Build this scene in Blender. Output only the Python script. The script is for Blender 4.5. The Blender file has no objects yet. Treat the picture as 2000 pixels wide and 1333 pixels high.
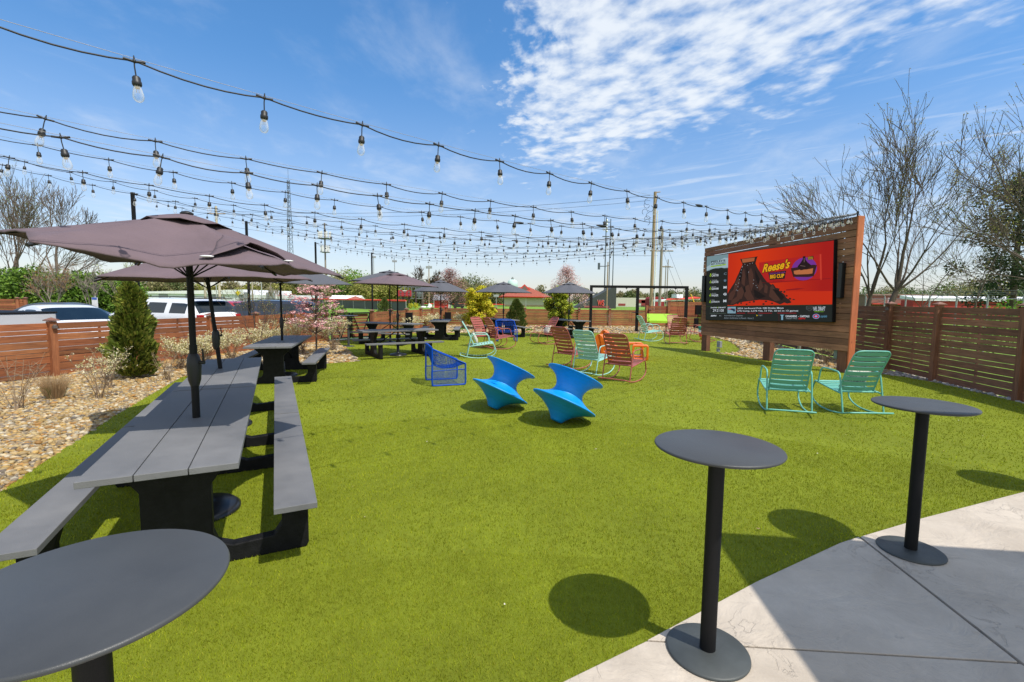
import bpy, bmesh, math, random
import numpy as np
from mathutils import Vector, Matrix, Euler

PI = math.pi
R_ = math.radians
sc = bpy.context.scene
C = sc.collection

# ------------------------------------------------------------------ camera
FPX, PITCH, ROLL, CAMH = 931.4, 0.0879, 0.0117, 1.7766      # focal length in px of the 2000 px wide frame
_fw = Vector((0, math.cos(PITCH), -math.sin(PITCH)))
_u0 = Vector((0, math.sin(PITCH), math.cos(PITCH)))
_r0 = Vector((1, 0, 0))
_ri = _r0 * math.cos(ROLL) + _u0 * math.sin(ROLL)
_up = -_r0 * math.sin(ROLL) + _u0 * math.cos(ROLL)
cam = bpy.data.cameras.new('camera'); camo = bpy.data.objects.new('camera', cam); C.objects.link(camo)
M = Matrix(((_ri.x, _up.x, -_fw.x, 0), (_ri.y, _up.y, -_fw.y, 0), (_ri.z, _up.z, -_fw.z, CAMH), (0, 0, 0, 1)))
camo.matrix_world = M
cam.sensor_width = 36; cam.lens = FPX / 2000 * 36; cam.clip_end = 6000; cam.clip_start = 0.05
sc.camera = camo

# ------------------------------------------------------------------ world, sun, exposure
SUN = Vector((0.448, -0.3726, 1.0)).normalized()            # towards the sun
ELEV = math.asin(SUN.z); AZ = math.atan2(SUN.x, SUN.y)      # azimuth from +Y clockwise
w = bpy.data.worlds.new('World'); sc.world = w; w.use_nodes = True
nt = w.node_tree; nt.nodes.clear(); N = nt.nodes.new; L = nt.links.new
def wm(op, a, b=None, c=None, clamp=False):
    n = N('ShaderNodeMath'); n.operation = op; n.use_clamp = clamp
    for i, v in enumerate((a, b, c)):
        if v is None: continue
        if isinstance(v, (int, float)): n.inputs[i].default_value = v
        else: L(v, n.inputs[i])
    return n.outputs[0]
def wramp(v, a, b):
    n = N('ShaderNodeMapRange'); n.interpolation_type = 'SMOOTHSTEP'; L(v, n.inputs[0])
    n.inputs[1].default_value = a; n.inputs[2].default_value = b
    return n.outputs[0]
sky = N('ShaderNodeTexSky'); sky.sky_type = 'NISHITA'; sky.sun_disc = False
sky.sun_elevation = ELEV; sky.sun_rotation = AZ; sky.air_density = 1.15; sky.dust_density = 0.6; sky.ozone_density = 1.6; sky.altitude = 200
tc = N('ShaderNodeTexCoord'); sep = N('ShaderNodeSeparateXYZ'); L(tc.outputs['Generated'], sep.inputs[0])
zc = wm('MAXIMUM', sep.outputs[2], 0.03)
u_ = wm('DIVIDE', sep.outputs[0], zc); v_ = wm('DIVIDE', sep.outputs[1], zc)
cmb = N('ShaderNodeCombineXYZ'); L(u_, cmb.inputs[0]); L(v_, cmb.inputs[1])
def wnoise(scale, detail, rough, vec, dist=0):
    n = N('ShaderNodeTexNoise'); n.inputs['Scale'].default_value = scale; n.inputs['Detail'].default_value = detail
    n.inputs['Roughness'].default_value = rough; n.inputs['Distortion'].default_value = dist; L(vec, n.inputs['Vector']); return n.outputs['Fac']
def wmap(vec, scl, rot=0, loc=(0, 0, 0)):
    n = N('ShaderNodeMapping'); n.inputs['Scale'].default_value = scl; n.inputs['Rotation'].default_value = (0, 0, rot)
    n.inputs['Location'].default_value = loc; L(vec, n.inputs['Vector']); return n.outputs[0]
# altocumulus bank
big = wnoise(2.0, 3, .55, wmap(cmb.outputs[0], (1, .55, 1), 0.25, (3.1, 1.2, 0)))
puff = wnoise(8.5, 5, .52, wmap(wmap(cmb.outputs[0], (1, 1, 1), -.46), (.95, .72, 1), 0, (1.7, 0.4, 0)), .08)
med = wnoise(5.0, 5, .6, wmap(cmb.outputs[0], (1, .6, 1), .3, (7.1, 3.2, 0)), .2)
m1 = wramp(wm('ADD', wm('ADD', u_, wm('MULTIPLY', wm('SUBTRACT', big, .5), .5)), wm('MULTIPLY', wm('SUBTRACT', med, .5), 1.1)), -.16, .20)
m2 = wramp(wm('ADD', wm('ADD', u_, wm('MULTIPLY', v_, .38)), wm('MULTIPLY', wm('SUBTRACT', big, .5), 1.6)), 2.9, 1.55)
m3 = wramp(wm('ADD', v_, wm('MULTIPLY', wm('SUBTRACT', big, .5), 3.)), 5.2, 2.6)
mask = wm('MULTIPLY', wm('MULTIPLY', m1, m2), m3)
thr = wm('ADD', wm('MULTIPLY', puff, 1.0), wm('MULTIPLY', mask, .42))
alto = wramp(wm('ADD', thr, wm('MULTIPLY', wm('SUBTRACT', med, .5), .45)), .62, 1.10)
alto = wm('MULTIPLY', alto, wramp(mask, .02, .35))
# cirrus streaks on the right and faint veils
st = wnoise(2.6, 7, .62, wmap(wmap(cmb.outputs[0], (1, 1, 1), 2.27), (2.1, .35, 1), 0, (5.3, 2.2, 0)), .35)
sm = wramp(u_, .7, 1.6)
cir = wm('MULTIPLY', wm('MULTIPLY', wramp(st, .50, .80), sm), .55)
vl = wnoise(1.7, 7, .6, wmap(cmb.outputs[0], (1.0, .6, 1), .4, (9.3, 4.2, 0)), .3)
veil = wm('MULTIPLY', wramp(vl, .46, .8), .34)
hz_ = wm('MULTIPLY', wramp(sep.outputs[2], .42, .0), .30)
# broken cloud deck added in the unseen sky behind the camera to brighten shade
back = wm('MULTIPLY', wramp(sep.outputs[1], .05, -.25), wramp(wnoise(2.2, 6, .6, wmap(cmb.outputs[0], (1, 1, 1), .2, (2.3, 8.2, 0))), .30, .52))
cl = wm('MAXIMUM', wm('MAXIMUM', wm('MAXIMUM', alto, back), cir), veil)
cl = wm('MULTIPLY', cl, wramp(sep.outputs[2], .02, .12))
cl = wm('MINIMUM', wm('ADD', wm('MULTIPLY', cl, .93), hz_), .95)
tint = N('ShaderNodeMix'); tint.data_type = 'RGBA'; L(wramp(sep.outputs[2], .0, .5), tint.inputs[0]); tint.inputs[6].default_value = (.74, .75, .90, 1); tint.inputs[7].default_value = (.60, .91, 1.10, 1)
mix = N('ShaderNodeMix'); mix.data_type = 'RGBA'; L(cl, mix.inputs[0])
hsv = N('ShaderNodeHueSaturation'); L(sky.outputs[0], hsv.inputs['Color']); hsv.inputs['Saturation'].default_value = 1.12; hsv.inputs['Value'].default_value = 1.42
tm = N('ShaderNodeMix'); tm.data_type = 'RGBA'; tm.blend_type = 'MULTIPLY'; tm.inputs[0].default_value = 1; L(hsv.outputs[0], tm.inputs[6]); L(tint.outputs[2], tm.inputs[7]); L(tm.outputs[2], mix.inputs[6]); mix.inputs[7].default_value = (7.4, 7.9, 8.5, 1)
bg = N('ShaderNodeBackground'); L(mix.outputs[2], bg.inputs[0]); bg.inputs[1].default_value = 0.10
wo = N('ShaderNodeOutputWorld'); L(bg.outputs[0], wo.inputs[0])

sl = bpy.data.lights.new('sun', 'SUN'); sl.energy = 4.1; sl.angle = R_(0.53); sl.color = (1.0, 0.95, 0.86)
so = bpy.data.objects.new('sun', sl); C.objects.link(so); so.rotation_euler = (-SUN).to_track_quat('-Z', 'Y').to_euler()
sc.view_settings.view_transform = 'Standard'; sc.view_settings.look = 'None'
sc.view_settings.exposure = 0.25; sc.view_settings.gamma = 1.0
sc.render.engine = 'CYCLES'
sc.cycles.max_bounces = 8; sc.cycles.transparent_max_bounces = 12

# ------------------------------------------------------------------ helpers
def ray(px, py): return _fw + _ri * ((px - 1000) / FPX) - _up * ((py - 666.5) / FPX)
def at(px, py, z=0.0):
    "world point seen at a pixel of the photograph, at height z"
    d = ray(px, py); t = (z - CAMH) / d.z; return Vector((d.x * t, d.y * t, z))
def atY(px, py, Y):
    d = ray(px, py); t = Y / d.y; return Vector((d.x * t, Y, CAMH + d.z * t))
def tag(o, label=None, cat=None, group=None, kind=None):
    if label: o['label'] = label
    if cat: o['category'] = cat
    if group: o['group'] = group
    if kind: o['kind'] = kind
    return o
def thing(name, label, cat, loc=(0, 0, 0), rz=0.0, group=None, scale=1.0):
    o = bpy.data.objects.new(name, None); C.objects.link(o)
    o.location = loc; o.rotation_euler = (0, 0, rz); o.scale = (scale,) * 3
    o.empty_display_size = .1
    return tag(o, label, cat, group)
def dup(root, loc, rz, label, scale=None, mats=None):
    def cp(o, par):
        c = o.copy(); C.objects.link(c)
        if par is not None: c.parent = par
        for ch in o.children: cp(ch, c)
        return c
    r = cp(root, None); r.location = loc; r.rotation_euler = (0, 0, rz)
    if scale: r.scale = (scale,) * 3
    r['label'] = label
    return r

class MB:
    def __init__(s): s.v = []; s.f = []; s.m = []; s.sm = []; s.c = []
    def add(s, vs, fs, mi=0, smooth=False, col=None):
        b = len(s.v); s.v.extend([tuple(v) for v in vs])
        for f in fs: s.f.append([i + b for i in f]); s.m.append(mi); s.sm.append(smooth); s.c.append(col)
    def box(s, c, d, rz=0, mi=0, mat=None, col=None):
        x, y, z = d[0] / 2, d[1] / 2, d[2] / 2
        vs = [Vector(p) for p in ((-x,-y,-z),(x,-y,-z),(x,y,-z),(-x,y,-z),(-x,-y,z),(x,-y,z),(x,y,z),(-x,y,z))]
        m = Matrix.Translation(c) @ (mat if mat is not None else Matrix.Rotation(rz, 4, 'Z'))
        s.add([m @ v for v in vs], [(0,3,2,1),(4,5,6,7),(0,1,5,4),(1,2,6,5),(2,3,7,6),(3,0,4,7)], mi, False, col)
    def hexa(s, vs, mi=0, col=None):
        "8 corners: bottom loop 0-3, top loop 4-7"
        s.add(vs, [(0,3,2,1),(4,5,6,7),(0,1,5,4),(1,2,6,5),(2,3,7,6),(3,0,4,7)], mi, False, col)
    def tube(s, pts, r, n=8, closed=False, mi=0, caps=True, col=None):
        pts = [Vector(p) for p in pts]; k = len(pts)
        rs = r if isinstance(r, (list, tuple)) else [r] * k
        vs = []; prev = None
        for i, p in enumerate(pts):
            if closed: t = pts[(i + 1) % k] - pts[i - 1]
            else: t = pts[min(i + 1, k - 1)] - pts[max(i - 1, 0)]
            if t.length < 1e-9: t = Vector((0, 0, 1))
            t.normalize()
            if prev is None:
                a = Vector((0, 0, 1)) if abs(t.z) < .9 else Vector((1, 0, 0)); nrm = t.cross(a).normalized()
            else:
                nrm = prev - t * prev.dot(t)
                if nrm.length < 1e-6: nrm = t.orthogonal()
                nrm.normalize()
            prev = nrm; bn = t.cross(nrm)
            for j in range(n):
                a = 2 * PI * j / n; vs.append(p + (nrm * math.cos(a) + bn * math.sin(a)) * rs[i])
        fs = []
        for i in range(k if closed else k - 1):
            for j in range(n):
                a = i * n + j; b = i * n + (j + 1) % n; i2 = ((i + 1) % k) * n
                fs.append((a, b, i2 + (j + 1) % n, i2 + j))
        s.add(vs, fs, mi, True, col)
        if caps and not closed and n > 2:
            s.add(vs[:n], [tuple(range(n))[::-1]], mi, False, col); s.add(vs[-n:], [tuple(range(n))], mi, False, col)
    def cyl(s, p0, p1, r0, r1=None, n=16, mi=0, col=None): s.tube([p0, p1], [r0, r0 if r1 is None else r1], n, mi=mi, col=col)
    def lathe(s, prof, n=32, c=(0, 0, 0), mi=0, mat=None, smooth=True, col=None):
        vs = []
        for r, z in prof:
            for j in range(n):
                a = 2 * PI * j / n; p = Vector((r * math.cos(a), r * math.sin(a), z))
                if mat is not None: p = mat @ p
                vs.append(p + Vector(c))
        fs = []
        for i in range(len(prof) - 1):
            for j in range(n): fs.append((i * n + j, i * n + (j + 1) % n, (i + 1) * n + (j + 1) % n, (i + 1) * n + j))
        s.add(vs, fs, mi, smooth, col)
        if prof[0][0] > 1e-4: s.add(vs[:n], [tuple(range(n))[::-1]], mi, False, col)
        if prof[-1][0] > 1e-4: s.add(vs[-n:], [tuple(range(n))], mi, False, col)
    def prism(s, poly, d0, d1, fn, mi=0, col=None):
        "poly = list of (a,b); fn(a,b,d) -> point"
        n = len(poly)
        vs = [fn(a, b, d0) for a, b in poly] + [fn(a, b, d1) for a, b in poly]
        fs = [tuple(range(n))[::-1], tuple(range(n, 2 * n))] + [(i, (i + 1) % n, n + (i + 1) % n, n + i) for i in range(n)]
        s.add(vs, fs, mi, False, col)
    def quad(s, a, b, c, d, mi=0, col=None): s.add([a, b, c, d], [(0, 1, 2, 3)], mi, False, col)
    def ball(s, c, r, n=8, m=6, mi=0, sq=(1, 1, 1), col=None):
        vs = []; 
        for i in range(m + 1):
            t = PI * i / m
            for j in range(n):
                a = 2 * PI * j / n
                vs.append((c[0] + r * sq[0] * math.sin(t) * math.cos(a), c[1] + r * sq[1] * math.sin(t) * math.sin(a), c[2] - r * sq[2] * math.cos(t)))
        fs = [(i * n + j, i * n + (j + 1) % n, (i + 1) * n + (j + 1) % n, (i + 1) * n + j) for i in range(m) for j in range(n)]
        s.add(vs, fs, mi, True, col)
    def data(s, name, mats):
        me = bpy.data.meshes.new(name); me.from_pydata(s.v, [], s.f)
        for mm in (mats if isinstance(mats, (list, tuple)) else [mats]): me.materials.append(mm)
        me.polygons.foreach_set('material_index', s.m); me.polygons.foreach_set('use_smooth', s.sm)
        if any(c is not None for c in s.c):
            at_ = me.color_attributes.new('Col', 'FLOAT_COLOR', 'CORNER'); arr = []
            for f, c in zip(s.f, s.c):
                c = c or (.5, .5, .5); arr.extend([c[0], c[1], c[2], 1.0] * len(f))
            at_.data.foreach_set('color', arr)
        me.update(); return me
    def build(s, name, mats, parent=None, loc=None, bevel=0, seg=2, fix=False):
        me = s.data(name, mats)
        if fix:
            bm = bmesh.new(); bm.from_mesh(me); bmesh.ops.remove_doubles(bm, verts=bm.verts, dist=1e-5)
            bmesh.ops.recalc_face_normals(bm, faces=bm.faces); bm.to_mesh(me); bm.free()
        o = bpy.data.objects.new(name, me); C.objects.link(o)
        if parent is not None: o.parent = parent
        if loc is not None: o.location = loc
        if bevel:
            b = o.modifiers.new('bevel', 'BEVEL'); b.width = bevel; b.segments = seg; b.limit_method = 'ANGLE'; b.angle_limit = R_(35); b.harden_normals = False
        return o

# ------------------------------------------------------------------ materials
def mnode(name):
    m = bpy.data.materials.new(name); m.use_nodes = True; t = m.node_tree; b = t.nodes['Principled BSDF']; return m, t, b
def pm(name, col, rough=.6, metal=0., var=.12, scale=6., bump=0., bscale=60., spec=.5, stretch=(1, 1, 1), coat=0., col2=None, emit=None, estr=0, rvar=0, detail=5., vcol=False, trans=0.):
    m, t, b = mnode(name); n = t.nodes.new; l = t.links.new
    b.inputs['Roughness'].default_value = rough; b.inputs['Metallic'].default_value = metal
    b.inputs['Specular IOR Level'].default_value = spec; b.inputs['Coat Weight'].default_value = coat
    tcn = n('ShaderNodeTexCoord'); mp = n('ShaderNodeMapping'); l(tcn.outputs['Object'], mp.inputs[0]); mp.inputs['Scale'].default_value = stretch
    no = n('ShaderNodeTexNoise'); no.inputs['Scale'].default_value = scale; no.inputs['Detail'].default_value = detail; no.inputs['Roughness'].default_value = .6; l(mp.outputs[0], no.inputs['Vector'])
    mx = n('ShaderNodeMix'); mx.data_type = 'RGBA'
    cr = n('ShaderNodeMapRange'); cr.inputs[1].default_value = .3; cr.inputs[2].default_value = .7; l(no.outputs['Fac'], cr.inputs[0]); l(cr.outputs[0], mx.inputs[0])
    a = tuple(c * (1 - var) for c in col); c2 = col2 if col2 else tuple(min(1, c * (1 + var)) for c in col)
    mx.inputs[6].default_value = (*a, 1); mx.inputs[7].default_value = (*c2, 1)
    out = mx.outputs[2]
    if vcol:
        at_ = n('ShaderNodeAttribute'); at_.attribute_name = 'Col'
        m2 = n('ShaderNodeMix'); m2.data_type = 'RGBA'; m2.blend_type = 'MULTIPLY'; m2.inputs[0].default_value = 1
        l(at_.outputs['Color'], m2.inputs[6]); l(out, m2.inputs[7]); out = m2.outputs[2]
    l(out, b.inputs['Base Color'])
    if bump:
        n2 = n('ShaderNodeTexNoise'); n2.inputs['Scale'].default_value = bscale; n2.inputs['Detail'].default_value = 4; l(mp.outputs[0], n2.inputs['Vector'])
        bp = n('ShaderNodeBump'); bp.inputs['Strength'].default_value = min(1, bump); bp.inputs['Distance'].default_value = .01 * max(1, bump); l(n2.outputs['Fac'], bp.inputs['Height']); l(bp.outputs[0], b.inputs['Normal'])
    if rvar:
        rr_ = n('ShaderNodeMapRange'); rr_.inputs[1].default_value = .3; rr_.inputs[2].default_value = .7; rr_.inputs[3].default_value = rough - rvar; rr_.inputs[4].default_value = rough + rvar; l(no.outputs['Fac'], rr_.inputs[0]); l(rr_.outputs[0], b.inputs['Roughness'])
    if emit:
        b.inputs['Emission Color'].default_value = (*emit, 1); b.inputs['Emission Strength'].default_value = estr
    if trans:
        tr = n('ShaderNodeBsdfTranslucent'); ad = n('ShaderNodeMixShader'); ad.inputs[0].default_value = trans
        l(out, tr.inputs[0]); l(b.outputs[0], ad.inputs[1]); l(tr.outputs[0], ad.inputs[2]); l(ad.outputs[0], t.nodes['Material Output'].inputs[0])
    return m
def wood(name, c1, c2, rough=.75, axis='x', sc_=1.0):
    m, t, b = mnode(name); n = t.nodes.new; l = t.links.new
    tcn = n('ShaderNodeTexCoord'); mp = n('ShaderNodeMapping'); l(tcn.outputs['Object'], mp.inputs[0])
    mp.inputs['Scale'].default_value = {'x': (1.2, 14, 14), 'z': (14, 14, 1.2)}[axis]
    no = n('ShaderNodeTexNoise'); no.inputs['Scale'].default_value = 2.2 * sc_; no.inputs['Detail'].default_value = 8; no.inputs['Roughness'].default_value = .65; no.inputs['Distortion'].default_value = .6; l(mp.outputs[0], no.inputs['Vector'])
    n3 = n('ShaderNodeTexNoise'); n3.inputs['Scale'].default_value = 1.6; n3.inputs['Detail'].default_value = 3; l(tcn.outputs['Object'], n3.inputs['Vector'])
    kn = n('ShaderNodeTexVoronoi'); kn.inputs['Scale'].default_value = 2.3; mk = n('ShaderNodeMapping'); mk.inputs['Scale'].default_value = {'x': (1, 1, 2.2), 'z': (2.2, 2.2, 1)}[axis]; l(tcn.outputs['Object'], mk.inputs[0]); l(mk.outputs[0], kn.inputs['Vector'])
    kr = n('ShaderNodeMapRange'); kr.inputs[1].default_value = .03; kr.inputs[2].default_value = .09; kr.inputs[3].default_value = .45; kr.inputs[4].default_value = 1; l(kn.outputs['Distance'], kr.inputs[0])
    mr = n('ShaderNodeMapRange'); mr.inputs[1].default_value = .32; mr.inputs[2].default_value = .68; l(no.outputs['Fac'], mr.inputs[0])
    mx = n('ShaderNodeMix'); mx.data_type = 'RGBA'; mx.inputs[6].default_value = (*c1, 1); mx.inputs[7].default_value = (*c2, 1); l(mr.outputs[0], mx.inputs[0])
    m2 = n('ShaderNodeMix'); m2.data_type = 'RGBA'; m2.blend_type = 'MULTIPLY'; m2.inputs[0].default_value = 1
    at_ = n('ShaderNodeAttribute'); at_.attribute_name = 'Col'
    mm = n('ShaderNodeMath'); mm.operation = 'MULTIPLY'; mr3 = n('ShaderNodeMapRange'); mr3.inputs[1].default_value = .3; mr3.inputs[2].default_value = .7; mr3.inputs[3].default_value = .78; mr3.inputs[4].default_value = 1.15; l(n3.outputs['Fac'], mr3.inputs[0])
    l(mr3.outputs[0], mm.inputs[0]); l(kr.outputs[0], mm.inputs[1])
    m4 = n('ShaderNodeMix'); m4.data_type = 'RGBA'; m4.blend_type = 'MULTIPLY'; m4.inputs[0].default_value = 1
    l(mx.outputs[2], m4.inputs[6]); l(mm.outputs[0], m4.inputs[7])
    l(m4.outputs[2], m2.inputs[6]); l(at_.outputs['Color'], m2.inputs[7]); l(m2.outputs[2], b.inputs['Base Color'])
    b.inputs['Roughness'].default_value = rough
    bp = n('ShaderNodeBump'); bp.inputs['Strength'].default_value = .35; bp.inputs['Distance'].default_value = .006; l(no.outputs['Fac'], bp.inputs['Height']); l(bp.outputs[0], b.inputs['Normal'])
    return m

MT = {}
MT['black_metal'] = pm('black_powder_coat', (.004, .004, .005), .6, .0, .2, 8, .12, 300, spec=.28)
MT['grey_metal'] = pm('grey_powder_coat', (.058, .061, .065), .46, .0, .22, 1.6, .12, 420, spec=.35, rvar=.12, detail=9, coat=.0)
MT['base_metal'] = pm('worn_grey_base', (.055, .062, .062), .5, .1, .22, 5, .12, 420)
MT['table_board'] = pm('grey_composite_board', (.146, .146, .151), .62, 0, .20, 2.2, .25, 160, rvar=.12, detail=9)
MT['table_leg'] = pm('black_recycled_plastic', (.007, .007, .008), .6, 0, .5, 14, .5, 90, spec=.22)
MT['fabric_mauve'] = pm('faded_mauve_fabric', (.132, .092, .104), .9, 0, .12, 2.2, 1.6, 9)
MT['fabric_grey'] = pm('grey_fabric', (.085, .087, .102), .9, 0, .05, 3, .25, 500)
MT['mint'] = pm('mint_paint', (.30, .56, .49), .42, 0, .04, 5)
MT['teal'] = pm('teal_green_paint', (.13, .41, .34), .42, 0, .04, 5)
MT['rust'] = pm('brick_red_paint', (.33, .085, .065), .45, 0, .05, 5)
MT['blue'] = pm('bright_blue_plastic', (.001, .26, .70), .46, 0, .05, 5, rvar=.1)
MT['wire_blue'] = pm('blue_painted_wire', (.001, .062, .42), .5, 0, .05, 5, spec=.2)
MT['orange'] = pm('orange_plastic', (.80, .16, .006), .38, 0, .05, 4)
MT['lime'] = pm('lime_paint', (.36, .62, .025), .45, 0, .05, 4)
MT['fence_wood'] = wood('stained_cedar', (.20, .064, .024), (.37, .135, .050))
MT['fence_wood_z'] = wood('stained_cedar_post', (.21, .070, .028), (.39, .145, .056), axis='z')
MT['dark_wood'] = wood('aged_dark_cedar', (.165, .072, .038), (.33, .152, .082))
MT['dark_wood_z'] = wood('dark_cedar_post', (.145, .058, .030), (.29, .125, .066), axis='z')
MT['orange_wood_z'] = wood('orange_cedar_edge', (.34, .095, .036), (.47, .14, .055), axis='z')
MT['white'] = pm('white_paint', (.78, .78, .78), .5, 0, .05, 3)
MT['bulb_black'] = pm('black_rubber', (.012, .012, .014), .5, 0, .1, 20)
def glassy(name, tint=(.95, .97, 1), mixv=.35):
    m, t, b = mnode(name); n = t.nodes.new; l = t.links.new
    b.inputs['Base Color'].default_value = (*tint, 1); b.inputs['Roughness'].default_value = .12
    tr = n('ShaderNodeBsdfTransparent'); mx = n('ShaderNodeMixShader'); lw = n('ShaderNodeLayerWeight'); lw.inputs[0].default_value = .35
    mr = n('ShaderNodeMapRange'); mr.inputs[3].default_value = mixv; mr.inputs[4].default_value = .95; l(lw.outputs['Facing'], mr.inputs[0])
    no = n('ShaderNodeTexNoise'); no.inputs['Scale'].default_value = 90; l(mr.outputs[0], mx.inputs[0])
    l(tr.outputs[0], mx.inputs[1]); l(b.outputs[0], mx.inputs[2]); l(mx.outputs[0], t.nodes['Material Output'].inputs[0])
    return m
MT['bulb_glass'] = glassy('bulb_glass', (.80, .80, .80), .07)
MT['car_glass'] = pm('tinted_glass', (.008, .014, .018), .05, 0, .3, 1.2, spec=.7)
def E_(name, col, s=1.0):
    "led pixels: emission with a little dark surface"
    m, t, b = mnode(name); b.inputs['Base Color'].default_value = (.012, .012, .012, 1); b.inputs['Roughness'].default_value = .8; b.inputs['Specular IOR Level'].default_value = .05
    b.inputs['Emission Color'].default_value = (*col, 1); b.inputs['Emission Strength'].default_value = s
    return m
def lin(r, g, b_):
    f = lambda c: (c / 255 / 12.92) if c / 255 <= .04045 else ((c / 255 + .055) / 1.055) ** 2.4
    return (f(r), f(g), f(b_))
# ------------------------------------------------------------------ ground sheets
def poly_obj(name, pts, z, m, parent=None):
    me = bpy.data.meshes.new(name); bm = bmesh.new()
    f = bm.faces.new([bm.verts.new((p[0], p[1], z)) for p in pts]); bmesh.ops.recalc_face_normals(bm, faces=[f])
    if f.normal.z < 0: bmesh.ops.reverse_faces(bm, faces=[f])
    bmesh.ops.triangulate(bm, faces=[f])
    bm.to_mesh(me); bm.free(); me.materials.append(m); o = bpy.data.objects.new(name, me); C.objects.link(o)
    if parent is not None: o.parent = parent
    return o
def grass_mat(name, a, b_, s1=.35, s2=9, mid=None, fine=160):
    m, t, b = mnode(name); n = t.nodes.new; l = t.links.new
    tcn = n('ShaderNodeTexCoord')
    def noi(s, d=4, r=.6, st=None):
        x = n('ShaderNodeTexNoise'); x.inputs['Scale'].default_value = s; x.inputs['Detail'].default_value = d; x.inputs['Roughness'].default_value = r
        if st:
            mp = n('ShaderNodeMapping'); mp.inputs['Scale'].default_value = st; l(tcn.outputs['Object'], mp.inputs[0]); l(mp.outputs[0], x.inputs['Vector'])
        else: l(tcn.outputs['Object'], x.inputs['Vector'])
        return x.outputs['Fac']
    def mr(v, lo, hi, a0=0, a1=1):
        x = n('ShaderNodeMapRange'); x.inputs[1].default_value = lo; x.inputs[2].default_value = hi; x.inputs[3].default_value = a0; x.inputs[4].default_value = a1; l(v, x.inputs[0]); return x.outputs[0]
    def mu(p, q):
        x = n('ShaderNodeMath'); x.operation = 'MULTIPLY'; l(p, x.inputs[0]); l(q, x.inputs[1]); return x.outputs[0]
    mx = n('ShaderNodeMix'); mx.data_type = 'RGBA'; mx.inputs[6].default_value = (*a, 1); mx.inputs[7].default_value = (*b_, 1); l(mr(noi(s2, 6, .7), .3, .7), mx.inputs[0])
    v = mu(mr(noi(s1, 5), .3, .7, .82, 1.14), mr(noi(fine, 3, .8), .25, .75, .62, 1.35))
    v = mu(v, mr(noi(2.2, 6, .75, (1, .45, 1)), .3, .7, .84, 1.12))
    m4 = n('ShaderNodeMix'); m4.data_type = 'RGBA'; m4.blend_type = 'MULTIPLY'; m4.inputs[0].default_value = 1; l(mx.outputs[2], m4.inputs[6]); l(v, m4.inputs[7])
    l(m4.outputs[2], b.inputs['Base Color']); b.inputs['Roughness'].default_value = .85; b.inputs['Specular IOR Level'].default_value = .2
    bp = n('ShaderNodeBump'); bp.inputs['Strength'].default_value = .8; bp.inputs['Distance'].default_value = .012; l(noi(fine, 4, .8), bp.inputs['Height']); l(bp.outputs[0], b.inputs['Normal'])
    return m
m_field = grass_mat('lawn_field', (.13, .25, .025), (.20, .33, .045), .06, 1.2, fine=14)
g = MB(); S = 2500
g.quad((-S, -60, -.06), (S, -60, -.06), (S, S, -.06), (-S, S, -.06))
tag(g.build('ground', m_field), kind='structure')
m_asph = pm('asphalt', (.055, .056, .058), .85, 0, .2, 3, .6, 120)
tag(poly_obj('parking_lot', [(-10.4, 4), (-8.2, 19.6), (-9.2, 26), (-14, 34), (-60, 40), (-70, 4)], -.05, m_asph), kind='structure')

# outlines (metres)
TURF = [(-4.0, 2.3), (-4.57, 4.13), (-5.12, 5.3), (-5.83, 6.89), (-6.5, 8.54), (-7.2, 10.3), (-6.6, 11.35), (-5.6, 12.1), (-4.27, 13.17)]
TURF += [tuple(at(x, y)[:2]) for x, y in ((690, 694), (676, 681), (655, 668), (738, 658), (800, 651.5), (860, 650.5), (1000, 650.5), (1150, 651), (1300, 652), (1360, 654))]
TURF += [tuple(at(x, y)[:2]) for x, y in ((1396, 660), (1425, 668), (1441, 677), (1446, 684), (1440, 688.5), (1420, 690), (1404, 690.5), (1440, 695), (1490, 703.5), (1560, 712), (1640, 721), (1700, 728), (1770, 737), (1840, 750), (1900, 764), (1950, 776), (2000, 788))]
TURF += [(9.1, 7.2), (8.6, 5.6), (7.4, 5.05)]
PAT = [(4.88, 4.39), (3.4, 3.8), (2.44, 3.38), (1.57, 2.88), (.72, 2.34), (.28, 2.08), (-.4, 1.66), (-1.4, .98), (-2.2, .4), (-2.7, -.2)]
TURF += [(6.1, 4.75)] + PAT + [(-4.4, .4)]
m_turf = grass_mat('artificial_turf', (.155, .190, .010), (.215, .255, .017), .5, 12, fine=230)
_b = m_turf.node_tree.nodes['Principled BSDF']; _b.inputs['Sheen Weight'].default_value = .10; _b.inputs['Sheen Roughness'].default_value = .45; _b.inputs['Sheen Tint'].default_value = (.75, .80, .08, 1)
tag(poly_obj('turf', TURF, 0.0, m_turf), kind='structure')
m_gr = pm('gravel_bed', (.24, .17, .09), .9, 0, .4, 22, .8, 60, col2=(.42, .32, .20))
GRAV = [(-14, -1), (-12.2, 4), (-9.93, 10.6), (-7.3, 19.8), (-5.9, 21.3), (-4.2, 31.6), (12.9, 32.6), (10.4, 14), (10.0, 10.8), (9.4, 8.8), (8.9, 6.5), (8.6, 4), (4, 3.2), (0, 0), (-4, -1)]
tag(poly_obj('gravel_base', GRAV, -.022, m_gr), kind='structure')

def in_poly(P, poly):
    x, y = P[:, 0], P[:, 1]; r = np.zeros(len(P), bool); n = len(poly); j = n - 1
    for i in range(n):
        xi, yi = poly[i]; xj, yj = poly[j]
        c = ((yi > y) != (yj > y)) & (x < (xj - xi) * (y - yi) / (yj - yi + 1e-12) + xi)
        r ^= c; j = i
    return r
rs = np.random.RandomState(7)
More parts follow.
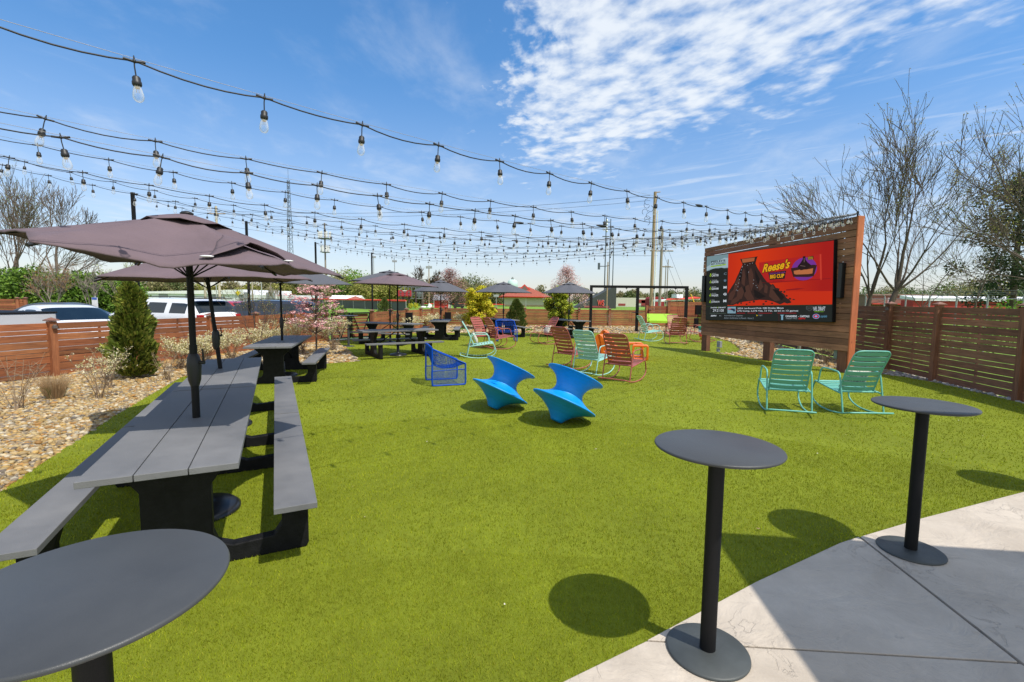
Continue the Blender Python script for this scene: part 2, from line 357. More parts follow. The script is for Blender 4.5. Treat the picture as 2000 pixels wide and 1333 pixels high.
# turf blades, densest near the camera
def blades(n, rmin, rmax, h, wd):
    th = rs.uniform(-.93, .93, n); r = np.sqrt(rs.uniform(rmin ** 2, rmax ** 2, n))
    P = np.stack([r * np.sin(th), r * np.cos(th)], -1)
    k = in_poly(P, TURF); P = P[k]; n = len(P)
    a = rs.uniform(0, 2 * PI, n); hh = h * rs.uniform(.55, 1.15, n); ww = wd * rs.uniform(.7, 1.3, n)
    la = rs.uniform(0, 2 * PI, n); ll = hh * rs.uniform(.1, .8, n)
    v = np.zeros((n, 3, 3)); v[:, 0, 0] = P[:, 0] - np.cos(a) * ww / 2; v[:, 0, 1] = P[:, 1] - np.sin(a) * ww / 2
    v[:, 1, 0] = P[:, 0] + np.cos(a) * ww / 2; v[:, 1, 1] = P[:, 1] + np.sin(a) * ww / 2
    v[:, 2, 0] = P[:, 0] + np.cos(la) * ll; v[:, 2, 1] = P[:, 1] + np.sin(la) * ll; v[:, 2, 2] = hh
    tint = rs.uniform(.75, 1.3, n); yel = rs.uniform(0, 1, n) ** 3
    col = np.stack([tint * (.252 + .12 * yel), tint * (.304 + .05 * yel), tint * (.010 + .03 * yel), np.ones(n)], -1)
    return v, col
vs, cs = zip(*[blades(150000, .9, 3.2, .016, .0030), blades(190000, 3.2, 7, .019, .0052), blades(150000, 7, 16, .022, .011), blades(60000, 16, 27, .024, .022)])
v = np.concatenate(vs).reshape(-1, 3); c = np.repeat(np.concatenate(cs), 3, axis=0); nf = len(v) // 3
me = bpy.data.meshes.new('turf_pile'); me.vertices.add(len(v)); me.vertices.foreach_set('co', v.ravel())
me.loops.add(nf * 3); me.loops.foreach_set('vertex_index', np.arange(nf * 3)); me.polygons.add(nf)
me.polygons.foreach_set('loop_start', np.arange(0, nf * 3, 3)); me.update()
ca = me.color_attributes.new('Col', 'FLOAT_COLOR', 'POINT'); ca.data.foreach_set('color', c.ravel())
m, t, b = mnode('turf_blade'); a_ = t.nodes.new('ShaderNodeAttribute'); a_.attribute_name = 'Col'
tcn = t.nodes.new('ShaderNodeTexCoord')
def _mr(s, lo, hi, st=(1, 1, 1)):
    mp = t.nodes.new('ShaderNodeMapping'); mp.inputs['Scale'].default_value = st; t.links.new(tcn.outputs['Object'], mp.inputs[0])
    n_ = t.nodes.new('ShaderNodeTexNoise'); n_.inputs['Scale'].default_value = s; n_.inputs['Detail'].default_value = 5; n_.inputs['Roughness'].default_value = .7; t.links.new(mp.outputs[0], n_.inputs['Vector'])
    r_ = t.nodes.new('ShaderNodeMapRange'); r_.inputs[1].default_value = .32; r_.inputs[2].default_value = .68; r_.inputs[3].default_value = lo; r_.inputs[4].default_value = hi; t.links.new(n_.outputs['Fac'], r_.inputs[0]); return r_.outputs[0]
mm = t.nodes.new('ShaderNodeMath'); mm.operation = 'MULTIPLY'; t.links.new(_mr(.9, .66, 1.22, (1, .6, 1)), mm.inputs[0]); t.links.new(_mr(7, .78, 1.2), mm.inputs[1])
mx = t.nodes.new('ShaderNodeMix'); mx.data_type = 'RGBA'; mx.blend_type = 'MULTIPLY'; mx.inputs[0].default_value = 1
t.links.new(a_.outputs['Color'], mx.inputs[6]); t.links.new(mm.outputs[0], mx.inputs[7]); t.links.new(mx.outputs[2], b.inputs['Base Color'])
b.inputs['Roughness'].default_value = .7; b.inputs['Specular IOR Level'].default_value = .12
tr = t.nodes.new('ShaderNodeBsdfTranslucent'); ms = t.nodes.new('ShaderNodeMixShader'); ms.inputs[0].default_value = .25
t.links.new(mx.outputs[2], tr.inputs[0]); t.links.new(b.outputs[0], ms.inputs[1]); t.links.new(tr.outputs[0], ms.inputs[2]); t.links.new(ms.outputs[0], t.nodes['Material Output'].inputs[0])
me.materials.append(m); o = bpy.data.objects.new('turf_pile', me); C.objects.link(o)
tag(o, 'short springy green pile of the artificial turf lawn', 'turf pile', kind='stuff')

_lm = MB(); _r = random.Random(4)
for _ in range(90):
    _x, _y = _r.uniform(-4, 8), _r.uniform(2.5, 14)
    if not in_poly(np.array([[_x, _y]]), TURF)[0]: continue
    _a = _r.uniform(0, 6.3); _s = _r.uniform(.008, .02); _c = _r.choice([(.5, .4, .25), (.3, .2, .1), (.6, .55, .45), (.25, .2, .06)])
    _lm.add([(_x + math.cos(_a + k * PI / 2) * _s * (1 if k % 2 else .5), _y + math.sin(_a + k * PI / 2) * _s * (1 if k % 2 else .5), .021 + .004 * (k % 2)) for k in range(4)], [(0, 1, 2, 3)], 0, False, _c)
_lo = _lm.build('leaf_litter', pm('litter', (1, 1, 1), .9, vcol=True)); tag(_lo, 'tiny bits of dry leaf and debris scattered on the turf', 'litter', kind='stuff')
# river gravel stones
_ico = bmesh.new(); bmesh.ops.create_icosphere(_ico, subdivisions=1, radius=1); ICV = np.array([v.co for v in _ico.verts]); ICF = np.array([[v.index for v in f.verts] for f in _ico.faces]); _ico.free()
_ico = bmesh.new(); bmesh.ops.create_icosphere(_ico, subdivisions=2, radius=1); IC2V = np.array([v.co for v in _ico.verts]); IC2F = np.array([[v.index for v in f.verts] for f in _ico.faces]); _ico.free()
PALW = np.array([(.50, .35, .16), (.46, .30, .11), (.56, .44, .27), (.34, .25, .14), (.50, .32, .10), (.24, .19, .14), (.60, .52, .38), (.44, .23, .06), (.52, .39, .19)])
PALG = np.array([(.30, .28, .27), (.42, .38, .34), (.22, .21, .21), (.36, .30, .24), (.5, .47, .43)])
def stones(name, pts, smin, smax, pal, label, hi=False, zb=-.022, matk='stone'):
    V, F = (IC2V, IC2F) if hi else (ICV, ICF); n = len(pts); k = len(V)
    s = rs.uniform(smin, smax, n) * rs.choice([.7, 1, 1.25], n)
    sq = np.stack([rs.uniform(.8, 1.4, n), rs.uniform(.65, 1.05, n), rs.uniform(.38, .62, n)], -1) * s[:, None]
    a = rs.uniform(0, 2 * PI, n); tx = rs.uniform(-.45, .45, n)
    P = V[None] * (1 + rs.uniform(-.10, .10, (n, k, 1))) * sq[:, None]
    y = P[..., 1] * np.cos(tx)[:, None] - P[..., 2] * np.sin(tx)[:, None]; z = P[..., 1] * np.sin(tx)[:, None] + P[..., 2] * np.cos(tx)[:, None]
    x = P[..., 0]; X = x * np.cos(a)[:, None] - y * np.sin(a)[:, None]; Y = x * np.sin(a)[:, None] + y * np.cos(a)[:, None]
    Q = np.stack([X + pts[:, 0:1], Y + pts[:, 1:2], z + zb + (sq[:, 2:3] * rs.uniform(.3, 1.1, (n, 1)))], -1).reshape(-1, 3)
    Fi = (F[None] + (np.arange(n) * k)[:, None, None]).reshape(-1, 3)
    col = pal[rs.randint(0, len(pal), n)] * rs.uniform(.6, 1.05, (n, 1)); col = np.repeat(np.concatenate([col, np.ones((n, 1))], 1), k, axis=0)
    me = bpy.data.meshes.new(name); me.vertices.add(len(Q)); me.vertices.foreach_set('co', Q.ravel()); me.loops.add(Fi.size); me.loops.foreach_set('vertex_index', Fi.ravel())
    me.polygons.add(len(Fi)); me.polygons.foreach_set('loop_start', np.arange(0, Fi.size, 3)); me.polygons.foreach_set('use_smooth', np.ones(len(Fi), bool)); me.update()
    ca = me.color_attributes.new('Col', 'FLOAT_COLOR', 'POINT'); ca.data.foreach_set('color', col.ravel())
    me.materials.append(MT[matk]); o = bpy.data.objects.new(name, me); C.objects.link(o)
    return tag(o, label, 'gravel', kind='stuff')
MT['stone'] = pm('river_stone', (1, 1, 1), .7, 0, .18, 40, .2, 150, vcol=True)
def scatter(poly, dens, excl=None):
    p = np.array(poly); x0, y0 = p.min(0); x1, y1 = p.max(0); n = int((x1 - x0) * (y1 - y0) * dens)
    P = np.stack([rs.uniform(x0, x1, n), rs.uniform(y0, y1, n)], -1); k = in_poly(P, poly)
    if excl is not None: k &= ~in_poly(P, excl)
    return P[k]
L_NEAR = [(-4.0, 2.6), (-7.0, 2.6), (-11.2, 7.0), (-10.1, 10.5), (-6.9, 10.5), (-6.5, 8.54), (-5.83, 6.89), (-5.12, 5.3), (-4.57, 4.13)]
stones('gravel', scatter(L_NEAR, 1250, TURF), .017, .036, PALW, 'tan and cream river stones in the left bed by the fence')
L_FAR = [(-6.9, 10.5), (-10.1, 10.5), (-7.4, 19.4), (-6.9, 19.0), (-3.6, 13.3), (-4.5, 12.5)]
stones('gravel', scatter(L_FAR, 300, TURF), .035, .065, PALW, 'pale river stones behind the third picnic table under the pink dogwood')
FAR = [(-6.0, 20.8), (-4.3, 31.3), (12.6, 32.3), (10.6, 17), (7.0, 17.0), (9.5, 25.2), (-3, 24.4), (-5.5, 21)]
stones('gravel', scatter(FAR, 110, TURF), .05, .085, PALW, 'strip of pale river stones along the far fence')
R_MID = [(6.3, 17.2), (10.5, 17.2), (10.0, 12.3), (8.7, 11.8)]
stones('gravel', scatter(R_MID, 330, TURF), .035, .065, PALW, 'tan river stones under and behind the wooden screen wall')
R_NEAR = [(8.7, 12.6), (10.0, 12.6), (9.95, 10.9), (9.4, 8.8), (8.8, 6.6), (8.4, 6.6), (8.9, 8)]
stones('gravel', scatter(R_NEAR, 520, TURF), .03, .06, PALG, 'narrow strip of grey stones at the foot of the tall right fence')

# stamped concrete patio slabs
def concrete():
    m, t, b = mnode('stamped_concrete'); n = t.nodes.new; l = t.links.new; tcn = n('ShaderNodeTexCoord')
    def noi(s, d=5, r=.6, dist=0):
        x = n('ShaderNodeTexNoise'); x.inputs['Scale'].default_value = s; x.inputs['Detail'].default_value = d; x.inputs['Roughness'].default_value = r; x.inputs['Distortion'].default_value = dist; l(tcn.outputs['Object'], x.inputs['Vector']); return x.outputs['Fac']
    mx = n('ShaderNodeMix'); mx.data_type = 'RGBA'; mx.inputs[6].default_value = (.40, .34, .275, 1); mx.inputs[7].default_value = (.56, .485, .40, 1)
    r1 = n('ShaderNodeMapRange'); r1.inputs[1].default_value = .3; r1.inputs[2].default_value = .7; l(noi(1.7, 9, .68, .4), r1.inputs[0]); l(r1.outputs[0], mx.inputs[0])
    # slate-like ridges: thin crease where a warped noise crosses its mid value
    def crease(s, dist, wd):
        v = noi(s, 7, .58, dist); a = n('ShaderNodeMath'); a.operation = 'SUBTRACT'; a.inputs[1].default_value = .5; l(v, a.inputs[0]); c2 = n('ShaderNodeMath'); c2.operation = 'ABSOLUTE'; l(a.outputs[0], c2.inputs[0])
        r = n('ShaderNodeMapRange'); r.inputs[1].default_value = 0; r.inputs[2].default_value = wd; l(c2.outputs[0], r.inputs[0]); return r.outputs[0]
    cr = crease(2.3, 1.6, .012); gate = n('ShaderNodeMapRange'); gate.inputs[1].default_value = .50; gate.inputs[2].default_value = .58; l(noi(1.3, 3), gate.inputs[0])
    ig = n('ShaderNodeMix'); ig.data_type = 'FLOAT'; l(gate.outputs[0], ig.inputs[0]); ig.inputs[2].default_value = 1; l(cr, ig.inputs[3])
    m3 = n('ShaderNodeMix'); m3.data_type = 'RGBA'; m3.blend_type = 'MULTIPLY'; m3.inputs[0].default_value = .05; l(mx.outputs[2], m3.inputs[6]); l(ig.outputs[0], m3.inputs[7])
    sp = n('ShaderNodeMapRange'); sp.inputs[1].default_value = .64; sp.inputs[2].default_value = .72; sp.inputs[3].default_value = 1; sp.inputs[4].default_value = .72; l(noi(7, 8, .7), sp.inputs[0])
    m5 = n('ShaderNodeMix'); m5.data_type = 'RGBA'; m5.blend_type = 'MULTIPLY'; m5.inputs[0].default_value = 1; l(m3.outputs[2], m5.inputs[6]); l(sp.outputs[0], m5.inputs[7])
    l(m5.outputs[2], b.inputs['Base Color']); b.inputs['Roughness'].default_value = .62
    ad = n('ShaderNodeMath'); ad.operation = 'ADD'; l(noi(3.2, 10, .62, .8), ad.inputs[0]); k2 = n('ShaderNodeMath'); k2.operation = 'MULTIPLY'; k2.inputs[1].default_value = .12; l(ig.outputs[0], k2.inputs[0]); l(k2.outputs[0], ad.inputs[1])
    bp = n('ShaderNodeBump'); bp.inputs['Strength'].default_value = .8; bp.inputs['Distance'].default_value = .03; l(ad.outputs[0], bp.inputs['Height']); l(bp.outputs[0], b.inputs['Normal'])
    return m
m_con = concrete(); m_join = pm('joint_dirt', (.05, .04, .03), .95)
PIV = (2.54, 2.215)
edgeA = [(4.88, 4.39), (3.4, 3.8), (2.66, 3.48)]          # right slab, turf edge
edgeB = [(2.645, 3.475), (2.44, 3.38), (1.57, 2.88), (.72, 2.34)]
edgeC = [(.70, 2.33), (.28, 2.08), (-.4, 1.66), (-1.4, .98), (-2.2, .4), (-2.7, -.2)]
def slab(name, pts, z=.012):
    mbs = MB(); n = len(pts)
    mbs.prism(pts, -.10, z, lambda a, b_, d: Vector((a, b_, d)))
    o = mbs.build(name, m_con, bevel=.004, seg=2, fix=True); return tag(o, kind='structure')
PG = .006
slab('patio', [(2.545 + PG, 2.22), (2.665, 3.48)] + edgeA[:2][::-1] + [(7.5, 4.9), (9, 3), (9, -3), (3.4, -3), (2.95, .5)])
slab('patio', [(.725, 2.345), (2.53, 2.215 + PG)] + edgeB[:3])
slab('patio', [(.715, 2.335), (2.53, 2.215 - PG), (2.93, .5), (3.38, -3), (-3.4, -3)] + edgeC[::-1][:5])
tag(poly_obj('patio_base', [(6.6, 4.8)] + PAT + [(-3, -2), (8, -2), (8, 4)], -.012, m_join), kind='structure')

# ------------------------------------------------------------------ the building whose shadow falls on the patio (beside and behind the camera)
bd = thing('patio_canopy', 'flat roof canopy of the building beside the patio, its corner casting the angular shadow', 'canopy', (3.10, 2.26, 0))
mbs = MB(); mbs.prism([(0, 0), (5.5, -.66), (5.3, -2.6), (-.17, -2.1)], 3.2, 3.45, lambda a, b_, d: Vector((a, b_, d))); mbs.build('roof', pm('dark_fascia', (.05, .05, .055), .6), bd, fix=True)
mbs = MB(); mbs.box((4.6, -1.9, 1.6), (.14, .14, 3.2)); mbs.build('post', MT['black_metal'], bd)

# ------------------------------------------------------------------ fences
CAPM = pm('post_cap', (.20, .09, .06), .6, 0, .15, 8); LITM = pm('fence_light', (.13, .11, .10), .5, 0, .1, 8)
def fence(p0, p1, h, posts, label, hs=None, seed=1, z0=.0, light=(), matx='fence_wood', matz='fence_wood_z', pw=.13, cap=True, side=1, board_t=.022, gap=.011):
    rng = random.Random(seed); p0 = Vector((*p0, 0)); p1 = Vector((*p1, 0)); d = p1 - p0; Ln = d.length; a = math.atan2(d.y, d.x)
    T = thing('wooden_fence', label, 'fence', p0, a)
    pat = [.135, .085, .135, .135, .085, .085, .135, .16, .085]
    xs = [0] + [Ln * 0 + q for q in posts] if not posts or posts[0] > 0 else list(posts)
    xs = sorted(set(xs))
    for i in range(len(xs) - 1):
        a0, a1 = xs[i], xs[i + 1]; mb = MB(); z = h - .005; k = 0
        while z > z0 + .03:
            bh = min(pat[k % len(pat)], z - z0 - .004)
            t_ = rng.uniform(.68, 1.24); g_ = rng.uniform(.92, 1.10)
            mb.box(((a0 + a1) / 2, -side * rng.uniform(0, .004), z - bh / 2), (a1 - a0 - pw * .35, board_t, bh), col=(t_, t_ * g_, t_ * g_))
            # nailed stiffener behind
            z -= bh + gap * rng.uniform(.75, 1.3); k += 1
        mb.box(((a0 + a1) / 2, side * .035, (h + z0) / 2), (.04, .035, h - z0 - .06), col=(.8, .8, .8))
        mb.build('boards', MT[matx], T, bevel=.002, seg=1)
    for i, x in enumerate(xs):
        mb = MB(); t_ = rng.uniform(.92, 1.12); mb.box((x, -side * .03, (h + .035) / 2 - .03), (pw, pw, h + .095), col=(t_, t_, t_)); po = mb.build('post', MT[matz], T, bevel=.003, seg=1)
        if cap:
            mb = MB(); e = pw / 2 + .035; z = h + .045
            mb.box((x, -side * .03, z + .011), (2 * e, 2 * e, .022))
            mb.add([(x - e + .006, -side * .03 - e + .006, z + .023), (x + e - .006, -side * .03 - e + .006, z + .023), (x + e - .006, -side * .03 + e - .006, z + .023), (x - e + .006, -side * .03 + e - .006, z + .023), (x, -side * .03, z + .075)], [(0, 1, 4), (1, 2, 4), (2, 3, 4), (3, 0, 4)])
            mb.build('post_cap', CAPM, po)
        if i in light:
            mb = MB(); yy = -side * (.03 + pw / 2 + .03); mb.box((x + .0, yy, h - .09), (.075, .06, .05)); mb.cyl((x, yy - side * .0, h - .07), (x, yy, h - .035), .034, .028, 10)
            mb.build('post_light', LITM, po)
    return T
# left fence (low, cars beyond); x runs from near to far, the yard is to its right (side=+1 puts trim to the yard)
LD = Vector((.268, .9634)); LP = Vector((-9.93, 10.24))
q = lambda s: tuple(LP + LD * s)
fence(q(-3.8), q(9.3), 1.15, [0.0, 1.9, 3.8, 5.74, 7.68, 9.4, 11.1, 12.96], 'low red cedar slat fence along the parked cars on the left', seed=3, light=(2, 4, 6))
fence((-6.25, 21.15), (-4.4, 31.4), 1.13, [0, 1.9, 3.9, 5.9, 7.8, 9.3, 10.4], 'low cedar slat fence running back from the black gate to the far corner', seed=5, light=(1, 3, 5), pw=.15)
f0 = Vector((-4.4, 31.5)); f1 = at(1305, 640); f1 = Vector((9.35, 32.1))
fence((-4.4, 31.5), (9.3, 32.0), 1.13, [0, 3.3, 5.25, 8.85, 10.9, 13.6], 'long low cedar slat fence across the far end behind the yellow conifers', seed=8, light=(2, 3), pw=.15)
T_ = fence((9.0, 32.05), (10.5, 32.15), 1.42, [0, 1.5], 'medium-height cedar fence panel stepping up behind the lime swing', seed=9, pw=.15, cap=False)
T_ = fence((10.5, 32.15), (13.0, 32.35), 1.72, [0, 2.5], 'tall cedar fence panel in the far right corner behind the swing frame post', seed=10, pw=.17)
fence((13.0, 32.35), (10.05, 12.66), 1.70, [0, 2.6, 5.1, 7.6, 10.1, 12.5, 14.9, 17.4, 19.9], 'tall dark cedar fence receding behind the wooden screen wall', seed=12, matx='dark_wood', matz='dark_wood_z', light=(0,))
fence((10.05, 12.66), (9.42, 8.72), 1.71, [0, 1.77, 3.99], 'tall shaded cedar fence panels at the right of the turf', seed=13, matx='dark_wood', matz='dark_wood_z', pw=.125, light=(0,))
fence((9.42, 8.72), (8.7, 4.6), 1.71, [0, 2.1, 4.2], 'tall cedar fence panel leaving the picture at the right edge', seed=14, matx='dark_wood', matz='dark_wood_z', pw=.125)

# black steel gate with wooden boards
ga = Vector((-7.45, 19.55)); gb = Vector((-6.30, 21.0)); gd = gb - ga; GL = gd.length
gT = thing('yard_gate', 'black steel framed double gate with diagonal braces and cedar boards beyond the dogwood', 'gate', (*ga, 0), math.atan2(gd.y, gd.x))
mb = MB(); z = 1.06; k = 0; rng = random.Random(4)
while z > .12:
    t_ = rng.uniform(.85, 1.15); bh = [.135, .1, .135, .12][k % 4]; mb.box((GL / 2, .03, z - bh / 2), (GL - .1, .02, bh), col=(t_, t_, t_)); z -= bh + .02; k += 1
mb.build('boards', MT['fence_wood'], gT)
for s0, s1 in ((0, GL / 2 - .02), (GL / 2 + .02, GL)):
    mb = MB(); bx = lambda x0, z0, x1, z1, t=.05: mb.tube([(x0, -.03, z0), (x1, -.03, z1)], t * .62, 4)
    bx(s0, 1.1, s1, 1.1); bx(s0, .07, s1, .07); bx(s0 + .02, .05, s0 + .02, 1.12); bx(s1 - .02, .05, s1 - .02, 1.12)
    if s0 == 0: bx(s0 + .05, 1.07, (s0 + s1) / 2, .1, .04); bx((s0 + s1) / 2, .1, s1 - .04, 1.07, .04)
    else: bx(s0 + .05, 1.07, s0 + (s1 - s0) * .55, .1, .04); bx(s0 + (s1 - s0) * .55, .1, s1, 1.07, .04)
    mb.build('gate_frame', MT['black_metal'], gT)
mb = MB(); mb.box((GL / 2 + .08, -.07, .55), (.12, .03, .05)); mb.build('latch', MT['black_metal'], gT)
tag(poly_obj('gate_threshold', [tuple(ga + Vector((-.1, -.35))), tuple(gb + Vector((.3, -.2))), tuple(gb + Vector((.1, .3))), tuple(ga + Vector((-.3, .1)))], .008, pm('threshold_concrete', (.28, .29, .31), .8)), kind='structure')
# ------------------------------------------------------------------ bar tables
def bar_table(loc, label, R=.295, h=1.067, scale=1.0):
    T = thing('bar_table', label, 'bar table', loc, random.Random(label).uniform(0, 6), 'round bar tables', scale)
    mb = MB(); mb.lathe([(0.0, h - .018), (R - .012, h - .018), (R - .003, h - .013), (R, h - .008), (R - .002, h - .003), (R - .007, h), (0, h)], 96); mb.build('tabletop', MT['grey_metal'], T)
    mb = MB(); mb.cyl((0, 0, .018), (0, 0, h - .02), .038, n=40); mb.lathe([(.09, h - .026), (.09, h - .0185)], 24); mb.build('column', MT['black_metal'] if scale < 1.01 else MT['grey_metal'], T)
    mb = MB(); r = .2; mb.lathe([(r - .004, 0), (r, .004), (r - .001, .010), (r - .008, .015), (.05, .019), (0, .0195)], 72); mb.build('base', MT['base_metal'], T)
    return T
bar_table((1.0069, 2.2677, .012), 'black round bar table standing half on the concrete edge, the middle one in front')
bar_table((2.8752, 3.2783, .012), 'black round bar table on the concrete at the right, in front of the green chairs')
bar_table((-1.0102, 1.0843, .012), 'dark grey round bar table cut by the bottom left corner')
s3 = at(1945, 938); bar_table((s3.x + .478 + .0, s3.y - .3975, .012), 'round bar table outside the right edge, only its oval shadow on the turf shows')
bar_table((*at(681, 677)[:2], 0), 'grey bar table in the distance in front of the black gate', R=.33, scale=1.05)

# ------------------------------------------------------------------ picnic tables
def picnic(loc, rz, label, Lt=2.2, W=.78, h=.77, scale=1.0, hb=.45, bx=.176, bw=.254, boff=0, inset=.34, brace=True, hole=True):
    "x across, y along"
    T = thing('picnic_table', label, 'picnic table', loc, rz, 'grey and black picnic tables', scale)
    mb = MB(); th = .038; pw = (W - .012) / 3
    for i in range(3):
        x = -W / 2 + pw / 2 + i * (pw + .006)
        mb.box((x, 0, h - th / 2), (pw, Lt, th))
    mb.build('tabletop', MT['table_board'], T, bevel=.003)
    for s in (-1, 1):
        mb = MB(); mb.box((s * (W / 2 + bx + bw / 2), boff, hb - .019), (bw, Lt, .038)); mb.build('bench', MT['table_board'], T, bevel=.003)
    xo = W / 2 + bx + bw - .04; xi = W / 2 + bx + .045
    half = [(0, .0), (xo - .02, .0), (xo, .03), (xo, .30), (xo - .0, hb - .04), (xi - .03, hb - .04), (xi, .30), (xi, .20), (xi - .05, .13), (.30, .115), (.215, .15), (.19, .22), (.19, h - .24), (W / 2 - .08, h - .085), (W / 2 - .05, h - .04), (0, h - .04)]
    poly = half + [(-a, b) for a, b in half[::-1][1:-1]]
    for s in (-1, 1):
        mb = MB(); y = s * (Lt / 2 - inset)
        me = bpy.data.meshes.new('f'); bm = bmesh.new(); f = bm.faces.new([bm.verts.new((a, y - .045, b)) for a, b in poly])
        r = bmesh.ops.extrude_face_region(bm, geom=[f]); bmesh.ops.translate(bm, verts=[e for e in r['geom'] if isinstance(e, bmesh.types.BMVert)], vec=(0, .09, 0))
        bmesh.ops.recalc_face_normals(bm, faces=bm.faces); bm.to_mesh(me); bm.free(); me.materials.append(MT['table_leg'])
        o = bpy.data.objects.new('leg_frame', me); C.objects.link(o); o.parent = T
        b = o.modifiers.new('bevel', 'BEVEL'); b.width = .008; b.segments = 2; b.limit_method = 'ANGLE'; b.angle_limit = R_(30)
    if brace:
        for s in (-1, 1):
            mb = MB(); mb.tube([(0.03 * s, s * .05, h - .05), (0.03 * s, s * (Lt / 2 - inset - .04), .30)], .016, 6); mb.build('brace', MT['black_metal'], T)
    return T
PA = .4605
PU = Vector((math.cos(PA), math.sin(PA))); PW_ = Vector((-math.sin(PA), math.cos(PA)))
P0 = Vector((-1.6136, 2.7527)); 
L1, L2, W1 = 2.7056, 2.7916, .7543
c1 = P0 - PU * W1 / 2 + PW_ * (L1 / 2); c2 = P0 - PU * W1 / 2 + PW_ * (L1 + L2 / 2)
picnic((*(c1 - PW_ * .006), 0), PA, 'grey picnic table nearest the camera, first of the joined pair on the left', L1 - .022, W1, .79, hb=.45, bx=.176, bw=.254, boff=.043, inset=.42)
picnic((*c2, 0), PA, 'grey picnic table butted end to end behind the nearest one', L2 - .022, W1, .79, hb=.45, bx=.176, bw=.254, boff=.043, inset=.42)
umb_at = {}
def pt_(px, py, z): return at(px, py, z)
t3 = pt_(551, 665, .80); picnic((t3.x, t3.y, 0), R_(15.5), 'grey picnic table beside the gravel wedge and the pink dogwood', 2.9, .86, .80, hb=.47, inset=.5)
t4 = pt_(777, 644, .80); picnic((t4.x, t4.y, 0), R_(-58), 'grey picnic table seen from the side behind the blue wire chair, umbrella base below', 2.35, .82, .80, hb=.46, inset=.42)
t5 = pt_(762, 631, .80); picnic((t5.x, t5.y, 0), R_(70), 'grey picnic table in front of the black gate end of the fence, behind another table', 2.5, .82, .80, hb=.46, inset=.42)
t6 = pt_(861, 625.5, .82); picnic((t6.x, t6.y, 0), R_(4), 'grey picnic table seen end-on near the red shed', 2.2, .84, .82, hb=.48)
t7 = pt_(983, 623.5, .82); picnic((t7.x, t7.y, 0), R_(19), 'grey picnic table between the yellow conifer and the green spruce', 2.3, .84, .82, hb=.48)
t8 = pt_(1111, 625, .82); picnic((t8.x, t8.y, 0), R_(27), 'grey picnic table left of the black swing frame', 2.4, .84, .82, hb=.48)

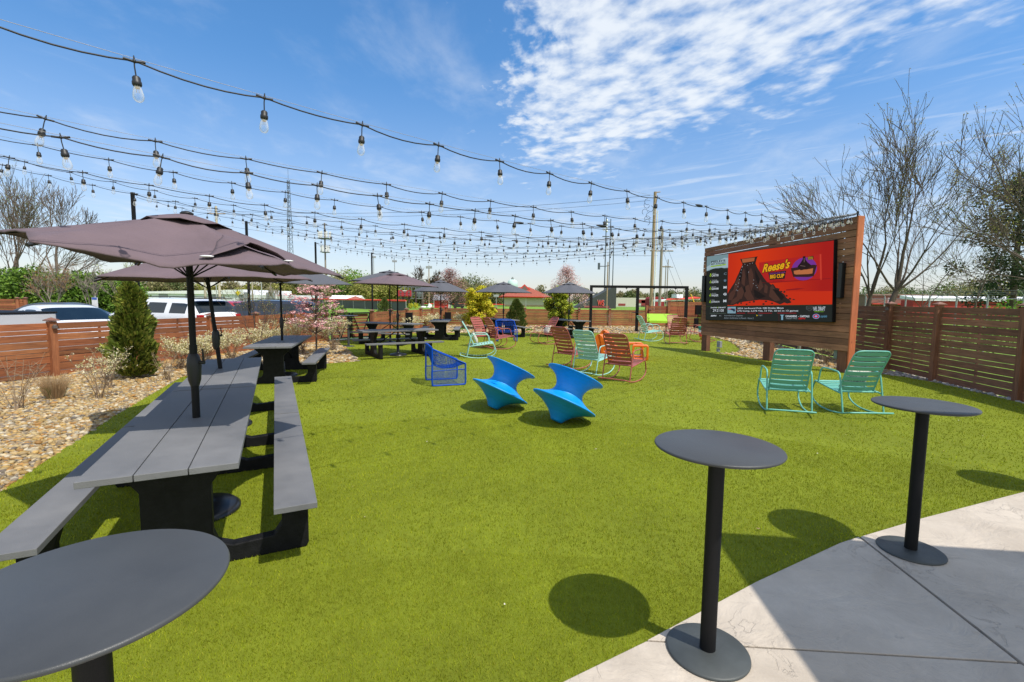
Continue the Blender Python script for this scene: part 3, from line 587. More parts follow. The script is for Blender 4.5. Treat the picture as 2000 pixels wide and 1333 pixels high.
# ------------------------------------------------------------------ umbrellas
def umbrella(base, label, r, zr, zc, mat, n=8, tilt=(0, 0), pole_r=.021, lean=(0, 0), rz=0.0, seed=1, sag=.03, wave=0, rimz=None, basez=0, baser=.27, crank=True, plate=True, scal=.05):
    "base: x,y ; zr rim height, zc crown height; tilt = canopy slope in x / y; lean = pole slope"
    rng = random.Random(seed)
    T = thing('patio_umbrella', label, 'umbrella', (base[0], base[1], basez), 0, 'patio umbrellas')
    zr -= basez; zc -= basez
    top = Vector((lean[0] * zc, lean[1] * zc, zc)); 
    P = lambda z: Vector((lean[0] * z, lean[1] * z, z))
    mb = MB(); mb.tube([P(.05), P(1.38)], pole_r * 1.15, 20); mb.tube([P(1.38), P(zc - .03)], pole_r, 20); pole = mb.build('pole', MT['black_metal'], T)
    if crank:
        mb = MB(); mb.lathe([(pole_r * 1.3, -.17), (pole_r * 1.9, -.12), (pole_r * 2.2, .0), (pole_r * 1.9, .06), (pole_r * 1.3, .09)], 20, c=P(1.22)); q_ = P(1.24)
        mb.cyl(q_ + Vector((pole_r * 1.5, 0, 0)), q_ + Vector((pole_r * 1.5 + .05, 0, .0)), .014, n=10); mb.tube([q_ + Vector((pole_r * 1.5 + .045, 0, 0)), q_ + Vector((pole_r * 1.5 + .05, -.02, .11))], .007, 6)
        mb.build('crank', MT['bulb_black'], pole)
    if plate:
        mb = MB(); mb.lathe([(baser, 0), (baser, .025), (baser - .03, .05), (.12, .075), (.06, .085), (.045, .11), (.04, .32), (0, .32)], 48); mb.build('base', pm('umbrella_base', (.012, .012, .014), .3, 0, .2, 5), T)
    # canopy: spokes x rings
    K = 14; sub = 12 if wave else 6; m_ = n * sub; rings = []
    hc = zc - zr
    def cp(a, t):
        "a angle, t 0..1"
        fr = (a / (2 * PI) * n) % 1.0; between = 1 - abs(2 * fr - 1)            # 0 on rib, 1 mid panel
        flat = math.cos(PI / n) / math.cos(((a % (2 * PI / n)) - PI / n))
        rr = r * t * flat * (1 - scal * between * t * t)
        z = hc * (1 - t ** 1.12) - sag * between * math.sin(PI * min(t, 1)) * .8 + scal * .0
        if wave: z += wave * (math.sin(3 * a + 1.0 + 2 * t) * t * (1 - t * .3) + .6 * math.sin(5 * a + 4 * t + 2) * t + .22 * math.sin(13 * a - 7 * t) * t + .15 * math.sin(21 * a + 11 * t) * t) * (.4 + .6 * between)
        if rimz: z += rimz(a) * t ** 1.6
        x, y = rr * math.cos(a + rz), rr * math.sin(a + rz)
        return Vector((x, y, z + tilt[0] * x + tilt[1] * y)) + P(zc - hc)
    vs = []; fs = []
    tvals = [.13 + (1 - .13) * i / K for i in range(K + 1)]
    for t in tvals:
        for j in range(m_): vs.append(cp(2 * PI * j / m_, t))
    for i in range(K):
        for j in range(m_): fs.append((i * m_ + j, i * m_ + (j + 1) % m_, (i + 1) * m_ + (j + 1) % m_, (i + 1) * m_ + j))
    # valance: short hem
    b0 = len(vs)
    for j in range(m_): vs.append(cp(2 * PI * j / m_, 1.0) + Vector((0, 0, -.010)))
    for j in range(m_): fs.append((K * m_ + j, K * m_ + (j + 1) % m_, b0 + (j + 1) % m_, b0 + j))
    mb = MB(); mb.add(vs, fs, 0, True); cn = mb.build('canopy', mat, T)
    sd = cn.modifiers.new('solid', 'SOLIDIFY'); sd.thickness = .004
    # vent cap
    mb = MB(); vs = []; fs = []; kk = 4
    for i in range(kk + 1):
        t = i / kk * .27
        for j in range(m_):
            a = 2 * PI * j / m_; p = cp(a, t); fr = (a / (2 * PI) * n) % 1.0; bt = 1 - abs(2 * fr - 1)
            p.z = P(zc - hc).z + hc * (1 - (t ** 1.12)) + tilt[0] * (p.x - P(zc - hc).x) + tilt[1] * (p.y - P(zc - hc).y) + .008 + bt * .022 * i / kk; vs.append(p)
    for i in range(kk):
        for j in range(m_): fs.append((i * m_ + j, i * m_ + (j + 1) % m_, (i + 1) * m_ + (j + 1) % m_, (i + 1) * m_ + j))
    mb.add(vs, fs, 0, True); vc = mb.build('vent_cap', mat, T); sd = vc.modifiers.new('solid', 'SOLIDIFY'); sd.thickness = .004
    mb = MB(); mb.lathe([(.045, 0), (.048, .008), (.03, .020), (.012, .026), (0, .027)], 14, c=P(zc - hc) + Vector((0, 0, hc + .006))); mb.build('finial', MT['bulb_black'], T)
    # ribs and struts
    hub = P(zc - hc) + Vector((0, 0, -.12)); crown = P(zc - hc) + Vector((0, 0, hc - .06))
    for k in range(n):
        a = 2 * PI * k / n; pts = [cp(a, t) + Vector((0, 0, -.018)) for t in (.13, .35, .6, .8, .99)]
        mb = MB(); mb.tube([crown] + pts, .007, 5); rb = mb.build('rib', MT['black_metal'], T)
        mb = MB(); mb.tube([hub, pts[1] + (pts[2] - pts[1]) * .4], .006, 5); mb.build('strut', MT['black_metal'], rb)
        if wave or r > 1.2:
            mb = MB(); e = cp(a, 1.0); dd = (e - cp(a, .95)).normalized(); mb.cyl(e - dd * .05 + Vector((0, 0, -.018)), e + dd * .02 + Vector((0, 0, -.018)), .012, n=6); mb.build('rib_tip', MT['bulb_black'], rb)
    return T, cp
mv, gy = MT['fabric_mauve'], MT['fabric_grey']
u1, cp1 = umbrella(c1, 'large sagging mauve umbrella over the nearest picnic table', 1.13, 2.03, 2.40, mv, n=6, tilt=(-.055, .0), rz=.42, seed=3, sag=.055, wave=.038, pole_r=.024, scal=.08, baser=.29, rimz=lambda a: .12 * max(0, math.cos(a + .42 - 3.75)) ** 4)
# lifted wind flap on the near side of the first umbrella
def flap(cp, T, a0, mat):
    mb = MB(); vs = []; fs = []; nu, nv = 12, 8
    for j in range(nv + 1):
        v = j / nv
        for i in range(nu + 1):
            u = i / nu * 2 - 1
            p = cp(a0 + u * (.36 - .08 * v) , .50 + .38 * v) if False else cp(a0 + u * .36 * (.55 + .45 * v), .45 + .33 * v + .17 * abs(u))
            p = p + Vector((0, 0, .012 + .055 * v * max(0, 1 - u * u)))
            vs.append(p)
    for j in range(nv):
        for i in range(nu):
            k = j * (nu + 1) + i; fs.append((k, k + 1, k + nu + 2, k + nu + 1))
    mb.add(vs, fs, 0, True); o = mb.build('vent_flap', mat, T); s_ = o.modifiers.new('solid', 'SOLIDIFY'); s_.thickness = .004
    mb = MB()
    for u in (-1, 1):
        p = cp(a0 + u * .345, .45 + .33 + .155) + Vector((0, 0, .022)); mb.ball(p, .03, 8, 5, sq=(1.6, 1.0, .25))
    mb.build('flap_tab', MT['white'], o)
flap(cp1, u1, -.95, mv)
umbrella((-3.88, 6.42), 'mauve umbrella with a leaning pole over the second joined table', 1.30, 1.99, 2.38, mv, n=6, lean=(-.10, .0), rz=.2, seed=5, sag=.03, wave=.012, pole_r=.023, tilt=(.02, .01), baser=.29)
umbrella((t3.x, t3.y), 'flat grey umbrella over the table beside the pink dogwood', 1.52, 2.14, 2.56, gy, n=8, rz=.1, tilt=(-.06, .05), seed=6, baser=.3)
b4 = (t4.x, t4.y); umbrella(b4, 'mauve umbrella on a round black base at the table behind the blue wire chair', 1.30, 2.16, 2.52, mv, n=6, rz=.5, tilt=(-.03, 0), seed=7, baser=.27)
umbrella((t5.x, t5.y), 'grey umbrella half hidden behind the mauve one in the middle', 1.55, 2.36, 2.80, gy, n=8, seed=8, tilt=(-.03, .0))
umbrella((t6.x, t6.y), 'grey umbrella in front of the dark pink blossom tree and red shed', 1.22, 2.06, 2.55, gy, n=8, rz=.2, seed=9)
umbrella((t7.x, t7.y), 'grey umbrella in front of the red hipped roof building', 1.42, 2.08, 2.56, gy, n=8, rz=.35, seed=10)
umbrella((t8.x, t8.y), 'grey umbrella in front of the pale pink blossom tree', 1.32, 2.08, 2.58, gy, n=8, rz=.1, seed=11)

# ------------------------------------------------------------------ rocking chairs
def bez(pts, n=6):
    "catmull-rom through points"
    P = [Vector(p) for p in pts]; out = []
    for i in range(len(P) - 1):
        p0 = P[max(i - 1, 0)]; p1 = P[i]; p2 = P[i + 1]; p3 = P[min(i + 2, len(P) - 1)]
        for k in range(n):
            t = k / n; out.append(.5 * ((2 * p1) + (-p0 + p2) * t + (2 * p0 - 5 * p1 + 4 * p2 - p3) * t * t + (-p0 + 3 * p1 - 3 * p2 + p3) * t ** 3))
    out.append(P[-1]); return out
def slat(mb, p0, p1, up, wd, th=.012, bow=0.0, nrm=None):
    "curved flat slat from p0 to p1, width along up"
    n = 6; up = Vector(up).normalized() * wd / 2; nr = Vector(nrm).normalized()
    vs = []; 
    for i in range(n + 1):
        t = i / n; p = p0.lerp(p1, t) + nr * bow * (4 * t * (1 - t))
        vs += [p - up - nr * th / 2, p + up - nr * th / 2, p + up + nr * th / 2, p - up + nr * th / 2]
    fs = [(0, 1, 2, 3), (4 * n + 3, 4 * n + 2, 4 * n + 1, 4 * n)]
    for i in range(n):
        for j in range(4): a = i * 4 + j; b = i * 4 + (j + 1) % 4; fs.append((a, a + 4, b + 4, b)[::1])
    mb.add(vs, fs)
def rocking_chair(mat, label):
    T = thing('rocking_chair', label, 'rocking chair', (0, 0, 0), 0, 'metal slatted rocking chairs'); tr = .0125
    for s in (-1, 1):
        x = .30 * s
        mb = MB(); mb.tube(bez([(x, -.50, .085), (x, -.30, .035), (x, -.05, tr), (x, .20, .03), (x, .38, .10), (x, .44, .19), (x, .42, .29), (x, .37, .41)]), tr, 10); rk = mb.build('rocker', mat, T)
        mb = MB(); mb.tube(bez([(x, -.34, .045), (x, -.27, .38), (x, -.225, .57), (x, -.19, .625), (x, -.12, .645), (x, .12, .655), (x, .21, .635), (x, .25, .58), (x, .29, .405)]), tr, 10); mb.build('armrest', mat, T)
        mb = MB(); mb.tube(bez([(x, .37, .41), (x, .30, .405), (x, .0, .36), (x, -.28, .325)]), tr, 8); mb.build('seat_rail', mat, T)
    mb = MB(); mb.tube(bez([(-.30, -.50, .085), (-.28, -.52, .09), (0, -.525, .092), (.28, -.52, .09), (.30, -.50, .085)], 4), tr, 8); mb.build('crossbar', mat, T)
    mb = MB(); mb.tube([(-.30, .37, .41), (.30, .37, .41)], tr * .9, 8); mb.tube([(-.30, -.20, .34), (.30, -.20, .34)], tr * .9, 8)
    for k in range(7):
        y = .345 - k * .078; z = .408 - (.345 - y) * .15 - .012 * math.sin(k / 6 * PI)
        slat(mb, Vector((-.285, y, z + .005)), Vector((.285, y, z + .005)), (0, 1, .14), .062, .008, -.008, (0, 0, 1))
    mb.build('seat', mat, T)
    B0 = Vector((0, -.16, .355)); B1 = Vector((0, -.47, .985)); bd = (B1 - B0); bl = bd.length; bn = Vector((0, bd.z, -bd.y)).normalized()
    hw = .255; pt = lambda x, t: Vector((x, 0, 0)) + B0 + bd * t + bn * (.02 * math.sin(t * PI))
    path = [pt(-hw, -.06), pt(-hw, .3), pt(-hw, .6), pt(-hw, .86), pt(-hw + .022, .955), pt(-hw + .075, .995), pt(0, 1.0), pt(hw - .075, .995), pt(hw - .022, .955), pt(hw, .86), pt(hw, .6), pt(hw, .3), pt(hw, -.06)]
    mb = MB(); mb.tube(bez(path, 4), tr, 10); bf = mb.build('back_frame', mat, T)
    mb = MB()
    for k in range(8):
        t = .05 + k * .126; x = hw - (.012 if k < 7 else .03)
        slat(mb, pt(-x, t), pt(x, t), bd, .066, .008, -.014, bn)
    mb.build('backrest', mat, T)
    return T
pr = {}
def chair(kind, px, py, face, label, s=1.0):
    p = at(px, py); rz = math.atan2(face[1], face[0]) - PI / 2
    if kind not in pr:
        c = rocking_chair(MT[kind], label); pr[kind] = c; c.location = (p.x, p.y, 0); c.rotation_euler = (0, 0, rz); c.scale = (s,) * 3
    else: c = dup(pr[kind], (p.x, p.y, 0), rz, label, s)
    bpy.context.view_layer.update()
    return c
MT['pillow'] = None
def pillow_mat():
    m, t, b = mnode('printed_cotton'); n = t.nodes.new; l = t.links.new; tcn = n('ShaderNodeTexCoord'); v = n('ShaderNodeTexNoise'); v.inputs['Scale'].default_value = 22; v.inputs['Detail'].default_value = 3; v.inputs['Distortion'].default_value = 1.5; l(tcn.outputs['Object'], v.inputs['Vector'])
    r = n('ShaderNodeValToRGB'); r.color_ramp.elements[0].position = .38; r.color_ramp.elements[0].color = (.16, .17, .15, 1); r.color_ramp.elements[1].position = .52; r.color_ramp.elements[1].color = (.66, .62, .54, 1); l(v.outputs['Fac'], r.inputs[0]); l(r.outputs[0], b.inputs['Base Color']); b.inputs['Roughness'].default_value = .9
    return m
MT['pillow'] = pillow_mat()
def pillow(c, label):
    s = c.scale[0]; mw = c.matrix_world; o = mw @ Vector((0, -.115, .535))
    mb = MB(); n = 12; wd, ht, tk = .40, .32, .10; vs = []; fs = []
    for sd in (-1, 1):
        for j in range(n + 1):
            for i in range(n + 1):
                u = i / n * 2 - 1; v = j / n * 2 - 1; e = (1 - abs(u) ** 3) * (1 - abs(v) ** 3); pin = 1 - .10 * (u * u * (1 - v * v * .0)) * 0
                vs.append((u * wd / 2 * (1 - .07 * (1 - v * v)) , sd * tk / 2 * max(e, 0) ** .6, v * ht / 2 * (1 - .07 * (1 - u * u))))
    k = (n + 1) ** 2
    for sd in (0, 1):
        for j in range(n):
            for i in range(n):
                a = sd * k + j * (n + 1) + i; f = (a, a + 1, a + n + 2, a + n + 1); fs.append(f if sd == 0 else f[::-1])
    mb.add(vs, fs, 0, True); p = mb.build('pillow', MT['pillow'], None, fix=True); p.location = o; p.rotation_euler = Euler((.42, 0, c.rotation_euler[2])); p.scale = (s,) * 3
    return tag(p, label, 'pillow', 'printed pillows on the rocking chairs')
ca = chair('teal', 1530, 800, (.30, .95), 'teal rocking chair seen from behind at the right, left one of the pair', 1.06)
cb = chair('teal', 1655, 803, (.02, 1.0), 'teal rocking chair seen from behind beside the bar table, right one of the pair', 1.06); pillow(cb, 'grey printed pillow in the right teal chair by the fence')
cc = chair('rust', 1217, 743, (.62, .78), 'dark red rocking chair nearest in the row of three, turned away to the orange seats', 1.08)
cd = chair('mint', 1157, 730, (.66, .75), 'mint rocking chair in the middle of the row of three', 1.08); pillow(cd, 'pale printed pillow in the mint chair in the row of three')
ce = chair('rust', 1114, 718, (.74, .67), 'red rocking chair farthest left in the row of three, turned away', 1.10)
cf = chair('mint', 936, 698, (.995, .10), 'mint rocking chair seen from the side in profile, facing right', 1.10); pillow(cf, 'printed pillow leaning in the mint chair seen in profile')
cg = chair('rust', 975, 681, (.88, .48), 'dark red rocking chair turned away in front of the far blue wire chair', 1.12)
ch_ = chair('rust', 948, 678, (.80, -.60), 'sunlit pinkish red rocking chair turned towards the camera behind the mint one', 1.10)
ci = chair('rust', 1063, 672, (-.90, -.44), 'red rocking chair facing left with a pillow, in front of the table by the swing', 1.08); pillow(ci, 'white printed pillow on the red chair facing left')
cj = chair('mint', 1268, 666, (.99, .12), 'small distant mint rocking chair in profile by the swing frame', 1.12)
ck = chair('rust', 1319, 672, (.05, 1), 'red rocking chair seen square from behind in front of the lime swing', 1.12)
cl_ = chair('rust', 1318, 658, (0, -1), 'red rocking chair facing the camera, mostly hidden behind another red chair', 1.08)
cm = chair('rust', 1366, 668, (-.98, .15), 'red rocking chair half hidden behind the left end of the screen wall', 1.10)

# ------------------------------------------------------------------ spinning-top chairs
def spun(loc, rz, label, rx, ry, src=None):
    T = thing('spinning_chair', label, 'spinning chair', loc, 0, 'blue spinning-top chairs')
    tiltm = Matrix.Rotation(rz, 4, 'Z') @ Matrix.Rotation(ry, 4, 'Y') @ Matrix.Rotation(rx, 4, 'X')
    pr_ = [(.0, .0), (.07, .0), (.085, .012), (.10, .04), (.125, .08), (.17, .135), (.235, .19), (.31, .238), (.385, .272), (.432, .288), (.452, .298), (.458, .308), (.452, .318), (.435, .325), (.38, .342), (.32, .368), (.265, .402), (.225, .44), (.203, .485), (.198, .53), (.206, .575), (.225, .62), (.255, .668), (.298, .708), (.345, .740), (.385, .757), (.398, .762), (.403, .770), (.397, .777), (.385, .776), (.31, .748), (.24, .70), (.20, .64), (.178, .56), (.170, .50), (.12, .44), (.0, .425)]
    # add the fine moulded ridges by resampling
    fine = []
    for (a, b), (c_, d) in zip(pr_[:-1], pr_[1:]):
        n = max(1, int(math.hypot(c_ - a, d - b) / .011))
        for i in range(n):
            t = i / n; k = len(fine); fine.append((a + (c_ - a) * t + (.0022 if k % 2 and a > .1 else 0), b + (d - b) * t))
    fine.append(pr_[-1])
    fine = [(a * 1.06, b * .93) for a, b in fine]
    mb = MB(); mb.lathe(fine, 96, mat=tiltm); zmin = min(v[2] for v in mb.v)
    mb.v = [(v[0], v[1], v[2] - zmin) for v in mb.v]
    mb.build('seat_shell', MT['blue'], T)
    return T
spun((*at(962, 801)[:2], 0), 0, 'bright blue spinning-top chair tipped to the right, left one of the two', R_(-14), R_(24.5))
spun((*at(1086, 828)[:2], 0), 0, 'bright blue spinning-top chair tipped to the right, nearer of the two', R_(-15), R_(24.5))

# ------------------------------------------------------------------ blue wire armchairs
def wire_chair(loc, rz, label, s=1.0, wr_=.0029, nk=1):
    T = thing('wire_armchair', label, 'wire chair', loc, rz, 'blue wire mesh armchairs', s)   # faces +y
    W = .36; D0, D1 = -.33, .33; m = MT['wire_blue']; wr = wr_; fr = .016
    zt = lambda y: .72 + (.42 - .72) * (y - D0) / (D1 - D0)     # arm top line
    for sx in (-1, 1):
        x = sx * W
        mb = MB(); mb.tube(bez([(x, D0, .74), (x, D0, .40), (x, D0, .06), (x, D0 + .05, fr), (x, 0, fr), (x, D1 - .05, fr), (x, D1, .06), (x, D1, .30), (x, D1, .43)], 4), fr, 8); mb.tube([(x, D0, .30), (x, D1, .32)], fr * .6, 6)
        mb.tube([(x, D0, .74), (x, D0 + .12, zt(D0 + .12)), (x, D1, .43)], fr * .8, 6); f_ = mb.build('side_frame', m, T)
        mb = MB(); k = 30 // nk
        for i in range(1, k):
            y = D0 + (D1 - D0) * i / k; mb.tube([(x, y, fr), (x, y, zt(y))], wr, 3, caps=False)
        for i in range(1, 14 // nk): z = .02 + .022 * nk * i; mb.tube([(x, D0, z), (x, D1, z)], wr, 3, caps=False)
        mb.build('side_mesh', m, f_)
    # basket: rows across from one arm to the other, columns from the back rim over the seat to the front edge
    def sf(u, v):
        "u -1..1 across, v 0..1 back to front"
        yb = [(-.33, .76), (-.30, .56), (-.24, .37), (-.08, .315), (.14, .33), (.33, .40)]
        k = v * 5; i = min(int(k), 4); t = k - i; y = yb[i][0] * (1 - t) + yb[i + 1][0] * t; z = yb[i][1] * (1 - t) + yb[i + 1][1] * t
        a = abs(u); rise = max(0, (a - .55) / .45) ** 1.3; ztop = zt(max(D0, min(D1, y)))
        return Vector((u * W, y, z + (max(ztop - z, 0)) * rise * (1 if v > .05 else 1)))
    mb = MB(); 
    q1 = 34 // nk
    for i in range(q1 + 1):
        v = i / q1; mb.tube([sf(u / 10, v) for u in range(-10, 11)], wr if 0 < i < q1 else fr * .7, 3 if 0 < i < q1 else 6, caps=False)
    q2 = 38 // nk
    for i in range(q2 + 1):
        u = -1 + 2 * i / q2; mb.tube([sf(u, v / 16) for v in range(17)], wr if 0 < i < q2 else fr * .6, 3, caps=False)
    mb.build('basket_seat', m, T)
    mb = MB(); mb.tube(bez([(-W, D0, .74), (-W * .6, D0 - .03, .785), (0, D0 - .035, .80), (W * .6, D0 - .03, .785), (W, D0, .74)]), fr, 8)
    for i in range(1, 32):
        x = -W + 2 * W * i / 32; mb.tube([(x, D0 - .03, .785), (x * .92, D0 + .03, .56)], wr, 3, caps=False)
    mb.build('back_rim', m, T)
    return T
p = (at(834, 738) + at(905, 752)) / 2
wire_chair((-1.40, 9.95, 0), R_(-70), 'blue wire mesh armchair seen from the side in front of the picnic tables', 1.04)
p = at(993, 668); wire_chair((p.x - .1, p.y + .4, 0), R_(190), 'blue wire mesh armchair facing the camera behind the red rocking chairs', 1.12, .0024, 3)

# ------------------------------------------------------------------ orange plastic seats
def loop_prism(mb, outer, inner, d0, d1, fn):
    n = len(outer); vs = [fn(a, b, d) for d in (d0, d1) for a, b in outer] + [fn(a, b, d) for d in (d0, d1) for a, b in inner]
    fs = []
    for i in range(n):
        j = (i + 1) % n
        fs += [(i, j, n + j, n + i), (2 * n + j, 2 * n + i, 3 * n + i, 3 * n + j), (j, i, 2 * n + i, 2 * n + j), (n + i, n + j, 3 * n + j, 3 * n + i)]
    mb.add(vs, fs)
def rounded(pts, r, k=4):
    out = []; n = len(pts)
    for i in range(n):
        p = Vector(pts[i]); a = (Vector(pts[i - 1]) - p).normalized(); b = (Vector(pts[(i + 1) % n]) - p).normalized()
        for j in range(k + 1):
            t = j / k; q0 = p + a * r; q1 = p + b * r; out.append(tuple((q0.lerp(p, t)).lerp(p.lerp(q1, t), t)))
    return out
def cube_seat(loc, rz, label, s=1.0):
    T = thing('cube_stool', label, 'stool', loc, rz, 'orange plastic cube stools', s)
    o = rounded([(-.24, 0), (.24, 0), (.24, .46), (-.24, .46)], .07); i = rounded([(-.185, .055), (.185, .055), (.185, .405), (-.185, .405)], .05)
    mb = MB(); loop_prism(mb, o, i, -.20, .20, lambda a, b, d: Vector((a, d, b))); mb.build('body', MT['orange'], T, bevel=.012, seg=3, fix=True)
cube_seat((*at(1250, 703)[:2], 0), R_(-14), 'orange plastic open cube stool on the turf right of the dark red chair, front one', .98)
cube_seat((*at(1240, 697)[:2], 0), R_(-8), 'orange plastic open cube stool just behind the front one', .98)
def lounge(loc, rz, label, s=1.0):
    "open moulded lounge chair: side profile extruded, faces +x"
    T = thing('plastic_lounge_chair', label, 'lounge chair', loc, rz, 'orange moulded lounge chairs', s)
    o = rounded([(-.42, .0), (.50, .0), (.62, .30), (.18, .34), (-.16, .92), (-.36, .94), (-.46, .55)], .09)
    i = rounded([(-.24, .14), (.36, .10), (.42, .20), (.08, .22), (-.17, .58), (-.20, .58), (-.26, .44)], .05)
    mb = MB(); loop_prism(mb, o, i, -.20, .20, lambda a, b, d: Vector((a, d, b))); mb.build('shell', MT['orange'], T, bevel=.02, seg=3, fix=True)
lounge((*at(1184, 702)[:2], 0), R_(-24), 'orange moulded plastic lounge chair behind the row of three, nearer one', .80)
lounge((*at(1193, 694)[:2], 0), R_(-20), 'orange moulded plastic lounge chair behind the row of three, farther one', .86)

# ------------------------------------------------------------------ swing frame and lime bench swing
sA = at(1154, 646); sB = at(1338, 652); sA = Vector((atY(1154, 600, 26.9).x, 26.9, 0)); sB = Vector((atY(1340, 600, 26.6).x, 26.6, 0)); d = (sB - sA); SL = d.length; sa = math.atan2(d.y, d.x)
T = thing('swing_frame', 'black steel swing frame with three posts and a flat beam', 'swing frame', sA, sa)
hs = 2.60
for i, x in enumerate((0, SL * .49, SL)):
    mb = MB(); mb.box((x, 0, (hs - .14) / 2), (.15, .15, hs - .14)); po = mb.build('post', MT['black_metal'], T, bevel=.004)
    if i == 1:
        mb = MB(); mb.lathe([(.076, 1.08), (.30, 1.08), (.31, 1.09), (.30, 1.10), (.076, 1.10)], 28, c=(x, 0, 0)); mb.build('shelf', MT['black_metal'], po)
        mb = MB(); mb.box((x, 0, .012), (.3, .3, .02)); mb.build('foot_plate', MT['black_metal'], po)
mb = MB(); mb.box((SL / 2, 0, hs - .07), (SL + .15, .16, .14)); bm_ = mb.build('beam', MT['black_metal'], T, bevel=.004)
for x in (.8, 1.95, 3.46, 4.64):
    mb = MB(); mb.box((x, 0, hs - .155), (.09, .07, .03)); mb.cyl((x, 0, hs - .17), (x, 0, hs - .22), .015, n=8); mb.build('hanger', MT['black_metal'], bm_)
sw = thing('bench_swing', 'lime green bench swing hanging from the black frame', 'swing', sA + d.normalized() * 4.05, sa)
hw = .84; lm = MT['lime']; sw.location.z += .14
mb = MB(); mb.hexa([(-hw, -.28, .50), (hw, -.28, .50), (hw, .22, .40), (-hw, .22, .40), (-hw, -.28, .53), (hw, -.28, .53), (hw, .22, .43), (-hw, .22, .43)]); mb.box((0, -.285, .475), (2 * hw + .0, .03, .12)); mb.build('seat', lm, sw)
mb = MB(); mb.hexa([(-hw, .20, .44), (hw, .20, .44), (hw, .23, .44), (-hw, .23, .44), (-hw, .38, .90), (hw, .38, .90), (hw, .41, .90), (-hw, .41, .90)]); mb.build('backrest', lm, sw)
for s in (-1, 1):
    mb = MB(); mb.box((s * (hw + .03), .0, .68), (.07, .62, .03)); mb.box((s * (hw + .03), -.26, .59), (.045, .045, .17)); mb.build('armrest', lm, sw, bevel=.005)
    mb = MB(); x = s * .585; hs = 2.46
    mb.tube([(x, 0.02, hs - .2), (s * (hw + .06), -.2, .70)], .007, 5); mb.tube([(x, .02, hs - .2), (s * (hw + .06), .3, .72)], .007, 5); mb.build('chain', MT['black_metal'], sw)

# small yard things
def small_box(px, py, z, Y, wd, ht, dp, name, label, cat, mat, extra=None):
    p = atY(px, py, Y); T = thing(name, label, cat, (p.x, p.y, p.z))
    mb = MB(); mb.box((0, 0, -ht / 2), (wd, dp, ht)); mb.build('body', mat, T, bevel=.012)
    mb = MB(); mb.box((0, 0, .012), (wd * 1.06, dp * 1.06, .025)); mb.build('lid', mat, T, bevel=.006)
    return T
small_box(799, 612, 0, 24.0, .34, .58, .18, 'waste_bin', 'black waste bin hung on the side fence behind the umbrellas', 'bin', MT['black_metal'])
small_box(875, 611, 0, 31.0, .38, .55, .25, 'outdoor_speaker', 'small black speaker on the fence corner beside the table near the red shed', 'speaker', MT['black_metal'])
small_box(1364, 597, 0, 31.7, .36, .62, .25, 'outdoor_speaker', 'black speaker on the tall far corner fence post right of the swing', 'speaker', MT['black_metal'])
p = at(1352, 643); T = thing('garden_lantern', 'black garden lantern standing on the gravel in front of the far corner fence', 'lantern', (p.x, p.y - .6, 0))
mb = MB(); mb.box((0, 0, .40), (.22, .22, .60)); mb.build('body', MT['black_metal'], T, bevel=.01); mb = MB(); mb.tube([(-.08, 0, .7), (-.08, 0, .95), (.08, 0, .95), (.08, 0, .7)], .012, 6); mb.build('handle', MT['black_metal'], T)
p = at(1371, 664); T = thing('striped_bucket', 'green white and red striped bucket on the turf behind the screen wall', 'bucket', (p.x, p.y, 0))
for i, (cname, col) in enumerate((('green_band', (.02, .22, .12)), ('white_band', (.7, .7, .68)), ('red_band', (.6, .05, .02)))):
    z1 = .62 - i * .16; mb = MB(); r1 = .19 - i * .02; mb.lathe([(r1 - .02, z1 - .16), (r1, z1), (r1 - .015, z1), (r1 - .03, z1 - .15)], 20); mb.build('band', pm(cname, col, .5), T)
mb = MB(); mb.cyl((-.07, 0, .1), (-.1, 0, 0), .02, n=6); mb.cyl((.07, 0, .1), (.1, 0, 0), .02, n=6); mb.cyl((0, .05, .1), (0, .08, 0), .02, n=6); mb.build('stand', MT['orange'], T)
# ------------------------------------------------------------------ screen wall
YA, YB = 11.95, 17.1
qa = atY(1665, 600, YA); qb = atY(1374, 600, YB)
SA = Vector((qa.x, YA, 0)); SB = Vector((qb.x, YB, 0))              # right (near) and left (far) ends of the wall face
ex = (SA - SB).normalized(); SW = (SA - SB).length; ny = Vector((-ex.y, ex.x, 0))   # ny points away from the viewer
SZ = math.atan2(ex.y, ex.x)
def wxz(px, py):
    "pixel -> (x along wall from its left end, z) on the wall plane"
    d = ray(px, py); t = (ny.dot(SB)) / (ny.x * d.x + ny.y * d.y); P = Vector((d.x * t, d.y * t, CAMH + d.z * t)); return (P - SB).dot(ex), P.z
kTL, kTR, kBR, kBL = wxz(1376, 486), wxz(1668, 424), wxz(1659, 688), wxz(1372, 655)
WX0, WX1 = min(kTL[0], kBL[0]), max(kTR[0], kBR[0]) - .05
def edge(x, top):
    a, b_ = (kTL, kTR) if top else (kBL, kBR); return a[1] + (b_[1] - a[1]) * (x - a[0]) / (b_[0] - a[0])
SWALL = thing('screen_wall', 'big dark cedar slat wall on three posts carrying the outdoor screen', 'screen wall', SB, SZ)
mb = MB(); rng = random.Random(21); nb = 22; zt0 = 0.0; tot = 0; hs_ = []
for k in range(nb): hs_.append(rng.choice([.15, .15, .10, .15, .13]))
gaps = [rng.choice([.008, .012, .016, .010]) for _ in range(nb)]; gaps[1] = .022; gaps[2] = .022; S_ = sum(hs_) + sum(gaps)
acc = 0
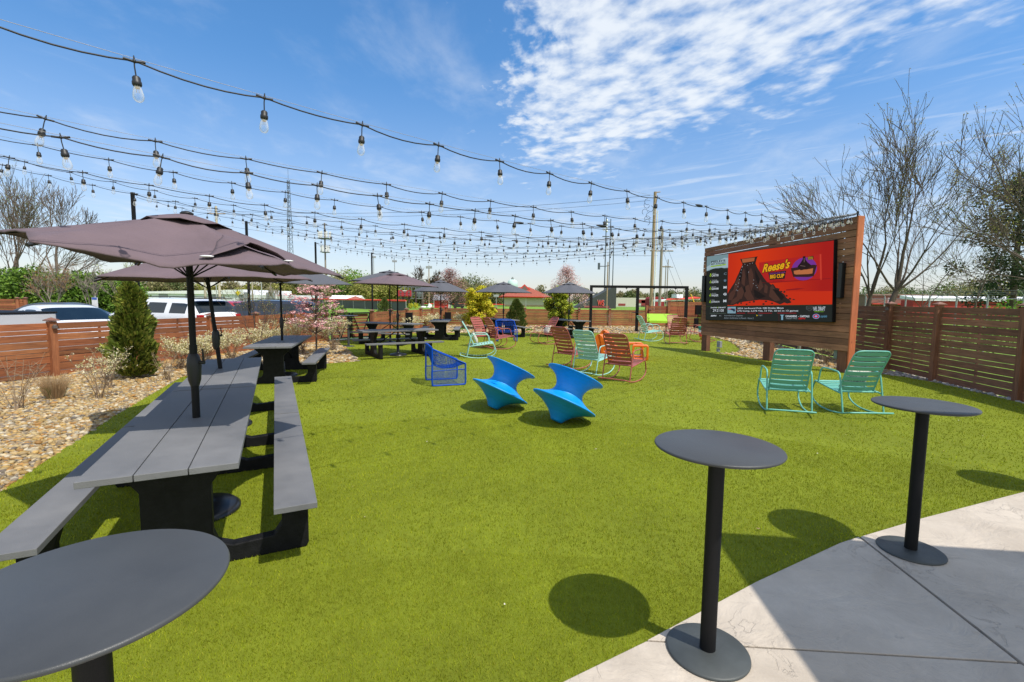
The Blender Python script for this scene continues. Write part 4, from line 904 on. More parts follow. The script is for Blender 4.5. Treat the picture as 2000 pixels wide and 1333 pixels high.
for k in range(nb):
    t0, t1 = acc / S_, (acc + hs_[k]) / S_; acc += hs_[k] + gaps[k]
    x0, x1 = WX0 + rng.uniform(-.03, .03), WX1
    z = lambda x, t: edge(x, True) * (1 - t) + edge(x, False) * t
    t_ = rng.uniform(.75, 1.25)
    cut = rng.uniform(.3, .7) * (x1 - x0) + x0
    for a, b_ in ((x0, cut - .002), (cut + .002, x1)):
        tt = t_ * rng.uniform(.85, 1.15)
        mb.hexa([(a, 0, z(a, t1)), (b_, 0, z(b_, t1)), (b_, .03, z(b_, t1)), (a, .03, z(a, t1)), (a, 0, z(a, t0)), (b_, 0, z(b_, t0)), (b_, .03, z(b_, t0)), (a, .03, z(a, t0))], col=(tt, tt * rng.uniform(.95, 1.08), tt * rng.uniform(.92, 1.1)))
mb.build('boards', MT['dark_wood'], SWALL)
xs_r = wxz(1640, 550)[0]; mb = MB(); zl = lambda x, f: edge(x, False) + (edge(x, True) - edge(x, False)) * f
for xa_, xb_, f0, f1 in ((WX0 + .05, xs_r, .02, .86), (xs_r, WX1 - .03, .02, .24)):
    mb.hexa([(xa_, .0315, zl(xa_, f0)), (xb_, .0315, zl(xb_, f0)), (xb_, .045, zl(xb_, f0)), (xa_, .045, zl(xa_, f0)), (xa_, .0315, zl(xa_, f1)), (xb_, .0315, zl(xb_, f1)), (xb_, .045, zl(xb_, f1)), (xa_, .045, zl(xa_, f1))])
mb.build('backing_sheet', pm('dark_backing', (.02, .016, .013), .9), SWALL)
xm = wxz(1500, 600)[0]
for i, (x, wd) in enumerate(((WX0 + .16, .26), (xm, .26), (WX1 - .16, .26))):
    mb = MB(); mb.box((x, .03 + .085, (edge(x, True) - .02) / 2), (wd, .17, edge(x, True) - .02), col=(.75, .75, .75)); mb.build('post', MT['dark_wood_z'], SWALL, bevel=.006)
mb = MB(); zz = edge(WX1, True); mb.box((WX1 + .022, .10, zz / 2 - .0), (.034, .21, zz + .02), col=(1.1, 1.1, 1.1)); mb.build('end_board', MT['orange_wood_z'], SWALL, bevel=.004)
mb = MB(); mb.cyl((WX1 - .02, .03, zz), (WX1 - .02, .03, zz + .09), .02, n=8); mb.ball((WX1 - .02, .03, zz + .10), .03); mb.build('cable_hook', MT['black_metal'], SWALL)
mb = MB(); x, z = wxz(1396, 682); mb.box((x + .1, .1, .30), (.16, .10, .22)); mb.box((x + .08, .08, .1), (.10, .08, .12)); mb.build('outlet_box', pm('grey_plastic', (.25, .26, .27), .5), SWALL, bevel=.01)
mb = MB(); mb.box((WX1 - .36, .1, .44), (.10, .10, .24)); mb.build('outlet_box', pm('green_grey_box', (.16, .20, .18), .5), SWALL, bevel=.01)
mb = MB(); mb.cyl((xm + .85, .35, -.02), (xm + .85, .35, .62), .045, n=12); mb.build('conduit', pm('galvanised', (.4, .4, .38), .45, .5), SWALL)
def speaker_bar(px0, py0, px1, py1, wd, label):
    x, z1 = wxz(px0, py0); x2, z0 = wxz(px1, py1); T = thing('line_speaker', label, 'speaker', SB + ex * (x + x2) / 2 - ny * .05 + Vector((0, 0, z0)), SZ, 'tall speakers beside the screen')
    mb = MB(); mb.box((0, -.02, (z1 - z0) / 2), (wd, .12, z1 - z0)); mb.build('cabinet', MT['black_metal'], T, bevel=.012)
    mb = MB(); mb.box((-.0, -.084, (z1 - z0) / 2), (wd * .8, .008, (z1 - z0) * .96)); mb.build('grille', pm('speaker_grille', (.03, .03, .032), .6, 0, .3, 200), T)
speaker_bar(1649, 514, 1645, 583, .12, 'tall narrow black speaker at the right of the screen')
speaker_bar(1379, 539, 1379, 590, .16, 'tall narrow black speaker at the left edge of the screen wall')

# ------------------------------------------------------------------ led screen
SCR = thing('led_screen', 'large outdoor led screen with a red chocolate advert and a dark sports ticker', 'screen', SB - ny * .0, SZ)
cTL, cTR, cBR, cBL = wxz(1386, 502), wxz(1635, 470.5), wxz(1631, 629), wxz(1384, 625)
FY = -.115
def sp(s, t, d=0.0):
    a = [cTL[i] * (1 - s) + cTR[i] * s for i in (0, 1)]; b_ = [cBL[i] * (1 - s) + cBR[i] * s for i in (0, 1)]
    return Vector((a[0] * (1 - t) + b_[0] * t, FY - d, a[1] * (1 - t) + b_[1] * t))
mb = MB(); e_ = .012
cs = [sp(-.004, 1.006), sp(1.004, 1.006), sp(1.004, -.006), sp(-.004, -.006)]
f = [c.copy() for c in cs]; k = [Vector((c.x, -.002, c.z)) for c in cs]
mb.hexa([f[0] + Vector((0, .003, 0)), f[1] + Vector((0, .003, 0)), k[1], k[0], f[3] + Vector((0, .003, 0)), f[2] + Vector((0, .003, 0)), k[2], k[3]]); mb.build('cabinet', MT['black_metal'], SCR)
_em = {}
def em(r, g, b_):
    key = (r, g, b_)
    if key not in _em: _em[key] = E_('led_%d_%d_%d' % key, lin(r, g, b_), .84)
    return _em[key]
def spoly(name, pts, d, m, kk=None):
    me = bpy.data.meshes.new(name); bm = bmesh.new()
    fc = bm.faces.new([bm.verts.new(sp(s, t, d)) for s, t in pts]); fc.normal_update()
    if fc.normal.y > 0: bmesh.ops.reverse_faces(bm, faces=[fc])
    bmesh.ops.triangulate(bm, faces=list(bm.faces)); bm.to_mesh(me); bm.free(); me.materials.append(m)
    o = bpy.data.objects.new(name, me); C.objects.link(o); o.parent = SCR; return o
def smulti(name, polys, d, m):
    me = bpy.data.meshes.new(name); bm = bmesh.new()
    for pts in polys: bm.faces.new([bm.verts.new(sp(s, t, d)) for s, t in pts])
    for fc in bm.faces: fc.normal_update()
    bmesh.ops.reverse_faces(bm, faces=[fc for fc in bm.faces if fc.normal.y > 0]); bmesh.ops.triangulate(bm, faces=list(bm.faces))
    bm.to_mesh(me); bm.free(); me.materials.append(m); o = bpy.data.objects.new(name, me); C.objects.link(o); o.parent = SCR; return o
def rect(a, b_, c_, d_): return [(a, b_), (c_, b_), (c_, d_), (a, d_)]
_dg = bpy.context.evaluated_depsgraph_get
def txt(name, s, s0, t0, s1, t1, d, m, shear=0, bold=.0, rot=0, curve=0):
    cu = bpy.data.curves.new('t', 'FONT'); cu.body = s; cu.shear = shear; cu.offset = bold; cu.resolution_u = 4
    ob = bpy.data.objects.new('t', cu); C.objects.link(ob); bpy.context.view_layer.update()
    me = bpy.data.meshes.new_from_object(ob.evaluated_get(_dg())); C.objects.unlink(ob); bpy.data.objects.remove(ob)
    xs = [v.co.x for v in me.vertices]; ys = [v.co.y for v in me.vertices]
    x0, x1, y0, y1 = min(xs) + bold, max(xs) - bold, min(ys) + bold, max(ys) - bold
    for v in me.vertices:
        u = (v.co.x - x0) / (x1 - x0); w_ = (v.co.y - y0) / (y1 - y0)
        v.co = sp(s0 + (s1 - s0) * u, t1 + (t0 - t1) * w_ + rot * (u - .5) + curve * ((u - .5) ** 2), d)
    me.materials.clear(); me.materials.append(m); o = bpy.data.objects.new(name, me); C.objects.link(o); o.parent = SCR; return o
# backgrounds
def red_mat():
    m, t, b = mnode('led_red_field'); n = t.nodes.new; l = t.links.new; tcn = n('ShaderNodeTexCoord'); sx = n('ShaderNodeSeparateXYZ'); l(tcn.outputs['Object'], sx.inputs[0])
    def mr(v, a, b2, c0, c1):
        x = n('ShaderNodeMapRange'); x.inputs[1].default_value = a; x.inputs[2].default_value = b2; x.inputs[3].default_value = c0; x.inputs[4].default_value = c1; l(v, x.inputs[0]); return x.outputs[0]
    cx = (sp(.45, .3)).x; ax = n('ShaderNodeMath'); ax.operation = 'SUBTRACT'; l(sx.outputs[0], ax.inputs[0]); ax.inputs[1].default_value = cx; ab = n('ShaderNodeMath'); ab.operation = 'ABSOLUTE'; l(ax.outputs[0], ab.inputs[0])
    g1 = mr(ab.outputs[0], 0, 2.3, 1, 0); r = n('ShaderNodeMix'); r.data_type = 'RGBA'; r.inputs[6].default_value = (*lin(158, 22, 18), 1); r.inputs[7].default_value = (*lin(206, 52, 6), 1); l(g1, r.inputs[0])
    l(r.outputs[2], b.inputs['Emission Color']); b.inputs['Emission Strength'].default_value = .84; b.inputs['Base Color'].default_value = (.012, .012, .012, 1); b.inputs['Roughness'].default_value = .8; b.inputs['Specular IOR Level'].default_value = .05; return m
D = [0.0, .0015, .003, .0045, .006, .0075, .009]
smulti('dark_panel', [rect(0, 0, .2165, .784), rect(0, .784, 1, 1)], D[0], em(30, 33, 31))
spoly('red_field', rect(.2165, 0, 1, .784), D[0], red_mat())
spoly('orange_floor', [(.2165, .70), (.5, .66), (.7, .60), (1, .62), (1, .784), (.2165, .784)], D[1], em(190, 42, 14))
spoly('grey_sky', [(0, 0), (.2165, 0), (.2165, .212), (.18, .21), (.15, .197), (.12, .202), (.09, .196), (.06, .204), (.03, .222), (0, .232)], D[1], em(112, 138, 146))
spoly('pale_cloud', [(.0, .16), (.035, .14), (.05, .09), (.10, .085), (.15, .07), (.18, .05), (.2165, .06), (.2165, .20), (.18, .205), (.15, .192), (.10, .195), (.05, .2), (.0, .225)], D[2], em(150, 172, 182))
K = em(22, 24, 24); Wt = em(196, 204, 212); G_ = em(150, 190, 30); GY = em(150, 158, 166)
txt('heading_text', "FIELD'S", .05, .078, .19, .108, D[3], K, bold=.03)
txt('heading_text', 'BEST AVAILABLE', .047, .116, .192, .143, D[3], K, bold=.02)
spoly('green_strip', [(.044, .154), (.196, .146), (.196, .164), (.044, .172)], D[3], G_)
txt('strip_text', 'UNDRAFTED PLAYERS', .052, .155, .188, .166, D[4], K, bold=.01, rot=-.008)
for i, (a, b_, lg) in enumerate((('ABDUL', 'CARTER', 'C'), ('TRAVIS', 'HUNTER', '*'), ('MASON', 'GRAHAM', 'M'), ('JALON', 'WALKER', 'G'), ('WILL', 'JOHNSON', 'M'))):
    t = .270 + i * .1035; ln = len(b_) / 7 * .082
    txt('first_name', a, .056, t, .056 + .009 * len(a), t + .017, D[1], GY, bold=.01); txt('surname', b_, .055, t + .022, .055 + ln, t + .052, D[1], Wt, bold=.02)
    txt('rank_number', str(i + 1), .040, t + .003, .047, t + .02, D[1], G_, bold=.03); smulti('rank_box', [rect(.034, t + .025, .050, t + .030), rect(.034, t + .043, .050, t + .048), rect(.034, t + .03, .038, t + .043), rect(.046, t + .03, .050, t + .043)], D[1], G_)
    if lg == '*':
        smulti('team_logo', [[(.190 + .013 * math.cos(q_), t + .024 + .02 * math.sin(q_)) for q_ in [j * .6 for j in range(11)]]], D[1], em(90, 110, 130))
    else: txt('team_logo', lg, .178, t + .008, .204, t + .040, D[1], Wt if lg != 'C' else em(120, 140, 155), bold=.05 if lg != 'C' else .0)
smulti('thin_line', [rect(.0, .786, 1, .790)], D[1], em(46, 66, 20)); smulti('thin_line', [rect(.035, .385, .21, .388)], D[1], em(48, 54, 54))
txt('draft_text', 'COUNTDOWN', .049, .800, .115, .817, D[1], Wt, bold=.03, shear=.3); txt('draft_text', 'DRAFT', .127, .800, .203, .817, D[1], Wt, bold=.03, shear=.3); spoly('green_mark', rect(.118, .802, .124, .814), D[1], G_)
txt('clock_text', '29:21:08', .072, .832, .182, .872, D[1], Wt, bold=.0)
smulti('clock_frame', [rect(.046, .822, .048, .885), rect(.206, .822, .208, .885), rect(.04, .892, .205, .902)], D[1], em(62, 74, 66))
spoly('photo_thumbnail', rect(.219, .799, .296, .897), D[1], em(120, 150, 165)); smulti('thumbnail_emblem', [[(.222, .832), (.25, .822), (.285, .828), (.292, .85), (.28, .88), (.272, .858), (.25, .845), (.224, .842)]], D[2], em(30, 40, 62)); smulti('thumbnail_stripe', [[(.222, .832), (.25, .82), (.256, .832), (.226, .842)]], D[3], em(190, 70, 90))
txt('ticker_text', '2024 1st-Round Pick: QB Drake Maye', .312, .812, .685, .840, D[1], Wt, bold=.012); txt('ticker_text', '67% Comp, 2,276 Yds, 15 TD, 10 Int in 13 games', .312, .850, .788, .878, D[1], Wt, bold=.012)
smulti('red_line', [rect(.304, .890, .38, .898), rect(.40, .890, .47, .896), rect(.49, .890, .60, .897), rect(.64, .889, .775, .896)], D[1], em(150, 22, 30)); spoly('red_mark', rect(.303, .838, .307, .856), D[1], em(190, 22, 30))
txt('network_text', 'ESPN', .052, .925, .110, .946, D[1], Wt, shear=.3, bold=.03); txt('league_text', 'NHL', .138, .928, .160, .942, D[1], GY)
txt('match_text', 'Canadiens at Capitals', .189, .922, .359, .944, D[1], em(138, 150, 160)); txt('match_text', 'Eastern Conference 1st Round - Game 2', .189, .955, .453, .977, D[1], em(128, 140, 150))
spoly('yellow_arrow', [(.478, .915), (.487, .926), (.478, .938)], D[1], em(230, 200, 20)); txt('time_text', '7 ET', .495, .917, .525, .935, D[1], GY)
spoly('red_divider', rect(.6515, .90, .6535, 1.0), D[1], em(90, 16, 22))
txt('match_heading', 'CANADIENS  -  CAPITALS', .701, .922, .862, .945, D[1], Wt, bold=.03); txt('match_time', 'TONIGHT 7 PM ET', .702, .953, .783, .973, D[1], GY); txt('network_text', 'ESPN', .791, .952, .837, .972, D[1], em(190, 30, 30), shear=.3, bold=.03)
smulti('trophy_mark', [rect(.670, .92, .683, .985), [(.662, .915), (.69, .915), (.683, .93), (.668, .93)]], D[1], em(120, 160, 180))
smulti('shield_outline', [[(.84, .805), (.862, .80), (.884, .805), (.884, .84), (.862, .868), (.84, .84)]], D[1], em(74, 80, 80)); smulti('shield_inner', [[(.844, .809), (.862, .804), (.88, .809), (.88, .838), (.862, .861), (.844, .838)]], D[2], em(34, 38, 36))
txt('league_text', 'DRAFT', .848, .822, .876, .836, D[3], em(90, 96, 96)); txt('draft_heading', 'NFL DRAFT', .888, .812, .960, .862, D[1], Wt, bold=.01); txt('draft_place', 'GREEN BAY', .893, .868, .953, .880, D[1], em(110, 170, 30), bold=.02); txt('draft_year', '2025', .912, .798, .935, .807, D[1], em(110, 116, 116))
ell = lambda cs_, ct, a, b_, n=20: [(cs_ + a * math.cos(2 * PI * j / n), ct + b_ * math.sin(2 * PI * j / n)) for j in range(n)]
smulti('oval_badge', [ell(.905, .933, .022, .032)], D[1], em(110, 150, 200)); smulti('oval_badge_ring', [ell(.905, .933, .018, .026)], D[2], em(170, 30, 50)); smulti('oval_badge_centre', [ell(.905, .933, .009, .012)], D[3], em(120, 160, 210))
txt('script_text', 'capitals', .932, .915, .972, .955, D[1], em(90, 150, 180), shear=.4)
# wrapper, circle, cup
spoly('wrapper', [(.491, .178), (.928, .149), (.936, .475), (.497, .463)], D[1], em(168, 28, 26)); spoly('wrapper_edge', [(.918, .150), (.928, .149), (.936, .475), (.925, .475)], D[2], em(190, 56, 40)); smulti('wrapper_shadow', [[(.497, .463), (.99, .46), (.99, .468), (.60, .476)], [(.70, .575), (.78, .565), (.83, .573), (.78, .585), (.70, .59)]], D[2], em(132, 18, 24))
spoly('purple_circle', ell(.820, .320, .083, .148, 36), D[2], em(112, 46, 140))
spoly('cup_shell', [(.730, .296), (.76, .292), (.88, .275), (.903, .284), (.885, .422), (.85, .428), (.749, .413)], D[3], em(52, 26, 22))
spoly('cup_filling', [(.752, .335), (.79, .325), (.84, .33), (.880, .32), (.876, .385), (.85, .39), (.77, .385), (.755, .375)], D[4], em(176, 104, 62))
spoly('chocolate_pour', [(.812, .155), (.829, .155), (.83, .20), (.845, .24), (.868, .28), (.86, .30), (.835, .325), (.80, .335), (.782, .305), (.778, .28), (.80, .23), (.812, .19)], D[5], em(34, 18, 20)); smulti('pour_glint', [[(.797, .270), (.83, .285), (.83, .290), (.797, .276)], [(.820, .18), (.823, .18), (.824, .23), (.820, .235)]], D[6], em(120, 96, 92))
spoly('size_badge', [(.843, .168), (.880, .162), (.882, .205), (.845, .210)], D[5], em(40, 22, 18)); txt('size_text', 'KING', .847, .171, .876, .184, D[6], em(190, 150, 40), bold=.03); txt('size_text', 'SIZE', .847, .190, .878, .203, D[6], em(190, 150, 40), bold=.03)
txt('brand_outline', "Reese's", .520, .190, .724, .305, D[2], em(28, 20, 12), shear=.35, bold=.075, rot=-.035); txt('brand_text', "Reese's", .520, .192, .724, .303, D[3], em(214, 160, 18), shear=.35, bold=.03, rot=-.035)
spoly('flavour_plate', [(.565, .330), (.699, .322), (.689, .430), (.577, .432)], D[2], em(36, 18, 22)); txt('flavour_text', 'CHOCOLATE LAVA', .572, .336, .693, .354, D[3], em(130, 56, 140), bold=.02, rot=-.004); txt('flavour_heading', 'BIG CUP', .581, .365, .684, .412, D[3], em(206, 150, 22), bold=.05, rot=-.004); smulti('fine_print', [rect(.572, .445, .69, .449), rect(.60, .456, .67, .459)], D[2], em(110, 16, 18))
# chocolate mountain
MO = [(.2165, .60), (.235, .545), (.262, .48), (.283, .43), (.300, .36), (.318, .30), (.333, .24), (.350, .18), (.462, .186), (.475, .24), (.492, .29), (.512, .345), (.534, .406), (.556, .455), (.575, .475), (.590, .500), (.603, .49), (.613, .51), (.625, .545), (.640, .552), (.655, .56), (.650, .585), (.675, .62), (.690, .64), (.700, .68), (.732, .725), (.735, .757), (.71, .765), (.69, .75), (.66, .775), (.64, .76), (.61, .735), (.57, .715), (.50, .705), (.44, .715), (.38, .725), (.34, .735), (.30, .755), (.27, .775), (.2165, .772)]
spoly('chocolate_mountain', MO, D[2], em(46, 30, 27))
rng = random.Random(5); li = []; dk = []
for fx in [((.285, .45), (.318, .36), (.335, .42), (.30, .56), (.262, .62)), ((.345, .30), (.365, .24), (.378, .36), (.372, .50), (.345, .46)), ((.40, .30), (.425, .24), (.445, .34), (.45, .48), (.43, .58), (.41, .46)), ((.31, .56), (.345, .50), (.37, .58), (.35, .68), (.30, .70)), ((.38, .50), (.41, .48), (.43, .60), (.46, .70), (.40, .71), (.37, .64)), ((.235, .60), (.275, .54), (.29, .60), (.26, .70), (.225, .70)), ((.49, .40), (.51, .43), (.53, .52), (.50, .58), (.48, .50)), ((.585, .53), (.60, .50), (.635, .62), (.66, .72), (.62, .73), (.575, .66)), ((.54, .48), (.565, .52), (.56, .62), (.535, .60)), ((.26, .70), (.31, .64), (.33, .70), (.28, .755), (.245, .76))]: li.append(fx)
smulti('mountain_facet', li, D[3], em(72, 46, 38))
smulti('mountain_shade', [((.33, .28), (.345, .24), (.35, .34), (.335, .44), (.32, .40)), ((.385, .22), (.398, .26), (.40, .42), (.388, .36)), ((.455, .26), (.475, .33), (.50, .42), (.49, .50), (.465, .40)), ((.36, .52), (.375, .50), (.385, .58), (.37, .60)), ((.45, .55), (.50, .60), (.55, .66), (.50, .69), (.46, .66)), ((.60, .56), (.645, .58), (.69, .68), (.67, .72), (.64, .66))], D[4], em(26, 18, 18))
spoly('cup_slab', [(.328, .092), (.340, .098), (.462, .090), (.478, .085), (.470, .125), (.461, .19), (.405, .205), (.352, .19)], D[3], em(44, 24, 20)); spoly('slab_filling', [(.343, .103), (.455, .100), (.450, .150), (.352, .158)], D[4], em(158, 88, 54))
rb = [[(s + a * .011 * rng.uniform(.6, 1.3), t + b_ * .014 * rng.uniform(.6, 1.2)) for a, b_ in ((-1, .4), (-.4, -.9), (.6, -.7), (1, .3), (.2, 1))] for s, t in ((.315, .752), (.345, .745), (.42, .735), (.455, .728), (.60, .755), (.665, .60), (.69, .605), (.705, .66), (.73, .70), (.755, .712), (.73, .745), (.39, .765), (.53, .765), (.55, .73), (.24, .765), (.27, .74))]
smulti('chocolate_crumb', rb, D[2], em(52, 32, 26))
smulti('gloss_speck', [[(s - .0016, t - .006), (s + .0016, t - .005), (s + .0014, t + .006), (s - .0012, t + .005)] for s, t in ((.348, .22), (.343, .26), (.338, .30), (.330, .35), (.325, .40), (.318, .45), (.313, .50), (.300, .55), (.312, .56), (.395, .20), (.372, .18), (.415, .18), (.437, .175), (.405, .30), (.45, .42), (.447, .47), (.47, .50), (.48, .53), (.295, .47), (.35, .21))], D[5], em(170, 180, 190))
# ------------------------------------------------------------------ light poles and string lights
def strand_pts(E0, F, sag, n=None):
    Ln = (F - E0).length; out = []; m_ = 60
    for i in range(m_ + 1):
        t = i / m_; out.append(E0 + (F - E0) * t - Vector((0, 0, 4 * sag * t * (1 - t))))
    return out, Ln
E0 = SB + ex * (WX1 - .02) + ny * .03 + Vector((0, 0, zz + .08))
EREF = Vector((8.43, 11.81, 3.85))
POLES = {'A': atY(259, 381, 12.0), 'B': atY(481, 436, 16.2), 'C': atY(616, 476, 20.8), 'D': atY(726, 496, 24.5)}
plab = {'A': 'black steel light pole rising behind the nearest mauve umbrella', 'B': 'black steel light pole above the grey umbrella by the parked cars', 'C': 'black steel light pole behind the pink dogwood', 'D': 'black steel light pole beside the gate, farthest of the four'}
for k_, p in POLES.items():
    T = thing('light_pole', plab[k_], 'light pole', (p.x, p.y, 0), 0, 'poles holding the string lights')
    mb = MB(); mb.box((0, 0, p.z / 2 + .03), (.066, .066, p.z + .06)); mb.build('shaft', MT['black_metal'], T, bevel=.005)
    mb = MB(); mb.cyl((.05, 0, p.z), (.11, -.02, p.z), .012, n=6); mb.tube([(.11, -.02, p.z - .03), (.14, -.02, p.z), (.11, -.02, p.z + .03)], .008, 5); mb.build('hook', MT['bulb_black'], T)
sock = MB(); sock.tube([(0, 0, 0), (.002, 0, -.03), (0, 0, -.085)], .0038, 6); sock.lathe([(.0, -.135), (.020, -.135), (.0235, -.128), (.0235, -.112), (.020, -.108), (.020, -.09), (.014, -.082), (0, -.08)], 14)
sock.tube([(-.05, 0, .002), (0, 0, -.004), (.05, 0, .002)], .0075, 6); sock.cyl((0, 0, 0), (0, 0, .028), .006, .003, n=6); sock.ball((0, 0, -.002), .011, 8, 5)
SOCK = sock.data('socket', MT['bulb_black'])
bl = MB(); bl.lathe([(0, -.222), (.012, -.2195), (.021, -.212), (.0265, -.200), (.0275, -.188), (.025, -.170), (.020, -.150), (.0155, -.134)], 14); BULB = bl.data('bulb', MT['bulb_glass'])
fil = MB(); fil.tube([(-.004, 0, -.135), (-.006, 0, -.17), (.006, 0, -.17), (.004, 0, -.135)], .0012, 4); fil.lathe([(0, -.136), (.012, -.136), (.012, -.148), (0, -.152)], 8); FIL = fil.data('filament', pm('brass_filament', (.55, .40, .22), .4, .6))
def strand(pts, knots, label, seed=0, socks=True):
    rng = random.Random(seed); T = thing('string_light', label, 'string light', pts[0], 0, 'bulb strings fanning out from the screen wall')
    # cord follows the knots with a little slack between them
    mb = MB(); cord = []
    ks = knots; last = pts[0]
    allk = [pts[0]] + ks + [pts[-1]]
    for a, b_ in zip(allk[:-1], allk[1:]):
        dl = (b_ - a).length; sg = .028 * min(1, dl / .6) * rng.uniform(.5, 1.3)
        for i in range(6):
            t = i / 6; cord.append(a.lerp(b_, t) - Vector((0, 0, sg * 4 * t * (1 - t))))
    cord.append(allk[-1])
    mb.tube([c - pts[0] for c in cord], .0045, 6); mb.build('cord', MT['bulb_black'], T)
    mb = MB(); mb.tube([p_ + Vector((0, 0, .012)) - pts[0] for p_ in pts], .0014, 4); mb.build('support_wire', pm('steel_wire', (.35, .33, .32), .5, .4), T)
    if len(ks) > 12 and seed % 2 == 0:
        j = len(ks) // 2 + seed % 5 - 2; a_, b_ = ks[j], ks[j + 1]; d_ = (b_ - a_).normalized(); c_ = a_.lerp(b_, .35)
        mb = MB(); mb.tube([c_ - d_ * .09 - pts[0], c_ - d_ * .04 - pts[0], c_ + d_ * .04 - pts[0], c_ + d_ * .09 - pts[0]], [.008, .017, .015, .007], 8); mb.build('plug_connector', MT['bulb_black'], T)
    for i, kpt in enumerate(ks):
        nx = (ks[min(i + 1, len(ks) - 1)] - ks[max(i - 1, 0)]); az = math.atan2(nx.y, nx.x)
        s_ = bpy.data.objects.new('socket', SOCK); C.objects.link(s_); s_.parent = T; s_.location = kpt - pts[0]; s_.rotation_euler = (rng.gauss(0, .07), rng.gauss(0, .09), az)
        s_.scale = (.93,) * 3; b2 = bpy.data.objects.new('bulb', BULB); C.objects.link(b2); b2.parent = s_
        if (kpt - Vector((0, 0, 1.8))).length < 9:
            f2 = bpy.data.objects.new('filament', FIL); C.objects.link(f2); f2.parent = s_
# near strands: measured curves (azimuth, slope, curvature, spacing, first bulb) from the wall corner
FIT = [(3.8662, -.1497, .0063, .6196, 6.4679, 13, 'nearest string of bulbs, crossing the top left corner of the picture'),
       (3.7535, -.1740, .0081, .6293, 6.2205, 14, 'second nearest string of bulbs, entering at the left edge'),
       (3.7900, -.2071, .0093, .5308, 8.4283, 12, 'third string of bulbs from the camera, just under the second one')]
for i, (az, el, cv, s_, t0, n, lab) in enumerate(FIT):
    s = s_ * 1.0
    f_ = lambda Ld: EREF + Vector((Ld * math.cos(az), Ld * math.sin(az), el * Ld + cv * Ld * Ld))
    Lmax = t0 + s * (n + 5)
    pts = [f_(Lmax * k / 60) for k in range(61)]; kn = []
    k0 = t0 - s * int((t0 - .4) / s)
    Ld = k0
    while Ld < Lmax - .2: kn.append(f_(Ld)); Ld += s
    off = E0 - EREF
    pts = [p + off * max(0, 1 - k / 12) for k, p in enumerate(pts)]; kn = [p + off * max(0, 1 - ((p - EREF).length / Lmax * 60) / 12) for p in kn]
    strand(pts, kn, lab, seed=i)
ZP = Vector((-9.6, 7.6, 4.3)); Y1 = Vector((-9.7, 3.2, 4.3))
OTH = [(Y1, 1.12, .2, 'fourth string of bulbs, leaving at the left edge above the bare trees'), (Y1 + Vector((0, .05, -.12)), 1.26, .45, 'fifth string of bulbs, close below the fourth one at the left edge'),
       (ZP, 1.10, .1, 'sixth string of bulbs, running just over the tip of the nearest light pole'), (ZP + Vector((0, 0, -.15)), 1.10, .4, 'seventh string of bulbs, crossing the sixth one at the left'),
       (POLES['A'] + Vector((.1, 0, 0)), .88, .15, 'upper string of bulbs tied to the light pole behind the nearest umbrella'), (POLES['A'] + Vector((.1, 0, -.06)), 1.00, .42, 'lower string of bulbs tied to the light pole behind the nearest umbrella'),
       (POLES['B'] + Vector((.1, 0, 0)), .84, .3, 'upper string of bulbs tied to the second light pole by the parked cars'), (POLES['B'] + Vector((.1, 0, -.05)), .96, .05, 'lower string of bulbs tied to the second light pole by the parked cars'),
       (POLES['C'] + Vector((.1, 0, 0)), .74, .25, 'upper string of bulbs tied to the light pole behind the dogwood'), (POLES['C'] + Vector((.1, 0, -.05)), .84, .5, 'lower string of bulbs tied to the light pole behind the dogwood'),
       (POLES['D'] + Vector((.1, 0, 0)), .76, .2, 'lowest and farthest string of bulbs, tied to the pole beside the gate')]
for i, (F, sg, ph, lab) in enumerate(OTH):
    pts, Ln = strand_pts(E0, F, sg); n = int((Ln - .6) / .61); kn = []
    for k in range(n):
        t = (.4 + ph + k * .61) / Ln
        if t < .985: kn.append(E0 + (F - E0) * t - Vector((0, 0, 4 * sg * t * (1 - t))))
    strand(pts, kn, lab, seed=20 + i)

